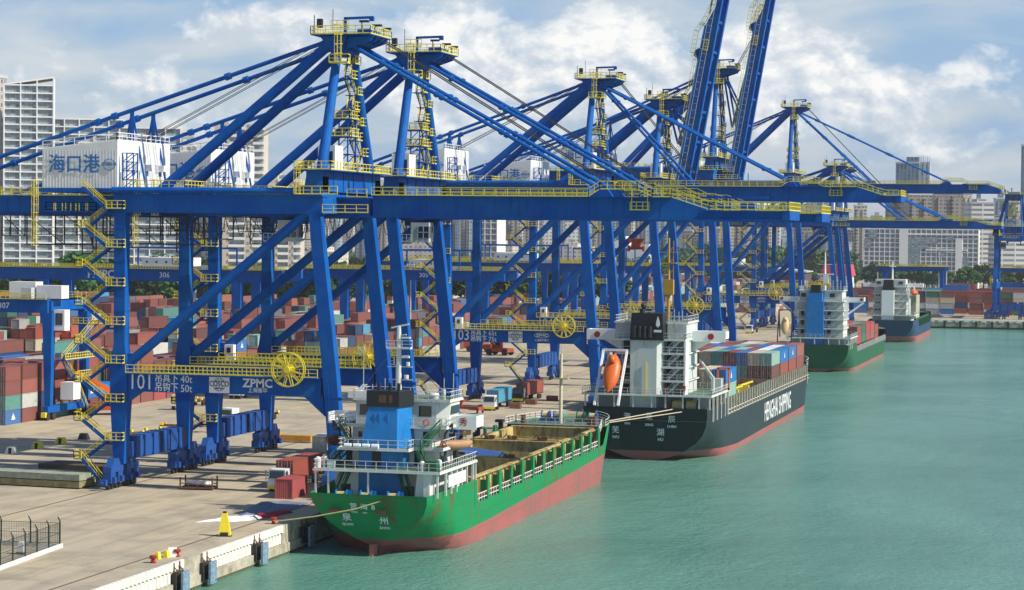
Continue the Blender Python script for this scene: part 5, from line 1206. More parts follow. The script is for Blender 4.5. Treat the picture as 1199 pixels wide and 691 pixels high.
# ---- ship 3 : green container ship
CX3, Y3 = -81.3, 655.0
s3 = empty('cargo_ship', (CX3, Y3, 0)); tag(s3, 'dark green container ship with blue funnel casing, third at the quay', 'ship')
def top3(y): return 4.4 if y < 20 else (1.6 if y < 104 else 1.6+(y-104)*.6 if y < 110 else 5.4)
half3 = ship_hull(s3, 130, 9.0, top3, lambda y: -2.6, 'h_dgreen', 'h_red', lambda y: 2.6 if y < 20 else (1.0 if y < 106 else 5.0), stern_len=28, bow_len=30, rake=6, srake=.4, zb0=-3.7, p0=2.8, q0=1.4)
slab(s3, -9.2, 9.2, .5, 20, 6.2)
for k in range(4):
    z = 6.2+2.6*k; house(s3, [(-6.2, 6.6, 4.5, 15, z, z+2.4)], 'offw'); slab(s3, -6.8, 7.0, 2.2, 15.5, z+2.6, edges='flr')
b = MB(); b.box(-3.6, 1.4, 1.0, 4.6, 4, 16.6); b.box(-3.0, .9, 1.4, 4.6, 16.6, 19.0); fu = b.build('funnel', 'lblue', s3); MB().box(-2.4, .3, 1.8, 4.4, 19.0, 21.2).build('funnel_top', 'black', fu)
b = MB(); b.box(-5.8, -3.2, 4.5, 14, 16.6, 19.4); b.box(1.2, 6.2, 4.5, 14, 16.6, 19.4); b.box(-3.2, 1.2, 5, 14, 16.6, 19.2); wh = b.build('wheelhouse', 'offw', s3)
b = MB(); windows(b, (-4.8, 3.4), 17.6, 18.8, 4.46, 1.4); b.build('window', 'glass', wh)
slab(s3, -6.2, 6.6, 4.2, 14.4, 19.6, edges='flr')
b = MB(); windows(b, (-5.0, 2.6), 7, 8.6, 4.46, 1.0); windows(b, (-5.0, 2.6), 9.6, 11.2, 4.46, 1.0); windows(b, (-5.0, 2.6), 12.2, 13.8, 4.46, 1.0); b.build('door', 'dark', s3)
b = MB()
for sg in (1, -1):
    b.box(min(sg*6.6, sg*12.2), max(sg*6.6, sg*12.2), 7.4, 10, 16.2, 16.5); b.box(min(sg*6.6, sg*12.2), max(sg*6.6, sg*12.2), 7.3, 7.42, 16.5, 17.7); b.box(sg*12.1-.1, sg*12.1+.1, 7.4, 10, 16.2, 17.7)
    b.beam((sg*12.0, 7.6, 16.2), (sg*7.2, 7.6, 12.6), .5); b.beam((sg*7.2, 7.6, 16.2), (sg*7.2, 7.6, 12), .9)
b.build('bridge_wing', 'whitebright', s3)
b = MB()
for x in (-11.4, 11.4): b.tube((x, 7.2, 17.1), (x, 7.3, 17.1), .45, n=12)
b.build('wing_marker', 'red', s3)
b = MB()
for k in range(4): z = 6.2+2.6*k; b.stair((2.6, 3.2, z), (5.8, 3.2, z+2.6), .8, (0, 1, 0))
b.build('outside_stair', 'offw', s3)
b = MB(); b.tube((.6, 10, 19.6), (.6, 10, 30.5), .4, .15); b.box(-1.6, 3, 9.6, 10.4, 24, 24.3); b.box(.2, 1.6, 9.6, 10.4, 21.5, 24); b.beam((-1.4, 10, 27), (2.6, 10, 27), .15)
for x in (-5.6, -4, 2.6, 3.4, 4.6, 5.6): b.beam((x, 6, 19.6), (x, 6, 22.5), .12)
b.build('mast', 'whitebright', s3)
lb = lifeboat('tan', 5.6, 1.2).build('lifeboat', mat('cream_lifeboat', (.60, .44, .22), .5), smooth=True); lb.location = (CX3-9.2, Y3-.8, 9.6); lb.rotation_euler = (R(70), 0, 0); tag(lb, 'cream yellow free-fall lifeboat on the stern of the second green ship', 'lifeboat')
b = MB()
for x in (-11.2, -7.3): b.beam((x, .6, 14), (x, -2.2, 5), .3); b.beam((x, .6, 14), (x, 3, 6.2), .3)
b.beam((-11.2, .6, 14), (-7.3, .6, 14), .3); b.build('lifeboat_ramp', 'dark', s3)
b = MB()
for x in (-8.6, -5, -1, 3, 6, 8.6): b.beam((x, .7, 4.2), (x, .7, 6.1), .3)
for y in (4, 8, 12, 16, 19): b.beam((8.8, y, 3), (8.8, y, 6.1), .35)
b.build('deck_support', 'offw', s3); MB().box(-8, 7, 3.4, 18, 2.6, 6.0).build('deckhouse', 'greywhite', s3)
b = MB(); y = 22
while y < 106:
    b.box(8.5, 8.98, y, y+.5, 1.2, 3.2); b.box(-8.95, -8.5, y, y+.6, 1.2, 3.2); y += 3.6
b.build('bulwark_post', 'offw', s3); MB().box(-7.4, 7.4, 21.5, 106, 1.0, 2.2).build('hatch_cover', 'rust', s3)
p3 = [[['rust red', 'green', 'bright red', 'rust red', 'brown red', 'green', 'bright red'], ['rust red', 'orange red', 'rust red', 'bright red', 'green', 'rust red', 'rust red']],
      [['rust red', 'brown red', 'green', 'rust red', 'orange red', 'rust red', 'green'], ['green', 'rust red', 'bright red', 'pale grey', 'rust red', 'orange red', 'green']],
      [['rust red', 'brown red', 'rust red', 'bright red', 'rust red', 'orange red', 'bright red'], ['pale grey', 'sea green', 'rust red', 'green', 'rust red', 'sea green', 'bright red']],
      [['blue', 'rust red', 'brown red', 'blue', 'rust red', 'rust red', 'faded red'], ['rust red', 'brown red', 'slate grey', 'rust red', 'bright red', 'green', 'bright red']],
      [['rust red', 'blue', 'brown red', 'rust red', 'slate grey', 'blue', 'rust red']]]
for k in range(5):
    bay(CX3, Y3+28+k*12.6, 2.25+(1.3 if k < 4 else 0), 7, 2 if k < 4 else 1, p3[k], ['aft bay', 'second bay', 'middle bay', 'fourth bay', 'fifth bay'][k]+', second green ship')
bay(CX3, Y3+28+4*12.6, 4.9, 7, 1, [['rust red', 'brown red', 'orange red', 'rust red', 'bright red', 'brown red', 'rust red']], 'fifth bay top, second green ship')
bay(CX3, Y3+28+5*12.6-.2, 2.25, 6, 1, [['rust red', 'rust red', 'brown red', 'slate grey', 'dark blue', 'dark blue']], 'foremost bay, second green ship')

# ---- ship 4 : blue ship
CX4, Y4 = -79.3, 852.0
s4 = empty('cargo_ship', (CX4, Y4, 0)); tag(s4, 'blue and red cargo ship with black funnel top, farthest at the quay', 'ship')
half4 = ship_hull(s4, 100, 8.6, lambda y: 4.6 if y < 20 else (1.8 if y < 84 else 5.4), lambda y: -1.3 if y < 10 else -1.5, 'h_blue', 'h_red', lambda y: 2.8 if y < 20 else (1.2 if y < 84 else 5.0), stern_len=28, bow_len=24, rake=5, srake=.4, zb0=-3.7, p0=2.4, q0=1.3)
slab(s4, -8.8, 8.6, .5, 20, 6.4)
for k in range(4):
    z = 6.4+2.6*k; house(s4, [(-6.4, 5.2, 5, 15, z, z+2.4)], 'greywhite'); slab(s4, -6.9, 5.6, 3.2, 15.5, z+2.6, edges='flr')
b = MB(); b.box(-3.4, 1.0, 1.0, 5, 4.6, 15.5); fu = b.build('funnel', 'whitebright', s4); MB().hexa([(-3.2, 1.2, 15.5), (.9, 1.2, 15.5), (.9, 5, 15.5), (-3.2, 5, 15.5)], [(-2.7, 1.6, 19.4), (.5, 1.6, 19.4), (.5, 4.6, 19.4), (-2.7, 4.6, 19.4)]).build('funnel_top', 'black', fu)
b = MB(); b.box(-6.2, 4.8, 6, 14, 16.8, 19.4); wh = b.build('wheelhouse', 'offw', s4); b = MB(); windows(b, (-5, 3), 17.6, 18.7, 5.96, 1.6); b.build('window', 'glass', wh)
b = MB()
for sg in (1, -1): b.box(min(sg*5, sg*11), max(sg*5, sg*11), 8, 11, 16.6, 17.9)
b.build('bridge_wing', 'whitebright', s4)
b = MB()
for k in range(4): z = 6.4+2.6*k; b.stair((1.8, 4.0, z), (4.8, 4.0, z+2.6), .8, (0, 1, 0))
b.build('outside_stair', 'offw', s4)
b = MB(); windows(b, (-5.6, -4.6), 8, 9, 4.96, .6); windows(b, (-5.6, -4.6), 10.6, 11.6, 4.96, .6); windows(b, (-5.6, -4.6), 13.2, 14.2, 4.96, .6); b.build('porthole', 'glass', s4)
b = MB(); b.tube((-.4, 10, 19.4), (-.4, 10, 26), .35, .2); b.box(-1.6, .8, 9.6, 10.4, 24, 24.4); b.beam((-5.6, 8, 19.4), (-5.6, 8, 22), .2); b.build('mast', 'whitebright', s4)
lb = lifeboat('orange', 6, 1.4).build('lifeboat', 'orange', smooth=True); lb.location = (CX4+7.9, Y4+7.0, 14.6); tag(lb, 'orange lifeboat slung on the side of the farthest blue ship', 'lifeboat')
b = MB(); b.path([(6.2, 4.6, 6.4), (6.2, 4.6, 16.6), (7.9, 4.6, 17.0), (7.9, 4.6, 15.6)], .22); b.path([(6.2, 9.4, 6.4), (6.2, 9.4, 16.6), (7.9, 9.4, 17.0), (7.9, 9.4, 15.6)], .22); b.build('davit', 'whitebright', s4)
b = MB(); b.box(-7.0, 7.0, 22, 84, 1.2, 3.2); b.build('hatch_cover', 'dgreen', s4)
b = MB(); b.box(-7.4, -7.0, 22, 84, 1.2, 4.6); b.box(7.0, 7.4, 22, 84, 1.2, 4.6)
for k in range(20): b.box(7.4, 8.4, 22+k*3.1, 22.5+k*3.1, 1.6, 4.0)
b.build('hatch_coaming', 'dgreen', s4)
MB().box(-7, 7, 4, 18, 2.8, 6.2).build('deckhouse', 'greywhite', s4)
b = MB(); b.box(2.4, 7.2, 24, 40, 3.2, 13.2); b.box(-6, 1.8, 26, 40, 3.2, 11); b.build('cargo_cell_guide', mat('cream_steel', (.50, .50, .36), .6, dirt=.4), s4)

# ------------------------------------------------------------------ trucks and quay clutter
def truck(x, y, rz, cab, lab, cargo=None, group='container trucks on the quay', Ln=12.4):
    r = empty('container_truck', (x, y, .012), rz); tag(r, lab, 'truck', group)       # front faces -Y
    b = MB(); b.hexa([(-1.2, 0, .9), (1.2, 0, .9), (1.2, 2.1, .9), (-1.2, 2.1, .9)], [(-1.15, .25, 2.9), (1.15, .25, 2.9), (1.15, 2.1, 3.0), (-1.15, 2.1, 3.0)]); b.box(-1.2, 1.2, -.12, 2.2, .75, 1.5); b.build('cab', cab, r)
    g_ = MB(); g_.hexa([(-1.0, .02, 1.75), (1.0, .02, 1.75), (1.0, .1, 1.75), (-1.0, .1, 1.75)], [(-.98, .17, 2.75), (.98, .17, 2.75), (.98, .25, 2.75), (-.98, .25, 2.75)]); g_.box(-1.22, 1.22, .5, 1.4, 1.8, 2.6); g_.build('windscreen', 'glass', r)
    g_ = MB(); g_.box(-1.2, 1.2, -.2, -.1, .35, .8)
    g_.build('bumper', 'yellow', r); g_ = MB(); g_.beam((-1.5, .1, 1.2), (-1.5, .1, 2.9), .1); g_.beam((1.5, .1, 1.2), (1.5, .1, 2.9), .1); g_.box(-1.5, -1.2, .0, .1, 1.7, 1.8); g_.box(1.2, 1.5, .0, .1, 1.7, 1.8); g_.box(-1.62, -1.38, .05, .15, 2.2, 2.8); g_.box(1.38, 1.62, .05, .15, 2.2, 2.8); g_.build('mirror', 'offw', r)
    c = MB(); c.box(-.45, .45, .6, 4.2, .5, .8); c.box(-.5, -.25, 3.0, 3+Ln, 1.0, 1.28); c.box(.25, .5, 3.0, 3+Ln, 1.0, 1.28)
    for k in range(5): c.box(-1.2, 1.2, 3.2+k*(Ln-.6)/4, 3.45+k*(Ln-.6)/4, 1.06, 1.3)
    c.build('chassis', 'rust', r)
    for yy in (.9, 3.6, Ln+.2, Ln+1.5):
        for sx in (-1, 1): MB().tube((sx*.72, yy, .5), (sx*1.15, yy, .5), .5, n=14).build('wheel', 'rubber', r)
    return r
def on_truck(x, y, rz, col, lab, Ln=12.19, **k):
    d = 3.0+.2+Ln/2; container(x-math.sin(rz)*d, y+math.cos(rz)*d, 1.33, col, Ln, rz, lab, 'containers carried by trucks', **k)
truck(-108.6, 291.5, 0, 'white', 'white truck tractor partly behind the bright red box near the green ship stern')
on_truck(-108.6, 291.5, 0, 'rust red', 'rust red container on the truck beside the bright red box')
truck(-106.9, 307.5, 0, 'dark', 'dark truck queued behind the white truck near the first crane', cargo=1); on_truck(-106.9, 307.5, 0, 'rust red', 'rust red container on the second queued truck near the first crane')
truck(-109.0, 325.5, 0, 'white', 'third truck in the queue beside the green ship'); on_truck(-109.0, 325.5, 0, 'brown red', 'brown red container on the third queued truck')
truck(-119.0, 438.5, R(2), 'white', 'white truck with black and yellow bumper carrying the cyan container'); on_truck(-119.0, 438.5, R(2), 'cyan blue', 'bright cyan container on the white truck in mid quay')
truck(-119.4, 462.5, R(-2), 'dark', 'dark grey truck carrying the red container in mid quay'); on_truck(-119.4, 462.5, R(-2), 'rust red', 'red container on the dark truck in mid quay')
container(-104.8, 287.0, .012, 'bright red', 6.06, R(1), 'bright red short container standing on the quay by the green stern', door=False)
container(-121.6, 348.5, .012, 'pale grey', 6.06, R(3), 'pale grey ribbed container standing on the quay behind the first crane', door=False)
truck(-126.5, 820, 0, 'white', 'white truck far down the quay under the tall crane', group='container trucks on the quay')
truck(-140, 690, R(180), 'white', 'distant truck driving away under the third crane', group='container trucks on the quay')
def chassis(x, y, rz, lab, cab=True):
    r = empty('flatbed_trailer', (x, y, .012), rz); tag(r, lab, 'trailer', 'empty terminal trailers')
    b = MB(); b.box(-.6, -.3, 0, 12.4, .95, 1.25); b.box(.3, .6, 0, 12.4, .95, 1.25); 
    for k in range(6): b.box(-1.25, 1.25, .2+k*2.3, .55+k*2.3, .9, 1.2)
    b.build('frame', 'rust', r)
    b = MB()
    for k in range(4):
        for s in (-1, 1): b.box(s*1.15-.2, s*1.15+.2, .3+k*3.8, .8+k*3.8, 1.2, 1.6)
    b.build('corner_guide', 'yellow', r)
    for yy in (9.6, 10.9):
        for s in (-1, 1): MB().tube((s*.75, yy, .5), (s*1.2, yy, .5), .5, n=12).build('wheel', 'rubber', r)
    if cab:
        c = MB(); c.box(-1.2, 1.2, -3.4, -1.2, .8, 2.9); c.box(-1.0, 1.0, -1.2, 1.4, .6, 1.0); cb = c.build('cab', 'whitebright', r); MB().box(-1.22, .9, -3.42, -2.2, 1.7, 2.6).build('window', 'glass', cb)
        for yy in (-2.6, .5):
            for s in (-1, 1): MB().tube((s*.75, yy, .5), (s*1.2, yy, .5), .5, n=12).build('wheel', 'rubber', r)
chassis(-158.5, 352, R(-15), 'empty rusty trailer with yellow corner guides seen between the first crane legs', False)
chassis(-154, 393, R(-12), 'empty trailer with white tractor cab seen through the second crane', True)
chassis(-160, 372, R(-80), 'empty trailer standing crosswise behind the first crane', False)
chassis(-176, 420, R(4), 'empty trailer beside the front row of the container yard', True); chassis(-176.5, 452, R(0), 'farther empty trailer beside the front row of the yard', True); chassis(-168, 520, R(8), 'trailer waiting in the middle of the apron', True)
# spreader hanging under crane 1 and orange spreader on the ground
def spreader(x, y, z, rz, lab, mt='rustor', group='orange container spreaders'):
    r = empty('container_spreader', (x, y, z), rz); tag(r, lab, 'spreader', group)
    b = MB(); b.box(-.5, .5, -5.8, 5.8, .2, .7); b.box(-1.2, 1.2, -6.1, -5.7, 0, .7); b.box(-1.2, 1.2, 5.7, 6.1, 0, .7); b.box(-1.1, 1.1, -1.6, 1.6, .6, 1.5); b.box(-.7, .7, -2.6, 2.6, 1.5, 2.0); b.build('frame', mt, r)
    b = MB()
    for s in (-1, 1):
        for e in (-1, 1): b.box(s*1.2-.15, s*1.2+.15, e*5.9-.15, e*5.9+.15, -.5, .4)
    b.build('twist_lock', 'dark', r)
spreader(-124.5, 432, .6, R(80), 'orange spreader resting on the quay behind the second crane')
spreader(-83, 453, 41, R(0), 'red spreader hanging under the long boom above the black ship') if False else None
r = empty('container_spreader', (-108.5, 530, 31.5), R(90)); r.scale = (.6, .6, .75); tag(r, 'rusty red spreader hanging high between the crane legs left of the raised booms', 'spreader', 'orange container spreaders')
b = MB(); b.box(-.5, .5, -3.2, 3.2, 0, .8); b.box(-1, 1, -3.3, -2.6, -.6, 1.2); b.box(-1, 1, 2.6, 3.3, -.6, 1.2); b.box(-1, 1, -1.8, 1.8, .8, 2.2); b.hexa([(-1, -2.6, 2.2), (1, -2.6, 2.2), (1, 2.6, 2.2), (-1, 2.6, 2.2)], [(-1, -3.2, 3.4), (1, -3.2, 3.4), (1, 3.2, 3.4), (-1, 3.2, 3.4)]); b.build('frame', 'rustor', r)
b = MB()
for s in (-1, 1):
    for e in (-1, 1): b.beam((s*.8, e*2.6, 3.3), (s*.8, e*2.6, 10.8), .09)
b.build('hoist_rope', 'rope', r)
for k, (x, y) in enumerate(((-115.6, 446.5), (-115.4, 458.5), (-113.9, 470.5))):
    r = empty('timber_box', (x, y, .012)); tag(r, ['brown box beside the white truck with the cyan container', 'brown box between the two mid quay trucks', 'brown box beside the dark truck with the red container'][k], 'box', 'brown boxes beside the trucks')
    MB().box(-1.1, 1.1, -.8, .8, .1, 1.0).build('crate', mat('brown_box_%d' % k, (.28, .12, .07), .85, dirt=.3), r); MB().box(-1.15, 1.15, -.1, .1, 0, 1.04).build('strap', 'dark', r)
# steel/concrete beams stacked on the ground at the left
def slabstack(x, y, rz, L_, W_, H_, lab, mt, layers=2):
    r = empty('beam_stack', (x, y, .012), rz); tag(r, lab, 'beam stack', 'long beams stored on the quay')
    for k in range(layers):
        z = .15+k*(H_/layers)
        MB().box(-L_/2, L_/2, -W_/2, W_/2, z, z+H_/layers-.12).build('beam', mt[k % len(mt)], r)
        b = MB()
        for q in (-.42, 0, .42): b.box(q*L_-.15, q*L_+.15, -W_/2+.1, W_/2-.1, z-.12, z)
        b.build('spacer', 'timber', r)
M['oldyel'] = mat('faded_yellow_beam', (.30, .27, .12), .8, dirt=.5, dirtcol=(.14, .1, .06)); M['browns'] = mat('brown_steel_beam', (.11, .08, .055), .8, dirt=.5)
slabstack(-144.6, 288.6, R(-5), 21, 5, 1.9, 'pale yellow and green stack of long flat beams at the left edge', ['oldyel', mat('grey_green_slab', (.33, .36, .28), .85, dirt=.4)])
slabstack(-141.0, 301.0, R(-5), 12, 5, 1.7, 'dark brown stack of long beams behind the first crane land leg', ['browns', 'browns'])
b = MB(); b.box(-3, 3, -.8, .8, .2, 1.2); b.box(-3, -2.6, -.9, .9, 1.2, 1.6); o = b.build('spreader_beam', mat('orange_yellow_beam', (.6, .28, .03), .6, dirt=.3), loc=(-131.2, 361, 0.012)); tag(o, 'orange yellow steel beam lying behind the second crane bogies', 'steel beam')
r = empty('scrap_crate', (-119.6, 291.2, .012), R(8)); tag(r, 'rusty open steel crate filled with white sacks on the quay', 'crate')
b = MB()
for x in (-2.2, 2.2):
    for y in (-1.4, 1.4): b.beam((x, y, 0), (x, y, 1.7), .18)
for y in (-1.4, 1.4): b.beam((-2.2, y, .25), (2.2, y, .25), .2); b.beam((-2.2, y, .9), (2.2, y, .6), .12)
for x in (-2.2, 0, 2.2): b.beam((x, -1.4, .25), (x, 1.4, .25), .2)
b.box(-2.1, 2.1, -1.3, 1.3, .15, .3); b.build('frame', 'rust', r)
random.seed(5)
for k in range(7): MB().sphere((-1.5+k*.52+random.uniform(-.1, .1), random.uniform(-.6, .6), .75), .5, 1.1, .9, .75, n=8).build('sack', 'wallw', r, smooth=True)
def cloth(pts, z, mt, name, lab, cat, amp=.35, seed=1):
    random.seed(seed); b = MB(); cx = sum(p[0] for p in pts)/len(pts); cy = sum(p[1] for p in pts)/len(pts)
    rings = []
    for f in (1, .75, .5, .25, .02):
        base = len(b.v)
        for p in pts: b.v.append((cx+(p[0]-cx)*f, cy+(p[1]-cy)*f, z if f == 1 else z+random.uniform(.1, amp)))
        rings.append(base)
    n = len(pts)
    for a, c in zip(rings, rings[1:]):
        for k in range(n): b.f.append((a+k, a+(k+1) % n, c+(k+1) % n, c+k)); b.m.append(0)
    b.f.append(tuple(rings[-1]+k for k in range(n))); b.m.append(0)
    o = fixn(b.build(name, mt)); tag(o, lab, cat); return o
cloth([(-106.2, 257.4), (-104.4, 259.2), (-102.3, 259.4), (-100.6, 261.6), (-100.1, 264.6), (-101.2, 266.2), (-102.4, 263.6), (-103.6, 261.6), (-105.0, 260.2)], .015, mat('white_sheet', (.72, .73, .76), .8), 'plastic_sheet', 'crumpled white plastic sheet lying beside the yellow guard post', 'sheet', .5, 3)
cloth([(-103.4, 263.5), (-101.4, 266), (-100.0, 270.5), (-99.2, 276.5), (-100.2, 281), (-103.6, 282), (-105.6, 277), (-105.0, 270)], .015, mat('blue_grey_sheet', (.17, .20, .30), .8, dirt=.2), 'plastic_sheet', 'grey blue tarpaulin spread on the quay in front of the bright red box', 'sheet', .55, 4)
cloth([(-100.8, 263.4), (-99.2, 265.5), (-98.4, 270.5), (-99.4, 271.2), (-100.4, 267.2), (-101.6, 265.0)], .03, mat('red_hose_bundle', (.4, .03, .05), .7), 'hose_bundle', 'red bundle of hoses lying beside the grey blue tarpaulin', 'hose', .4, 5)
for k, y in enumerate((327, 336, 344.5, 353)):
    r = empty('lane_block', (-165.5, y, .012)); tag(r, ['pale painted concrete lane block nearest the fence', 'yellow and black lane block, second from the fence', 'yellow and black lane block, third from the fence', 'dark lane block nearest the yard'][k], 'concrete block', 'blocks in a line on the apron')
    MB().hexa([(-.9, -.6, 0), (.9, -.6, 0), (.9, .6, 0), (-.9, .6, 0)], [(-.6, -.35, 1.05), (.6, -.35, 1.05), (.6, .35, 1.05), (-.6, .35, 1.05)]).build('block', ['wallw', 'yellow', 'yellow', 'dark'][k], r)
    MB().box(-.25, .2, -.62, .62, 0, .9).build('stripe', 'black', r)
# fence on a low kerb, lower left
FX0, FY0 = -111.8, 232.5
r = empty('mesh_fence', (FX0, FY0, 0)); tag(r, 'dark green mesh fence on a low white kerb at the lower left', 'fence')
M['fence'] = mat('dark_green_fence', (.02, .04, .032), .6, dirt=.0)
d1 = Vector((1.5, -17.1, 0)).normalized(); d2 = Vector((-1, -.09, 0)).normalized()
for d, ln in ((d1, 24), (d2, 24)):
    n = int(ln/3.4)
    for k in range(n+1):
        p = d*(3.4*k)+Vector((0, 0, .4))
        if k or d is d1: pb = MB(); pb.beam(p, p+Vector((0, 0, 2.5)), .13); pb.beam(p+Vector((0, 0, 2.5)), p+Vector((0, 0, 2.95))+Vector((-.3, .1, 0)), .1); pb.build('post', 'fence', r)
    f = MB()
    for z in (.5, 1.6, 2.7): f.beam(Vector((0, 0, z)), d*ln+Vector((0, 0, z)), .05)
    k = 0
    while k < ln/.28: p = d*(k*.28); f.beam(p+Vector((0, 0, .45)), p+Vector((0, 0, 2.7)), .018); k += 1
    for z in range(8): f.beam(Vector((0, 0, .5+z*.28)), d*ln+Vector((0, 0, .5+z*.28)), .014)
    f.build('mesh_panel', 'fence', r)
kb = MB(); sd = Vector((d1.y, -d1.x, 0))*.22
kb.hexa([(-.25, .25, 0), (.25, .25, 0), d1*24+Vector((.25, 0, 0)), d1*24-Vector((.25, 0, 0))], [(-.25, .25, .42), (.25, .25, .42), d1*24+Vector((.25, 0, .42)), d1*24+Vector((-.25, 0, .42))]); kb.box(-24, -.25, -.2, .25, 0, .42); kb.build('kerb', 'wallw', r)
r = empty('utility_box', (-113.4, 226.5, .01)); tag(r, 'white utility box inside the mesh fence', 'utility box'); MB().box(-.35, .35, -.3, .3, .25, 1.3).build('cabinet', 'whitebright', r); MB().box(-.5, .5, -.45, .45, 0, .25).build('plinth', 'greyc', r)
o = MB().box(-1, 1, -.03, .03, 1.0, 3.6); o.beam((-.9, 0, 0), (-.9, 0, 3.6), .1); o.beam((.9, 0, 0), (.9, 0, 3.6), .1); tag(o.build('notice_board', mat('purple_board', (.12, .09, .15), .6), loc=(-119.9, 226.4, .01)), 'dark notice board standing behind the mesh fence at the left edge', 'board')
# tall lamp masts
def lamp(x, y, h, lab, col='greyw'):
    r = empty('light_mast', (x, y, 0)); tag(r, lab, 'light mast', 'tall light masts in the yard')
    MB().tube((0, 0, 0), (0, 0, h), .32, .16, n=8).build('pole', col, r); b = MB(); b.box(-1.3, 1.3, -.3, .3, h-.4, h); 
    for k in range(4): b.box(-1.3+k*.75, -.9+k*.75, -.5, -.2, h-.9, h-.3)
    b.build('lamp_head', col, r)
for x, y, h, lab in ((-227.8, 549, 20, 'pale mast standing in the yard between the first crane legs'), (-160.8, 900, 27, 'left of the paired pale masts beyond the raised booms'), (-157.6, 905, 26, 'right of the paired pale masts beyond the raised booms'), (-187, 800, 33, 'tall thin mast beyond the long boom'), (-94.6, 1300, 29, 'left pale mast behind the cross wharf containers'), (-90.5, 1300, 28, 'right pale mast behind the cross wharf containers'), (-216, 700, 25, 'thin mast rising from the middle of the yard')):
    lamp(x, y, h, lab)
o = MB().tube((0, 0, 0), (0, 0, 8.2), .35, .3, n=8).build('marker_post', 'yellow', loc=(-97.6, 596, 0)); tag(o, 'thick yellow post on the quay edge near the second green ship', 'post')

# ------------------------------------------------------------------ yard gantries
def gantry(x, y, span, dy, h, lab, name='yard_gantry_crane', num=None, port=None, wheels=True, rails=True, cab=True, legw=1.6, bh=2.6, house=True, group='blue yard gantry cranes', overh=6):
    r = empty(name, (x, y, 0)); tag(r, lab, 'gantry crane', group)      # x,y = right-hand near leg
    for ix in (0, -span):
        for iy in (0, dy):
            MB().hexa([(ix-legw*.35, iy-legw*.35, 1.6), (ix+legw*.35, iy-legw*.35, 1.6), (ix+legw*.35, iy+legw*.35, 1.6), (ix-legw*.35, iy+legw*.35, 1.6)], [(ix-legw*.6, iy-legw*.5, h-bh), (ix+legw*.6, iy-legw*.5, h-bh), (ix+legw*.6, iy+legw*.5, h-bh), (ix-legw*.6, iy+legw*.5, h-bh)]).build('leg', 'blue', r)
        MB().box(ix-.6, ix+.6, -1.5, dy+1.5, 1.4, 2.6).build('sill_beam', 'blue', r)
        if wheels:
            for iy in (-1.0, 1.4, dy-1.4, dy+1.0):
                wv = MB().tube((ix-.5, iy, .8), (ix+.5, iy, .8), .8, n=14); wv.build('wheel', 'rubber', r)
            MB().box(ix-.45, ix+.45, -2.2, -1.4, .6, 1.5).build('guard', 'yellow', r); MB().box(ix-.45, ix+.45, dy-2.6, dy-2.0, .6, 1.5).build('guard', 'yellow', r)
        MB().box(ix-.5, ix+.5, 0, dy, h-2, h-.2).build('end_tie', 'blue', r)
    for iy in (0, dy):
        g_ = MB(); g_.box(-span-overh, overh*.6, iy-.7, iy+.7, h-bh, h); gb = g_.build('girder', 'blue', r)
        rl = MB(); rl.rail([(-span-overh, iy-1.3, h), (overh*.6, iy-1.3, h)], step=1.8, t=.1); rl.rail([(-span-overh, iy+.7, h), (overh*.6, iy+.7, h)], step=1.8, t=.1); rl.build('railing', 'yellow', gb)
        MB().box(-span-overh, overh*.6, iy-1.4, iy+.8, h+.002, h+.07).build('walkway', 'blue2', gb)
        if iy == 0 and num: text('crane_number', num, bh*.62, (-span*.37, -.72, h-bh*.5), FRONT, 'lettw', gb, bold=.01)
        if iy == 0 and port: text('port_text', port, bh*.95, (-span*.70, -.72, h-bh*.5), FRONT, 'lettw', gb, bold=.03)
    if house:
        t = MB(); t.box(-span*.55, -span*.2, 1, dy-1, h+.1, h+.8); t.build('trolley', 'blue2', r)
        t = MB(); t.box(-span*.5, -span*.28, 1.2, dy-2, h+.8, h+3.4); hh = t.build('machine_house', 'whitebright', r)
        t = MB()
        for k in range(4): t.box(-span*.48+k*span*.05, -span*.47+k*span*.05, 1.16, 1.2, h+1.8, h+2.4)
        t.build('vent', 'dark', hh)
        t = MB(); x0, x1 = -span*.62, -span*.1
        for yy in (.8, dy-.8):
            t.beam((x0, yy, h), (x0, yy, h+6.5), .45); t.beam((x1, yy, h), (x1, yy, h+6.5), .45); t.beam((x0, yy, h+6.3), (x1, yy, h+6.3), .55)
        t.build('portal_frame', 'blue', r)
    if cab:
        c = MB(); c.box(-3.2, -1.4, -2.2, -.8, h-bh-3.4, h-bh-.6) if not house else c.box(.8, 2.6, -2.0, .0, h-bh-3.0, h-bh-.4); cc = c.build('operator_cab', 'whitebright', r)
        (MB().box(1.0, 2.4, -2.04, -2.0, h-bh-2.2, h-bh-.9) if house else MB().box(-3.0, -1.6, -2.24, -2.2, h-bh-2.8, h-bh-1.2)).build('window', 'glass', cc)
    return r
g1 = gantry(-188.2, 386.4, 23.5, 15, 22.0, 'rubber tyred gantry crane with white cabins at the left edge of the yard', num='307', overh=0, house=False, bh=2.4, cab=False)
b = MB(); b.box(-8.5, -3.2, 1.0, 4.0, 22.2, 25.2); b.build('machine_house', 'whitebright', g1); b = MB(); b.box(-2.8, 2.2, .5, 3.6, 22.2, 24.6); b.build('electrical_house', 'white', g1); b = MB(); b.box(-5.0, -3.0, -1.2, .2, 22.2, 24.2); b.build('cable_cabinet', 'greyw', g1)
b = MB(); b.box(.9, 3.0, .2, 2.4, 16.4, 20.2); cc = b.build('operator_cab', 'whitebright', g1); MB().box(1.2, 2.6, .16, .2, 17.4, 19.6).build('window', 'glass', cc); MB().box(.9, 3.4, .1, 2.6, 16.1, 16.4).build('cab_floor', 'red', g1)
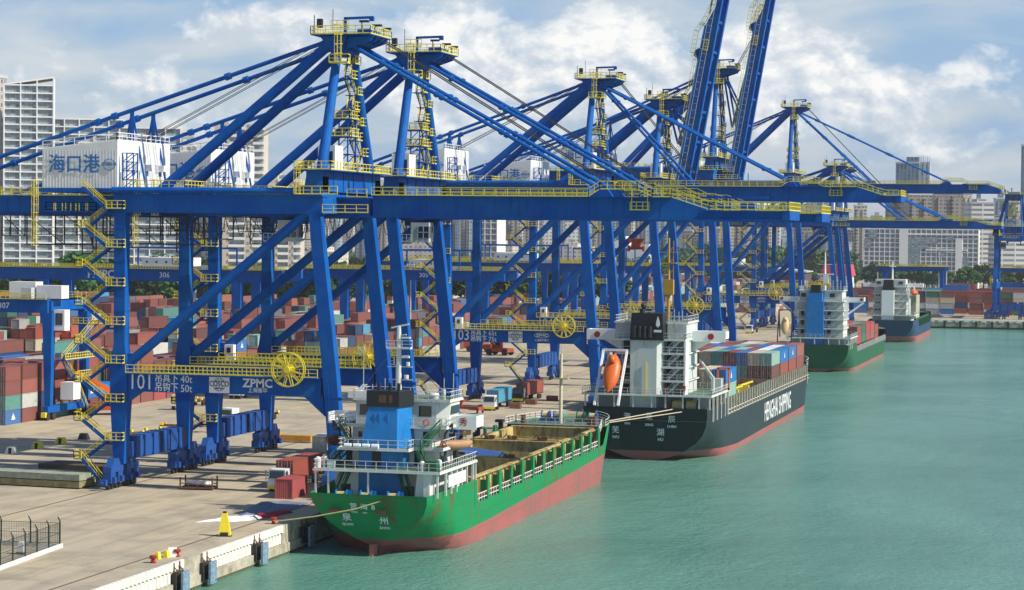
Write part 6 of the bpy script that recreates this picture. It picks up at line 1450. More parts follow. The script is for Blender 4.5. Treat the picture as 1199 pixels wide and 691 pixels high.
b = MB(); b.stair((1.6, 3.0, 11.0), (5.2, 8.6, 17.5), .8, (1, 0, 0), mr=1); b.stair((1.6, 12.5, 1.0), (1.6, 7.0, 7.6), .8, (1, 0, 0), mr=1); b.stair((1.6, 6.4, 7.6), (1.6, 2.6, 11), .8, (1, 0, 0), mr=1)
b.box(.6, 2.6, 1.5, 14, 10.8, 11.0); b.box(.6, 2.8, 6, 12, 7.4, 7.6); b.box(.9, 6.2, 8, 10, 17.2, 17.4); b.build('stair', ['blue', 'yellow'], g1)
b = MB(); b.rail([(2.6, 1.5, 11), (2.6, 14, 11), (.6, 14, 11)], step=1, t=.1); b.rail([(2.8, 6, 7.6), (2.8, 12, 7.6)], step=1, t=.1); b.rail([(1, 8, 17.4), (6.2, 8, 17.4), (6.2, 10, 17.4)], step=1, t=.1); b.build('railing', 'yellow', g1)
b = MB(); b.box(.8, 3.4, 3.2, 6.2, 3.6, 6.8); b.build('generator_house', 'whitebright', g1)
gantry(-251, 640, 62, 16, 23.2, 'wide rail gantry crane numbered 306 spanning the yard behind the first crane', num='306', port='HKPC', bh=3.6, legw=2.6, wheels=False, overh=24, cab=False)
gantry(-196, 700, 42, 16, 23.0, 'rail gantry crane numbered 305 behind the second crane', num='305', bh=3.2, legw=2.6, wheels=False, overh=18, cab=False)
gantry(-186, 800, 60, 16, 24.4, 'rail gantry crane with yellow railing seen between the crane legs in mid yard', num='304', bh=3.0, legw=2.4, wheels=False, overh=14, cab=False)
gantry(-220, 930, 60, 18, 23.6, 'far rail gantry crane in the middle of the yard', num='303', bh=3.0, legw=2.4, wheels=False, overh=14, cab=False)
gantry(-176, 860, 40, 18, 23, 'rail gantry crane between the third and fourth quay cranes', bh=2.6, legw=2.2, wheels=False, overh=10, cab=False)
gantry(-155, 1040, 34, 16, 21, 'dark gantry crane far behind the raised boom cranes', bh=2.2, legw=2.0, wheels=False, overh=8, cab=False)
gantry(-82.5, 1150, 28, 14, 20.5, 'blue gantry crane with yellow railing behind the farthest ship', bh=2.2, legw=1.9, wheels=False, overh=4, house=False, cab=False)
gantry(-33, 1180, 26, 14, 20, 'small gantry crane behind the cross wharf crane at the right edge', bh=2.0, legw=1.7, wheels=False, overh=2, house=False, cab=False)
# reach stackers
def reach_stacker(x, y, rz, lab):
    r = empty('reach_stacker', (x, y, .012), rz); tag(r, lab, 'reach stacker', 'red reach stackers in the yard')
    b = MB(); b.box(-1.9, 1.9, -3.5, 3.5, .9, 2.0); b.box(-1.8, 1.8, 2.0, 4.2, 1.2, 3.0); b.build('body', 'rustor', r)
    for s in (-1, 1):
        for yy in (-2.6, 2.6): MB().tube((s*1.4, yy, .9), (s*2.1, yy, .9), .9, n=14).build('wheel', 'rubber', r)
    b = MB(); b.beam((0, 3.0, 3.4), (0, -6.5, 8.6), 1.0, 1.1, .8, .9); b.build('boom', 'orange', r)
    b = MB(); b.box(-6, 6, -7.3, -6.3, 6.4, 7.0); b.box(-1.2, 1.2, -7.2, -6.0, 6.8, 8.4); b.box(-6.1, -5.6, -7.8, -5.8, 6.1, 6.6); b.box(5.6, 6.1, -7.8, -5.8, 6.1, 6.6); b.build('spreader', 'rustor', r)
    b = MB(); b.box(-.8, .8, -.6, 1.4, 2.0, 3.9); c = b.build('cab', 'rustor', r); MB().box(-.82, .82, -.5, 1.0, 2.8, 3.6).build('window', 'glass', c)
for x, y, rz, lab in ((-184.2, 402, R(-60), 'orange reach stacker working beside the front yard row at the left'), (-170.5, 640, R(75), 'large red reach stacker with raised boom in mid apron'), (-181, 655, R(100), 'second red reach stacker beyond the larger one in mid apron'), (-206, 560, R(20), 'red reach stacker inside the yard behind the first crane'), (-240, 600, R(-40), 'red reach stacker among stacks behind the second crane'), (-207, 905, R(0), 'distant red stacker behind the third crane legs')):
    reach_stacker(x, y, rz, lab)

# ------------------------------------------------------------------ container yard
random.seed(77)
WTS = [('rust red', 26), ('brown red', 18), ('faded red', 16), ('orange red', 5), ('bright red', 2), ('blue', 4), ('cyan blue', 2), ('dark blue', 3), ('pale grey', 5), ('white', 2), ('cream', 4), ('green', 3), ('pale green', 3), ('sea green', 3), ('slate grey', 3)]
names = [a for a, w in WTS]; wts = [w for a, w in WTS]
ORD = ['', 'first', 'second', 'third', 'fourth', 'fifth', 'sixth', 'seventh', 'eighth', 'ninth', 'tenth', 'eleventh', 'twelfth', 'thirteenth', 'fourteenth', 'fifteenth', 'sixteenth', 'seventeenth', 'eighteenth', 'nineteenth', 'twentieth', 'twenty-first', 'twenty-second', 'twenty-third', 'twenty-fourth', 'twenty-fifth', 'twenty-sixth', 'twenty-seventh', 'twenty-eighth', 'twenty-ninth', 'thirtieth']
slots = {}
def yard_block(bi, xr, y0, y1, cols, hmax, names_=names, w_=wts, Ln=12.19, hmin=1, ph=0.):
    nb = int((y1-y0)/(Ln+.5))
    for k in range(nb):
        run = .5+.5*math.sin(k*.9+bi*1.7+ph)
        for c in range(cols):
            h = hmin+round((hmax-hmin)*min(1, max(0, .35+.5*run+random.uniform(-.35, .3))))
            if random.random() < .05: h = max(0, h-2)
            for t in range(h):
                two = random.random() < .22 and Ln > 10
                slots[(bi, c, k, t)] = (xr-1.25-c*2.55, y0+Ln/2+k*(Ln+.5), .012+t*2.6, random.choices(names_, w_)[0], Ln, h)
bi = 0
for q in range(12):
    xr = -190.0-q*31
    y0 = 373 if q == 0 else max(373, (-xr-20)/.53)
    segs = ((y0, 520), (536, 700), (716, 880), (894, 1010)) if q < 3 else ((y0, 700), (716, 860))
    for a, b_ in segs:
        if b_-a > 26: yard_block(bi, xr, a, b_, 6 if q else 5, (5 if a < 600 else 4 if a < 800 else 3) if q else 4, hmin=2 if q == 0 else 1, Ln=6.06 if q in (0, 3) else 12.19); bi += 1
near_blocks = bi
over = {0: ['blue', 'sea green', 'rust red', 'rust red'], 1: ['rust red', 'pale grey', 'faded red', 'brown red'], 2: ['brown red', 'dark blue', 'faded red', 'rust red'], 3: ['sea green', 'brown red', 'rust red', 'faded red'], 4: ['rust red', 'rust red', 'pale grey', 'brown red'], 5: ['brown red', 'blue', 'faded red', 'rust red']}
for key in [k for k in slots if k[0] == 0 and k[1] == 0 and k[2] in over]: del slots[key]
for k, cs in over.items():
    for t, c_ in enumerate(cs): slots[(0, 0, k, t)] = (-191.25, 373+3.03+k*6.56, .012+t*2.6, c_, 6.06, len(cs))
reef = (['white', 'pale green', 'pale grey', 'cream', 'sea green', 'faded red', 'green', 'rust red'], [9, 8, 6, 4, 4, 5, 2, 4])
for q in range(7):
    yard_block(bi, -150-q*30, 1040, 1230, 6, 4, *reef, hmin=2); bi += 1
    yard_block(bi, -165-q*30, 1250, 1480, 6, 4, hmin=2); bi += 1
# exposure test
hts = {}
for (b_, c, k, t) in slots: hts[(b_, c, k)] = max(hts.get((b_, c, k), 0), t+1)
cand = []
for key, (x, y, z, col, Ln, h) in slots.items():
    b_, c, k, t = key
    ang = math.atan2(-x, y)
    if ang > R(27.4): continue
    if t == h-1 or hts.get((b_, c, k-1), 0) <= t or (c == 0) or hts.get((b_, c-1, k), 0) <= t:
        face = (t+1.0 >= h)*.0+(hts.get((b_, c, k-1), 0) <= t)*1.0+(c == 0 or hts.get((b_, c-1, k), 0) <= t)*.8
        cand.append((-(face+.25)*1e6/(x*x+y*y), key))
cand.sort(); rowname = ['front row by the apron', 'second row back', 'third row back', 'fourth row back', 'rearmost row', 'sixth row back']
chosen = set(k for _, k in cand[:118])
seen = {}
for key in chosen:
    x, y, z, col, Ln, h = slots[key]; b_, c, k, t = key
    if x > -206: where = f"{rowname[c]}, {ORD[min(30, int((y-373)/(Ln+.5))+1)]} bay along"
    else: where = f"{ORD[min(9, int((-x-190)/31)+1)]} yard block, {ORD[c+1]} row, {ORD[min(30, int((y-373)/(Ln+.5))+1)]} bay"
    tier = 'ground level' if t == 0 else ('top' if t == h-1 else ORD[t+1])
    lab = f"{col} container, {tier} tier, {where}"
    container(x, y, z, col, Ln, 0, lab, 'containers stacked in the yard', door=(y < 470), emblem=(col in ('blue', 'cyan blue') and y < 520))
far = MB(); fm = list(PAL.keys())
def cheapbox(m, x, y, z, Lx, Ly, mi): m.box(x-Lx/2+.03, x+Lx/2-.03, y-Ly/2+.03, y+Ly/2-.03, z+.03, z+2.57, mi)
for key, (x, y, z, col, Ln, h) in slots.items():
    if key in chosen: continue
    if math.atan2(-x, y) > R(28.5): continue
    cheapbox(far, x, y, z, CW, Ln, fm.index(col))
for q in range(9):     # stacks lying crosswise beyond the cross wharf
    for row in range(7):
        pass
o = far.build('container_stacks', ['c_'+k for k in fm]); tag(o, 'far rows of stacked containers filling the yard behind the cranes', 'container stacks', kind='stuff')
# containers on the cross wharf, long side towards the water
wp = [['blue', 'slate grey', 'pale grey'], ['cream', 'white', 'white'], ['cream', 'brown red', 'cream'], ['rust red', 'dark blue', 'green']]
random.seed(9); n = 0; rowd = MB()
for i in range(-3, 22):
    x = -106.4+i*6.5; h = 4 if i < 14 else 3
    if i in (6,): continue
    for t in range(h):
        if 0 <= i-2 < 3: col = wp[t][i-2]
        else: col = random.choices(['rust red', 'brown red', 'cream', 'white', 'blue', 'faded red', 'pale grey', 'green', 'dark blue'], [6, 4, 4, 3, 3, 4, 3, 2, 2])[0]
        if i < 0 and t == 3: continue
        if n < 62: container(x, 1069, .012+t*2.6, col, 6.06, R(90), f"{col} container, {['bottom', 'second', 'third', 'top'][t]} tier, {ORD[min(i+4, 30)]} stack along the cross wharf", 'containers on the cross wharf', door=False); n += 1
        else: cheapbox(rowd, x, 1069, .012+t*2.6, 6.06, CW, fm.index(col))
for row, (yy, hh) in enumerate(((1083, 4), (1098, 5), (1120, 4), (1142, 5))):
    for i in range(40):
        x = -135+i*12.6
        for t in range(max(1, hh-(random.random() < .35)-(random.random() < .2))): cheapbox(rowd, x, yy, .012+t*2.6, 12.19, CW, fm.index(random.choices(names, wts)[0]))
tag(rowd.build('container_stacks', ['c_'+k for k in fm]), 'long red and mixed container rows behind the front stacks of the cross wharf', 'container stacks', kind='stuff')
# cross wharf face
r = empty('cross_wharf', (0, 995, 0)); tag(r, 'pale concrete cross wharf with dark fenders closing the basin', 'wharf')
b = MB(); b.box(-95.4, 900, -.9, .0, -2.7, -.006); b.build('wharf_face', 'wallc', r)
b = MB(); b.box(-95.4, 900, -.6, .0, -6, -2.72); b.build('footing', 'algae', r)
b = MB()
for k in range(60): b.box(-94+k*1.2*3, -93+k*1.2*3+.9, -1.05, -.9, -.7, .25)
b.build('edge_block', 'whitebright', r)
for k in range(22): MB().box(-90+k*6.6, -89.1+k*6.6, -1.7, -1.06, -3.4, -.3).build('fender', 'rubber', r)

# ------------------------------------------------------------------ warehouses, far buildings
def bmat(name, wall, glass, fx, fz, wx, wz, tone=.0, rough=.5):
    m = bpy.data.materials.new(name); m.use_nodes = True; nt = m.node_tree; b = nt.nodes['Principled BSDF']; b.inputs['Roughness'].default_value = rough
    tc = N(nt, 'ShaderNodeTexCoord'); sp = N(nt, 'ShaderNodeSeparateXYZ'); L(nt, tc.outputs['Object'], sp.inputs[0])
    u = math_n(nt, 'DIVIDE', math_n(nt, 'ADD', sp.outputs['X'], sp.outputs['Y']), fx); v = math_n(nt, 'DIVIDE', sp.outputs['Z'], fz)
    def win(c, w): return math_n(nt, 'LESS_THAN', math_n(nt, 'ABSOLUTE', math_n(nt, 'SUBTRACT', math_n(nt, 'FRACT', c), .5)), w/2)
    mask = math_n(nt, 'MULTIPLY', win(u, wx), win(v, wz))
    cx = N(nt, 'ShaderNodeCombineXYZ'); L(nt, math_n(nt, 'FLOOR', u), cx.inputs[0]); L(nt, math_n(nt, 'FLOOR', v), cx.inputs[1])
    wn = N(nt, 'ShaderNodeTexWhiteNoise'); L(nt, cx.outputs[0], wn.inputs['Vector'])
    g_ = mixc(nt, wn.outputs['Value'], glass, tuple(min(1, c*2.2+.02) for c in glass))
    recess_shade = math_n(nt, 'GREATER_THAN', math_n(nt, 'FRACT', math_n(nt, 'DIVIDE', u, 4.3)), .6)  # columns where balcony recess shade is put into the wall colour
    wl = mixc(nt, math_n(nt, 'MULTIPLY', recess_shade, .35), wall, tuple(c*.6 for c in wall))
    L(nt, mixc(nt, mask, wl, g_), b.inputs['Base Color']); L(nt, math_n(nt, 'SUBTRACT', rough, math_n(nt, 'MULTIPLY', mask, rough*.6)), b.inputs['Roughness'])
    return m
ST = {'res': bmat('pale_flats', (.52, .48, .42), (.10, .12, .14), 3.4, 3.0, .55, .55), 'glass': bmat('blue_grey_tower', (.20, .25, .30), (.05, .09, .13), 2.6, 3.4, .7, .7, rough=.3), 'glassl': bmat('pale_glass_tower', (.40, .46, .50), (.12, .18, .22), 3.0, 3.6, .7, .6, rough=.3),
      'brownres': bmat('grey_brown_flats', (.30, .27, .25), (.07, .08, .09), 3.2, 3.0, .6, .5), 'office': bmat('white_office', (.62, .62, .6), (.10, .12, .14), 9, 3.6, .9, .45), 'low': bmat('low_white_block', (.6, .56, .5), (.16, .15, .15), 4, 3.5, .5, .4),
      'tower': bmat('steel_blue_tower', (.16, .23, .31), (.04, .08, .13), 3.4, 4, .5, .9, rough=.25), 'towerw': bmat('striped_tower', (.6, .64, .66), (.14, .2, .26), 4.2, 30, .45, .98, rough=.3), 'white': bmat('white_block', (.64, .64, .62), (.12, .13, .14), 3.6, 3.4, .5, .45),
      'brown': bmat('brown_block', (.46, .42, .39), (.1, .1, .11), 3.6, 3.6, .5, .5), 'grey': bmat('grey_block', (.45, .46, .47), (.12, .13, .14), 4, 3.6, .5, .5)}
BL = [(b[0]-(7 if b[4] == 'brown' else 0), b[1]-(7 if b[4] == 'brown' else 0))+b[2:] for b in [(-509.6, -491.2, 960, 105.0, 'brown'), (-485.3, -463.5, 950, 102.0, 'grid'), (-480.0, -445.7, 985, 86.0, 'gridd'), (-447.1, -418.6, 990, 82.0, 'gridd'), (-427.0, -418.9, 1010, 79.0, 'white'), (-420.0, -410.9, 1015, 64.0, 'grey'), (-405.0, -395.3, 1000, 86.0, 'beige'), (-396.9, -382.2, 1004, 83.0, 'beige'), (-391.9, -389.3, 1030, 66.0, 'beige'), (-870.0, -856.5, 2300, 56.0, 'res'), (-927.9, -911.3, 2500, 64.0, 'glass'), (-855.6, -838.1, 2350, 55.0, 'res'), (-925.2, -905.9, 2600, 68.0, 'res'), (-834.2, -822.3, 2400, 61.0, 'glassl'), (-871.7, -857.1, 2550, 70.0, 'res'), (-821.4, -807.4, 2450, 61.0, 'glassl'), (-744.8, -731.7, 2300, 54.0, 'res'), (-825.1, -810.4, 2600, 67.0, 'res'), (-746.0, -734.4, 2400, 59.0, 'glassl'), (-753.9, -740.4, 2600, 67.0, 'res'), (-710.9, -701.0, 2500, 70.0, 'res'), (-683.0, -668.4, 2450, 67.0, 'res'), (-734.4, -720.5, 2700, 67.0, 'glassl'), (-678.6, -666.5, 2550, 73.0, 'res'), (-625.3, -615.8, 2400, 60.0, 'glass'), (-666.2, -653.9, 2600, 68.0, 'res'), (-613.2, -600.7, 2450, 62.0, 'res'), (-685.4, -674.4, 2800, 60.0, 'glass'), (-635.3, -620.9, 2650, 71.0, 'res'), (-653.7, -639.6, 2800, 64.0, 'glassl'), (-655.6, -642.2, 2900, 63.0, 'glass'), (-595.8, -583.3, 2700, 66.0, 'res'), (-645.7, -627.2, 3000, 62.0, 'glassl'), (-562.6, -546.0, 2700, 70.0, 'res'), (-584.1, -568.6, 2900, 66.0, 'glass'), (-585.9, -572.2, 3000, 70.0, 'glassl'), (-607.8, -588.3, 3200, 62.0, 'glass'), (-547.8, -530.8, 3000, 40.0, 'glass'), (-506.9, -491.6, 2900, 75.0, 'res'), (-523.0, -497.3, 3100, 62.0, 'glass'), (-511.1, -491.9, 3200, 73.0, 'glassl'), (-504.6, -482.4, 3300, 59.0, 'glass'), (-407.4, -390.7, 2800, 66.0, 'glassl'), (-402.6, -385.4, 2900, 74.0, 'glass'), (-337.9, -325.4, 2600, 78.0, 'res'), (-313.0, -290.9, 2500, 80.0, 'glassl'), (-252.9, -241.6, 2200, 29.0, 'white'), (-250.9, -240.8, 2300, 24.0, 'res'), (-192.7, -172.2, 2100, 102.0, 'tower'), (-172.5, -162.7, 2104, 102.0, 'towerw'), (-182.2, -165.0, 1900, 71.0, 'brownres'), (-159.3, -140.6, 1850, 69.0, 'brownres'), (-141.6, -118.7, 1880, 71.0, 'brownres'), (-119.9, -112.5, 1900, 71.0, 'res'), (-146.1, -136.3, 2500, 75.0, 'glass'), (-104.7, -87.3, 1750, 61.0, 'office'), (-123.9, -111.5, 2500, 77.0, 'glass'), (-105.3, -90.9, 2400, 72.0, 'brownres'), (-89.6, -76.9, 1800, 52.0, 'office'), (-78.4, -68.0, 1850, 57.0, 'res'), (-66.8, -49.5, 1700, 102.0, 'tower'), (-62.0, -47.3, 1750, 67.0, 'res'), (-167.7, -79.5, 1600, 41.0, 'frame'), (-79.9, -53.5, 1620, 37.0, 'office'), (-466.3, -429.2, 1900, 24.0, 'low'), (-546.5, -514.9, 1500, 21.0, 'low'), (-563.6, -527.4, 1800, 25.0, 'low'), (-405.0, -378.9, 2300, 21.0, 'low'), (-377.4, -346.0, 2400, 22.0, 'low'), (-248.2, -236.6, 2100, 17.0, 'low'), (-317.1, -300.7, 2200, 20.0, 'low'), (-228.9, -221.3, 2100, 17.0, 'low'), (-554.0, -522.3, 2000, 25.0, 'low')]]
ADJ = {'res': 'pale residential tower', 'glass': 'blue grey high-rise', 'glassl': 'pale glass high-rise', 'brownres': 'grey brown apartment tower', 'office': 'white banded office block', 'low': 'low pale building', 'tower': 'steel blue skyscraper', 'towerw': 'white striped skyscraper wing', 'white': 'white block', 'brown': 'brown tower', 'grey': 'plain grey wall block'}
def place_words(u):
    return ['behind the first crane', 'left of the second crane', 'left of the third crane', 'behind the long boom', 'left of the raised booms', 'behind the raised booms', 'right of the raised booms', 'behind the tall far crane', 'above the farthest ship', 'behind the cross wharf', 'at the right edge'][min(10, max(0, int(u)))]
random.seed(90)
for k in range(46):
    px = 425+k*13+random.uniform(-4, 4)
    if 1010 < px: break
    y = random.uniform(2020, 2380); a_ = math.atan((px-600)/2704)-.2554; x = math.tan(a_)*y; w_ = random.uniform(8, 13); h = random.uniform(34, 66)
    BL.append((x-w_/2, x+w_/2, y, h, random.choice(['res', 'res', 'res', 'glassl', 'white', 'glass', 'brownres'])))
random.seed(21); cnt = {}; res_i = 0
for (x0, x1, y, h, st) in BL:
    if st in ('grid', 'gridd', 'frame', 'beige'): continue
    r = empty('low_building' if st == 'low' else 'high_rise_building', ((x0+x1)/2, y, 0), R(random.uniform(0, 22)) if st not in ('low', 'tower', 'towerw') else 0); w_ = x1-x0; d = min(22, max(12, w_*1.1))
    b = MB(); b.box(-w_/2, w_/2, 0, d, 0, h)
    if st in ('res', 'brownres', 'glass', 'glassl'):
        b.box(-w_/2+w_*.12, -w_/2+w_*.38, -1.6, 0, 0, h-3.5); b.box(w_/2-w_*.38, w_/2-w_*.12, -1.6, 0, 0, h-3.5); b.box(-w_*.22, w_*.2, 3, d-3, h, h+4+random.uniform(0, 4))
    elif st in ('tower',): b.box(-w_/2+w_*.45, w_/2, 1, d, h, h+5)
    elif st == 'towerw':
        for k in range(6): b.box(-w_/2+k*w_/5.2, -w_/2+k*w_/5.2+.5, -.4, .0, 0, h+6)
    else: b.box(-w_/2+w_*.3, w_/2-w_*.3, 3, d-3, h, h+3)
    b.build('tower_body', ST[st], r)
    if st != 'low': MB().box(-w_/2-.3, w_/2+.3, -.3, d+.3, h-.9 if st != 'office' else h, h+.6).build('parapet', 'greyw', r)
    up = (math.atan2((x0+x1)/2, y)+.2554)*2704+600; key = (st, int(up/115)); cnt[key] = cnt.get(key, 0)+1
    tag(r, f"{ORD[cnt[key]]} {ADJ[st]} from the left {place_words(up/115)}", 'building', 'distant city buildings')
# framed buildings with real floors and columns
def framed(x0, x1, y, h, nx, nz, lab, slab_m='whitebright', core='glass', slope=0, cat='building', recess=1.2, d=20, skip=()):
    r = empty('framed_building', (x0, y, 0), R(24) if y < 1200 else 0); tag(r, lab, cat, 'distant city buildings'); w_ = x1-x0; fz = h/nz
    MB().box(.3, w_-.3, recess, d, 0, h-.3).build('glazing', core, r)
    b = MB()
    for k in range(nz+1): b.box(0, w_, -.0, recess+.6, k*fz-.35, k*fz+.25)
    for k in range(nx+1): b.box(k*w_/nx-.28, k*w_/nx+.28, -.08, recess+.5, 0, h+(slope*k/nx))
    b.box(w_-.3, w_+.1, 0, d, 0, h+slope); b.box(-.1, .3, 0, d, 0, h)
    if slope: b.hexa([(0, -.1, h-.2), (w_, -.1, h+slope-.2), (w_, d, h+slope-.2), (0, d, h-.2)], [(0, -.1, h+.5), (w_, -.1, h+slope+.5), (w_, d, h+slope+.5), (0, d, h+.5)])
    b.build('frame', slab_m, r)
    m_ = MB()
    for k in range(nx):
        for q in range(1, 3): m_.box(k*w_/nx+q*w_/nx/3-.07, k*w_/nx+q*w_/nx/3+.07, recess-.15, recess, 0, h-.4)
    m_.build('mullion', 'greyw', r)
    return r
M['bglass'] = bmat('building_glazing', (.26, .31, .34), (.15, .19, .22), 2.0, 1.4, .8, .7, rough=.25)
framed(-485.3, -463.5, 950, 99.5, 3, 28, 'white framed apartment tower with slanting roof at the left edge', core='bglass', slope=3.5)
framed(-480, -446, 985, 86, 5, 24, 'wide dark glazed block with white floors behind the slant-roofed tower', core='bglass', slab_m='white')
framed(-447, -419, 990, 82, 4, 22, 'white framed block behind the first machinery house', core='bglass', slab_m='white')
for (a, b_, yy, h, lab) in ((-405, -382, 1002, 85, 'beige apartment block with white balconies behind the mast struts of the first crane'), (-381.5, -366, 1010, 62, 'narrow beige apartment block with balconies just right of the larger one')):
    r = empty('apartment_block', (a, yy, 0), R(14)); tag(r, lab, 'building', 'distant city buildings'); w_ = b_-a
    bb = MB(); bb.box(0, w_*.3, 0, 18, 0, h); bb.box(w_*.3, w_*.62, 1.5, 18, 0, h-3); bb.box(w_*.62, w_*.78, 0, 18, 0, h-1); bb.box(w_*.78, w_, 1.5, 18, 0, h-3); bb.build('wall', mat('beige_render_%d' % int(h), (.58, .53, .45), .8, dirt=.1), r)
    bb = MB()
    for k in range(int(h/3.4)):
        bb.box(w_*.3, w_*.62, -.4, 1.5, k*3.4, k*3.4+1.2); bb.box(w_*.78, w_, -.4, 1.5, k*3.4, k*3.4+1.2)
    bb.build('balcony', 'whitebright', r)
    bb = MB()
    for k in range(int(h/3.4)):
        bb.box(w_*.33, w_*.59, 1.4, 1.5, k*3.4+1.3, k*3.4+3.0); bb.box(w_*.81, w_*.97, 1.4, 1.5, k*3.4+1.3, k*3.4+3.0); bb.box(w_*.66, w_*.73, -.05, 0, k*3.4+1.0, k*3.4+2.4)
    bb.build('window', 'bglass', r)
framed(-360, -349, 1300, 58, 3, 17, 'slim white framed block right of the beige apartments', core='bglass')
fr = framed(-167.7, -90.5, 1600, 40.5, 22, 13, 'long white lattice building with stepped grid of openings above the farthest ship', core='bglass', d=16)
b = MB()
for (xa, xb, za, zb) in ((24, 30, 6, 40), (62, 66.5, 8, 34)): b.box(xa, xb, -.6, .4, za, zb)
b.box(30, 77, -.5, .4, 36.5, 37.4); b.box(42, 70, -.5, .4, 26, 27); b.build('bracing_wall', 'whitebright', fr)
for (xa, xb, za, zb) in ((3, 9, 34, 40), (30.3, 38, 6, 35.5), (38, 44, 27, 35.5), (44, 50, 30.5, 35.5), (50, 55, 22, 25.5), (0.5, 5, 28, 33.5), (66.8, 71, 9, 22), (55, 61, 33, 36)): MB().box(xa, xb, -.35, .3, za, zb).build('void_shade_panel', 'bglass', fr)  # flat panels stand in for open voids, their darkness put into the colour
# warehouse with red roof, sheds
r = empty('warehouse', (-159, 1300, 0)); tag(r, 'low warehouse with a bright pink red roof beyond the yard', 'warehouse'); MB().box(0, 15, 0, 22, 0, 13).build('wall', 'white', r); MB().prism([(-1, 12.8), (16, 12.8), (14.5, 19.2), (.5, 19.2)], 'y', -1, 23).build('roof', mat('pink_red_roof', (.55, .06, .09), .6, dirt=.15), r)
r = empty('warehouse', (-225, 1330, 0)); tag(r, 'long dark grey warehouse wall between the far crane legs', 'warehouse'); MB().box(0, 52, 0, 30, 0, 14).build('wall', mat('dark_shed_wall', (.10, .085, .085), .8, dirt=.2), r); MB().prism([(-1, 14), (53, 14), (53, 14.6), (26, 17), (-1, 14.6)], 'y', -1, 31).build('roof', 'greyw', r)
r = empty('stadium', (-452, 2050, 0)); tag(r, 'bright white sail roofed hall above the yard trees', 'hall'); b = MB(); b.box(0, 44, 0, 30, 0, 22); b.build('wall', 'whitebright', r); b = MB(); b.prism([(0, 22), (44, 22), (44, 26), (26, 25), (22, 33), (8, 26), (0, 25)], 'y', 0, 30); b.build('roof', 'whitebright', r)
# second plain skyline rows further inland
random.seed(33)
for k in range(34):
    x = -1180+k*34+random.uniform(-8, 8); y = 3500+random.uniform(-300, 300); w_ = random.uniform(16, 30); h = random.uniform(46, 84); st = random.choice(['res', 'glassl', 'glass', 'res', 'office'])
    up = (math.atan2(x, y)+.2554)*2704+600
    if up < 300 or up > 1230: continue
    r = empty('high_rise_building', (x, y, 0)); b = MB(); b.box(-w_/2, w_/2, 0, 20, 0, h); b.box(-w_/5, w_/5, 4, 16, h, h+5); b.build('tower_body', ST[st], r)
    tag(r, f"farthest hazy {ADJ[st]} {place_words(up/115)}", 'building', 'farthest skyline towers')
r = MB(); r.prism([(-1500, 0), (-1500, 30), (-1200, 60), (-900, 45), (-600, 70), (-300, 50), (0, 62), (300, 40), (600, 55), (900, 0)], 'y', 7000, 7300); tag(r.build('hills', mat('far_hill', (.06, .09, .07), .9)), kind='structure')

# ------------------------------------------------------------------ trees
def leaf_mat(name, c):
    m = bpy.data.materials.new(name); m.use_nodes = True; nt = m.node_tree; b = nt.nodes['Principled BSDF']; b.inputs['Roughness'].default_value = .7; b.inputs['Specular IOR Level'].default_value = .2
    oi = N(nt, 'ShaderNodeObjectInfo'); tc = N(nt, 'ShaderNodeTexCoord'); n = noise(nt, tc.outputs['Object'], .6, 3)
    hv = N(nt, 'ShaderNodeHueSaturation'); hv.inputs['Color'].default_value = (*c, 1); L(nt, math_n(nt, 'ADD', .47, math_n(nt, 'MULTIPLY', oi.outputs['Random'], .06)), hv.inputs['Hue'])
    L(nt, math_n(nt, 'ADD', .55, math_n(nt, 'ADD', math_n(nt, 'MULTIPLY', oi.outputs['Random'], .6), math_n(nt, 'MULTIPLY', n.outputs['Fac'], .6))), hv.inputs['Value']); L(nt, hv.outputs[0], b.inputs['Base Color']); return m
M['leaf'] = leaf_mat('tree_leaves', (.045, .10, .025)); M['leaf2'] = leaf_mat('dark_tree_leaves', (.025, .065, .03)); M['bark'] = mat('tree_bark', (.10, .07, .05), .9)
protos = []
for v in range(5):
    random.seed(50+v); r = empty('broadleaf_tree'); b = MB(); b.tube((0, 0, 0), (.2, 0, 4.2), .32, .2, n=7)
    for k in range(5): a = random.uniform(0, 6.28); b.tube((.2, 0, 3.2+k*.4), (math.cos(a)*2.4, math.sin(a)*2.4, 6.5+random.uniform(-.6, 1.5)), .14, .05, n=5)
    b.build('trunk', 'bark', r)
    c = MB(); blobs = [(random.uniform(-2.6, 2.6), random.uniform(-2.6, 2.6), random.uniform(4.6, 9.8), random.uniform(1.1, 2.1)) for _ in range(13)]
    for (x, y, z, rr_) in blobs:
        for _ in range(75):
            d = Vector((random.gauss(0, 1), random.gauss(0, 1), random.gauss(0, 1))).normalized(); rad = rr_*random.uniform(.55, 1.12); p = Vector((x, y, z))+Vector((d.x, d.y, d.z*.8))*rad
            n1 = (d+Vector((random.gauss(0, .5), random.gauss(0, .5), random.gauss(.3, .5)))).normalized(); a = n1.orthogonal().normalized()*random.uniform(.25, .48); e = n1.cross(a)
            c.poly([p-a-e*.7, p+a-e*.7, p+a*.8+e, p-a*.8+e])
    c.build('crown', 'leaf' if v < 3 else 'leaf2', r); protos.append(r)
tree_n = [0]
def tree(x, y, s, lab, v=None):
    v = random.randrange(5) if v is None else v; p = protos[v]
    r = p.copy(); COL.objects.link(r)
    for ch in PK[v]: d = ch.copy(); COL.objects.link(d); d.parent = r
    r.location = (x, y, 0); r.rotation_euler = (0, 0, random.uniform(0, 6.28)); r.scale = (s*random.uniform(.9, 1.3), s*random.uniform(.9, 1.3), s*random.uniform(.85, 1.2)); tag(r, lab, 'tree', 'trees beyond the yard'); tree_n[0] += 1
PK = [kids(p) for p in protos]
random.seed(4)
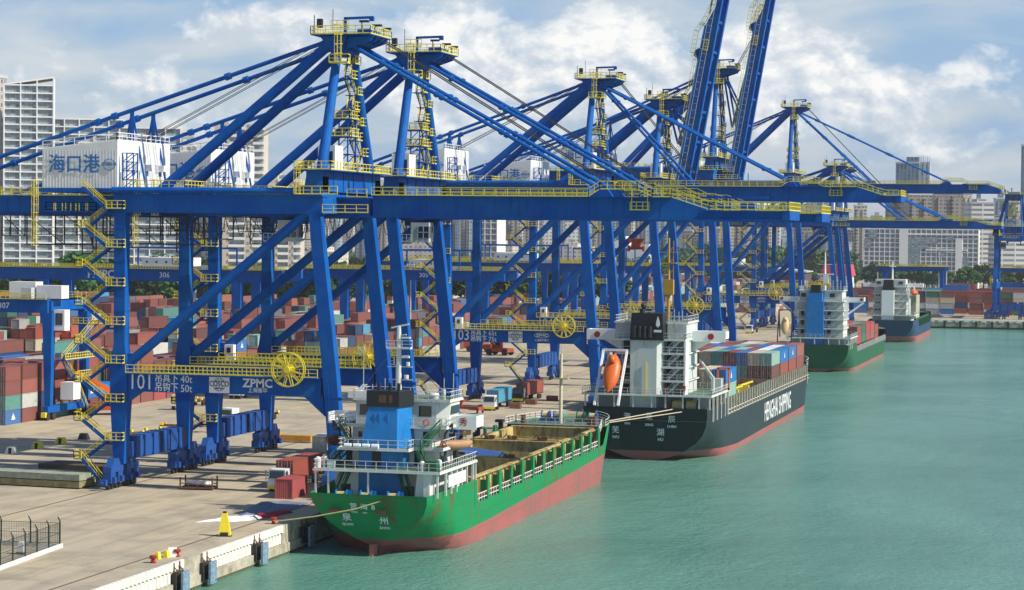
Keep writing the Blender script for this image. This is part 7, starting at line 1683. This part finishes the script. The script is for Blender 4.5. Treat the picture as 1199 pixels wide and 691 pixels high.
def belt(x0, x1, y, n, s, lab, dy=14):
    for k in range(n): tree(x0+(x1-x0)*(k+random.uniform(.1, .9))/n, y+random.uniform(-dy, dy), s*random.uniform(.8, 1.2), lab)
belt(-500, -300, 900, 52, 1.7, 'leafy tree in the belt under the white apartment towers'); belt(-345, -215, 1015, 30, 1.6, 'leafy tree behind the yard between the second and third cranes')
belt(-250, 40, 1520, 58, 1.35, 'tree in the green belt below the white lattice building'); belt(-600, -240, 1560, 60, 1.5, 'tree in the green belt beyond the middle of the yard'); belt(-330, -200, 1850, 26, 2.0, 'tall tree on the wooded rise behind the far cranes', 40)
for p in protos:
    for ch in kids(p): bpy.data.objects.remove(ch)
    bpy.data.objects.remove(p)
# far-off wood: one mass of foliage clumps
random.seed(8); c = MB()
for k in range(15000):
    x = random.uniform(-780, -120); y = random.uniform(2000, 2250); hh = 13+8*math.sin(x*.012)+5*math.sin(x*.05+1)+3*math.sin(x*.17)
    z = random.uniform(2, max(5, hh)); p = Vector((x, y, z)); n1 = Vector((random.gauss(0, .6), -abs(random.gauss(0, 1)), abs(random.gauss(0, 1)))).normalized(); a = n1.orthogonal().normalized()*random.uniform(.9, 2.0); e = n1.cross(a)
    c.poly([p-a-e, p+a-e, p+a*.7+e, p-a*.7+e])
tag(c.build('woodland', 'leaf2'), 'dark wooded belt running along the foot of the far city', 'woodland', kind='stuff')

# ------------------------------------------------------------------ air
hz = bpy.data.materials.new('haze_air'); hz.use_nodes = True; nt = hz.node_tree; nt.nodes.clear()
pv = N(nt, 'ShaderNodeVolumePrincipled'); pv.inputs['Density'].default_value = .00006; pv.inputs['Color'].default_value = (.86, .92, 1.0, 1); pv.inputs['Anisotropy'].default_value = .2
mo = N(nt, 'ShaderNodeOutputMaterial'); L(nt, pv.outputs[0], mo.inputs['Volume'])
if True:
    b = MB(); b.box(-9500, 5500, -600, 14500, -9.5, 140); o = b.build('haze', hz); tag(o, 'thin bluish haze filling the air over the harbour', 'haze', kind='stuff')
for o in bpy.data.objects:
    if o.type == 'MESH' and o.parent is None and 'label' not in o and 'kind' not in o: print('UNTAGGED', o.name)
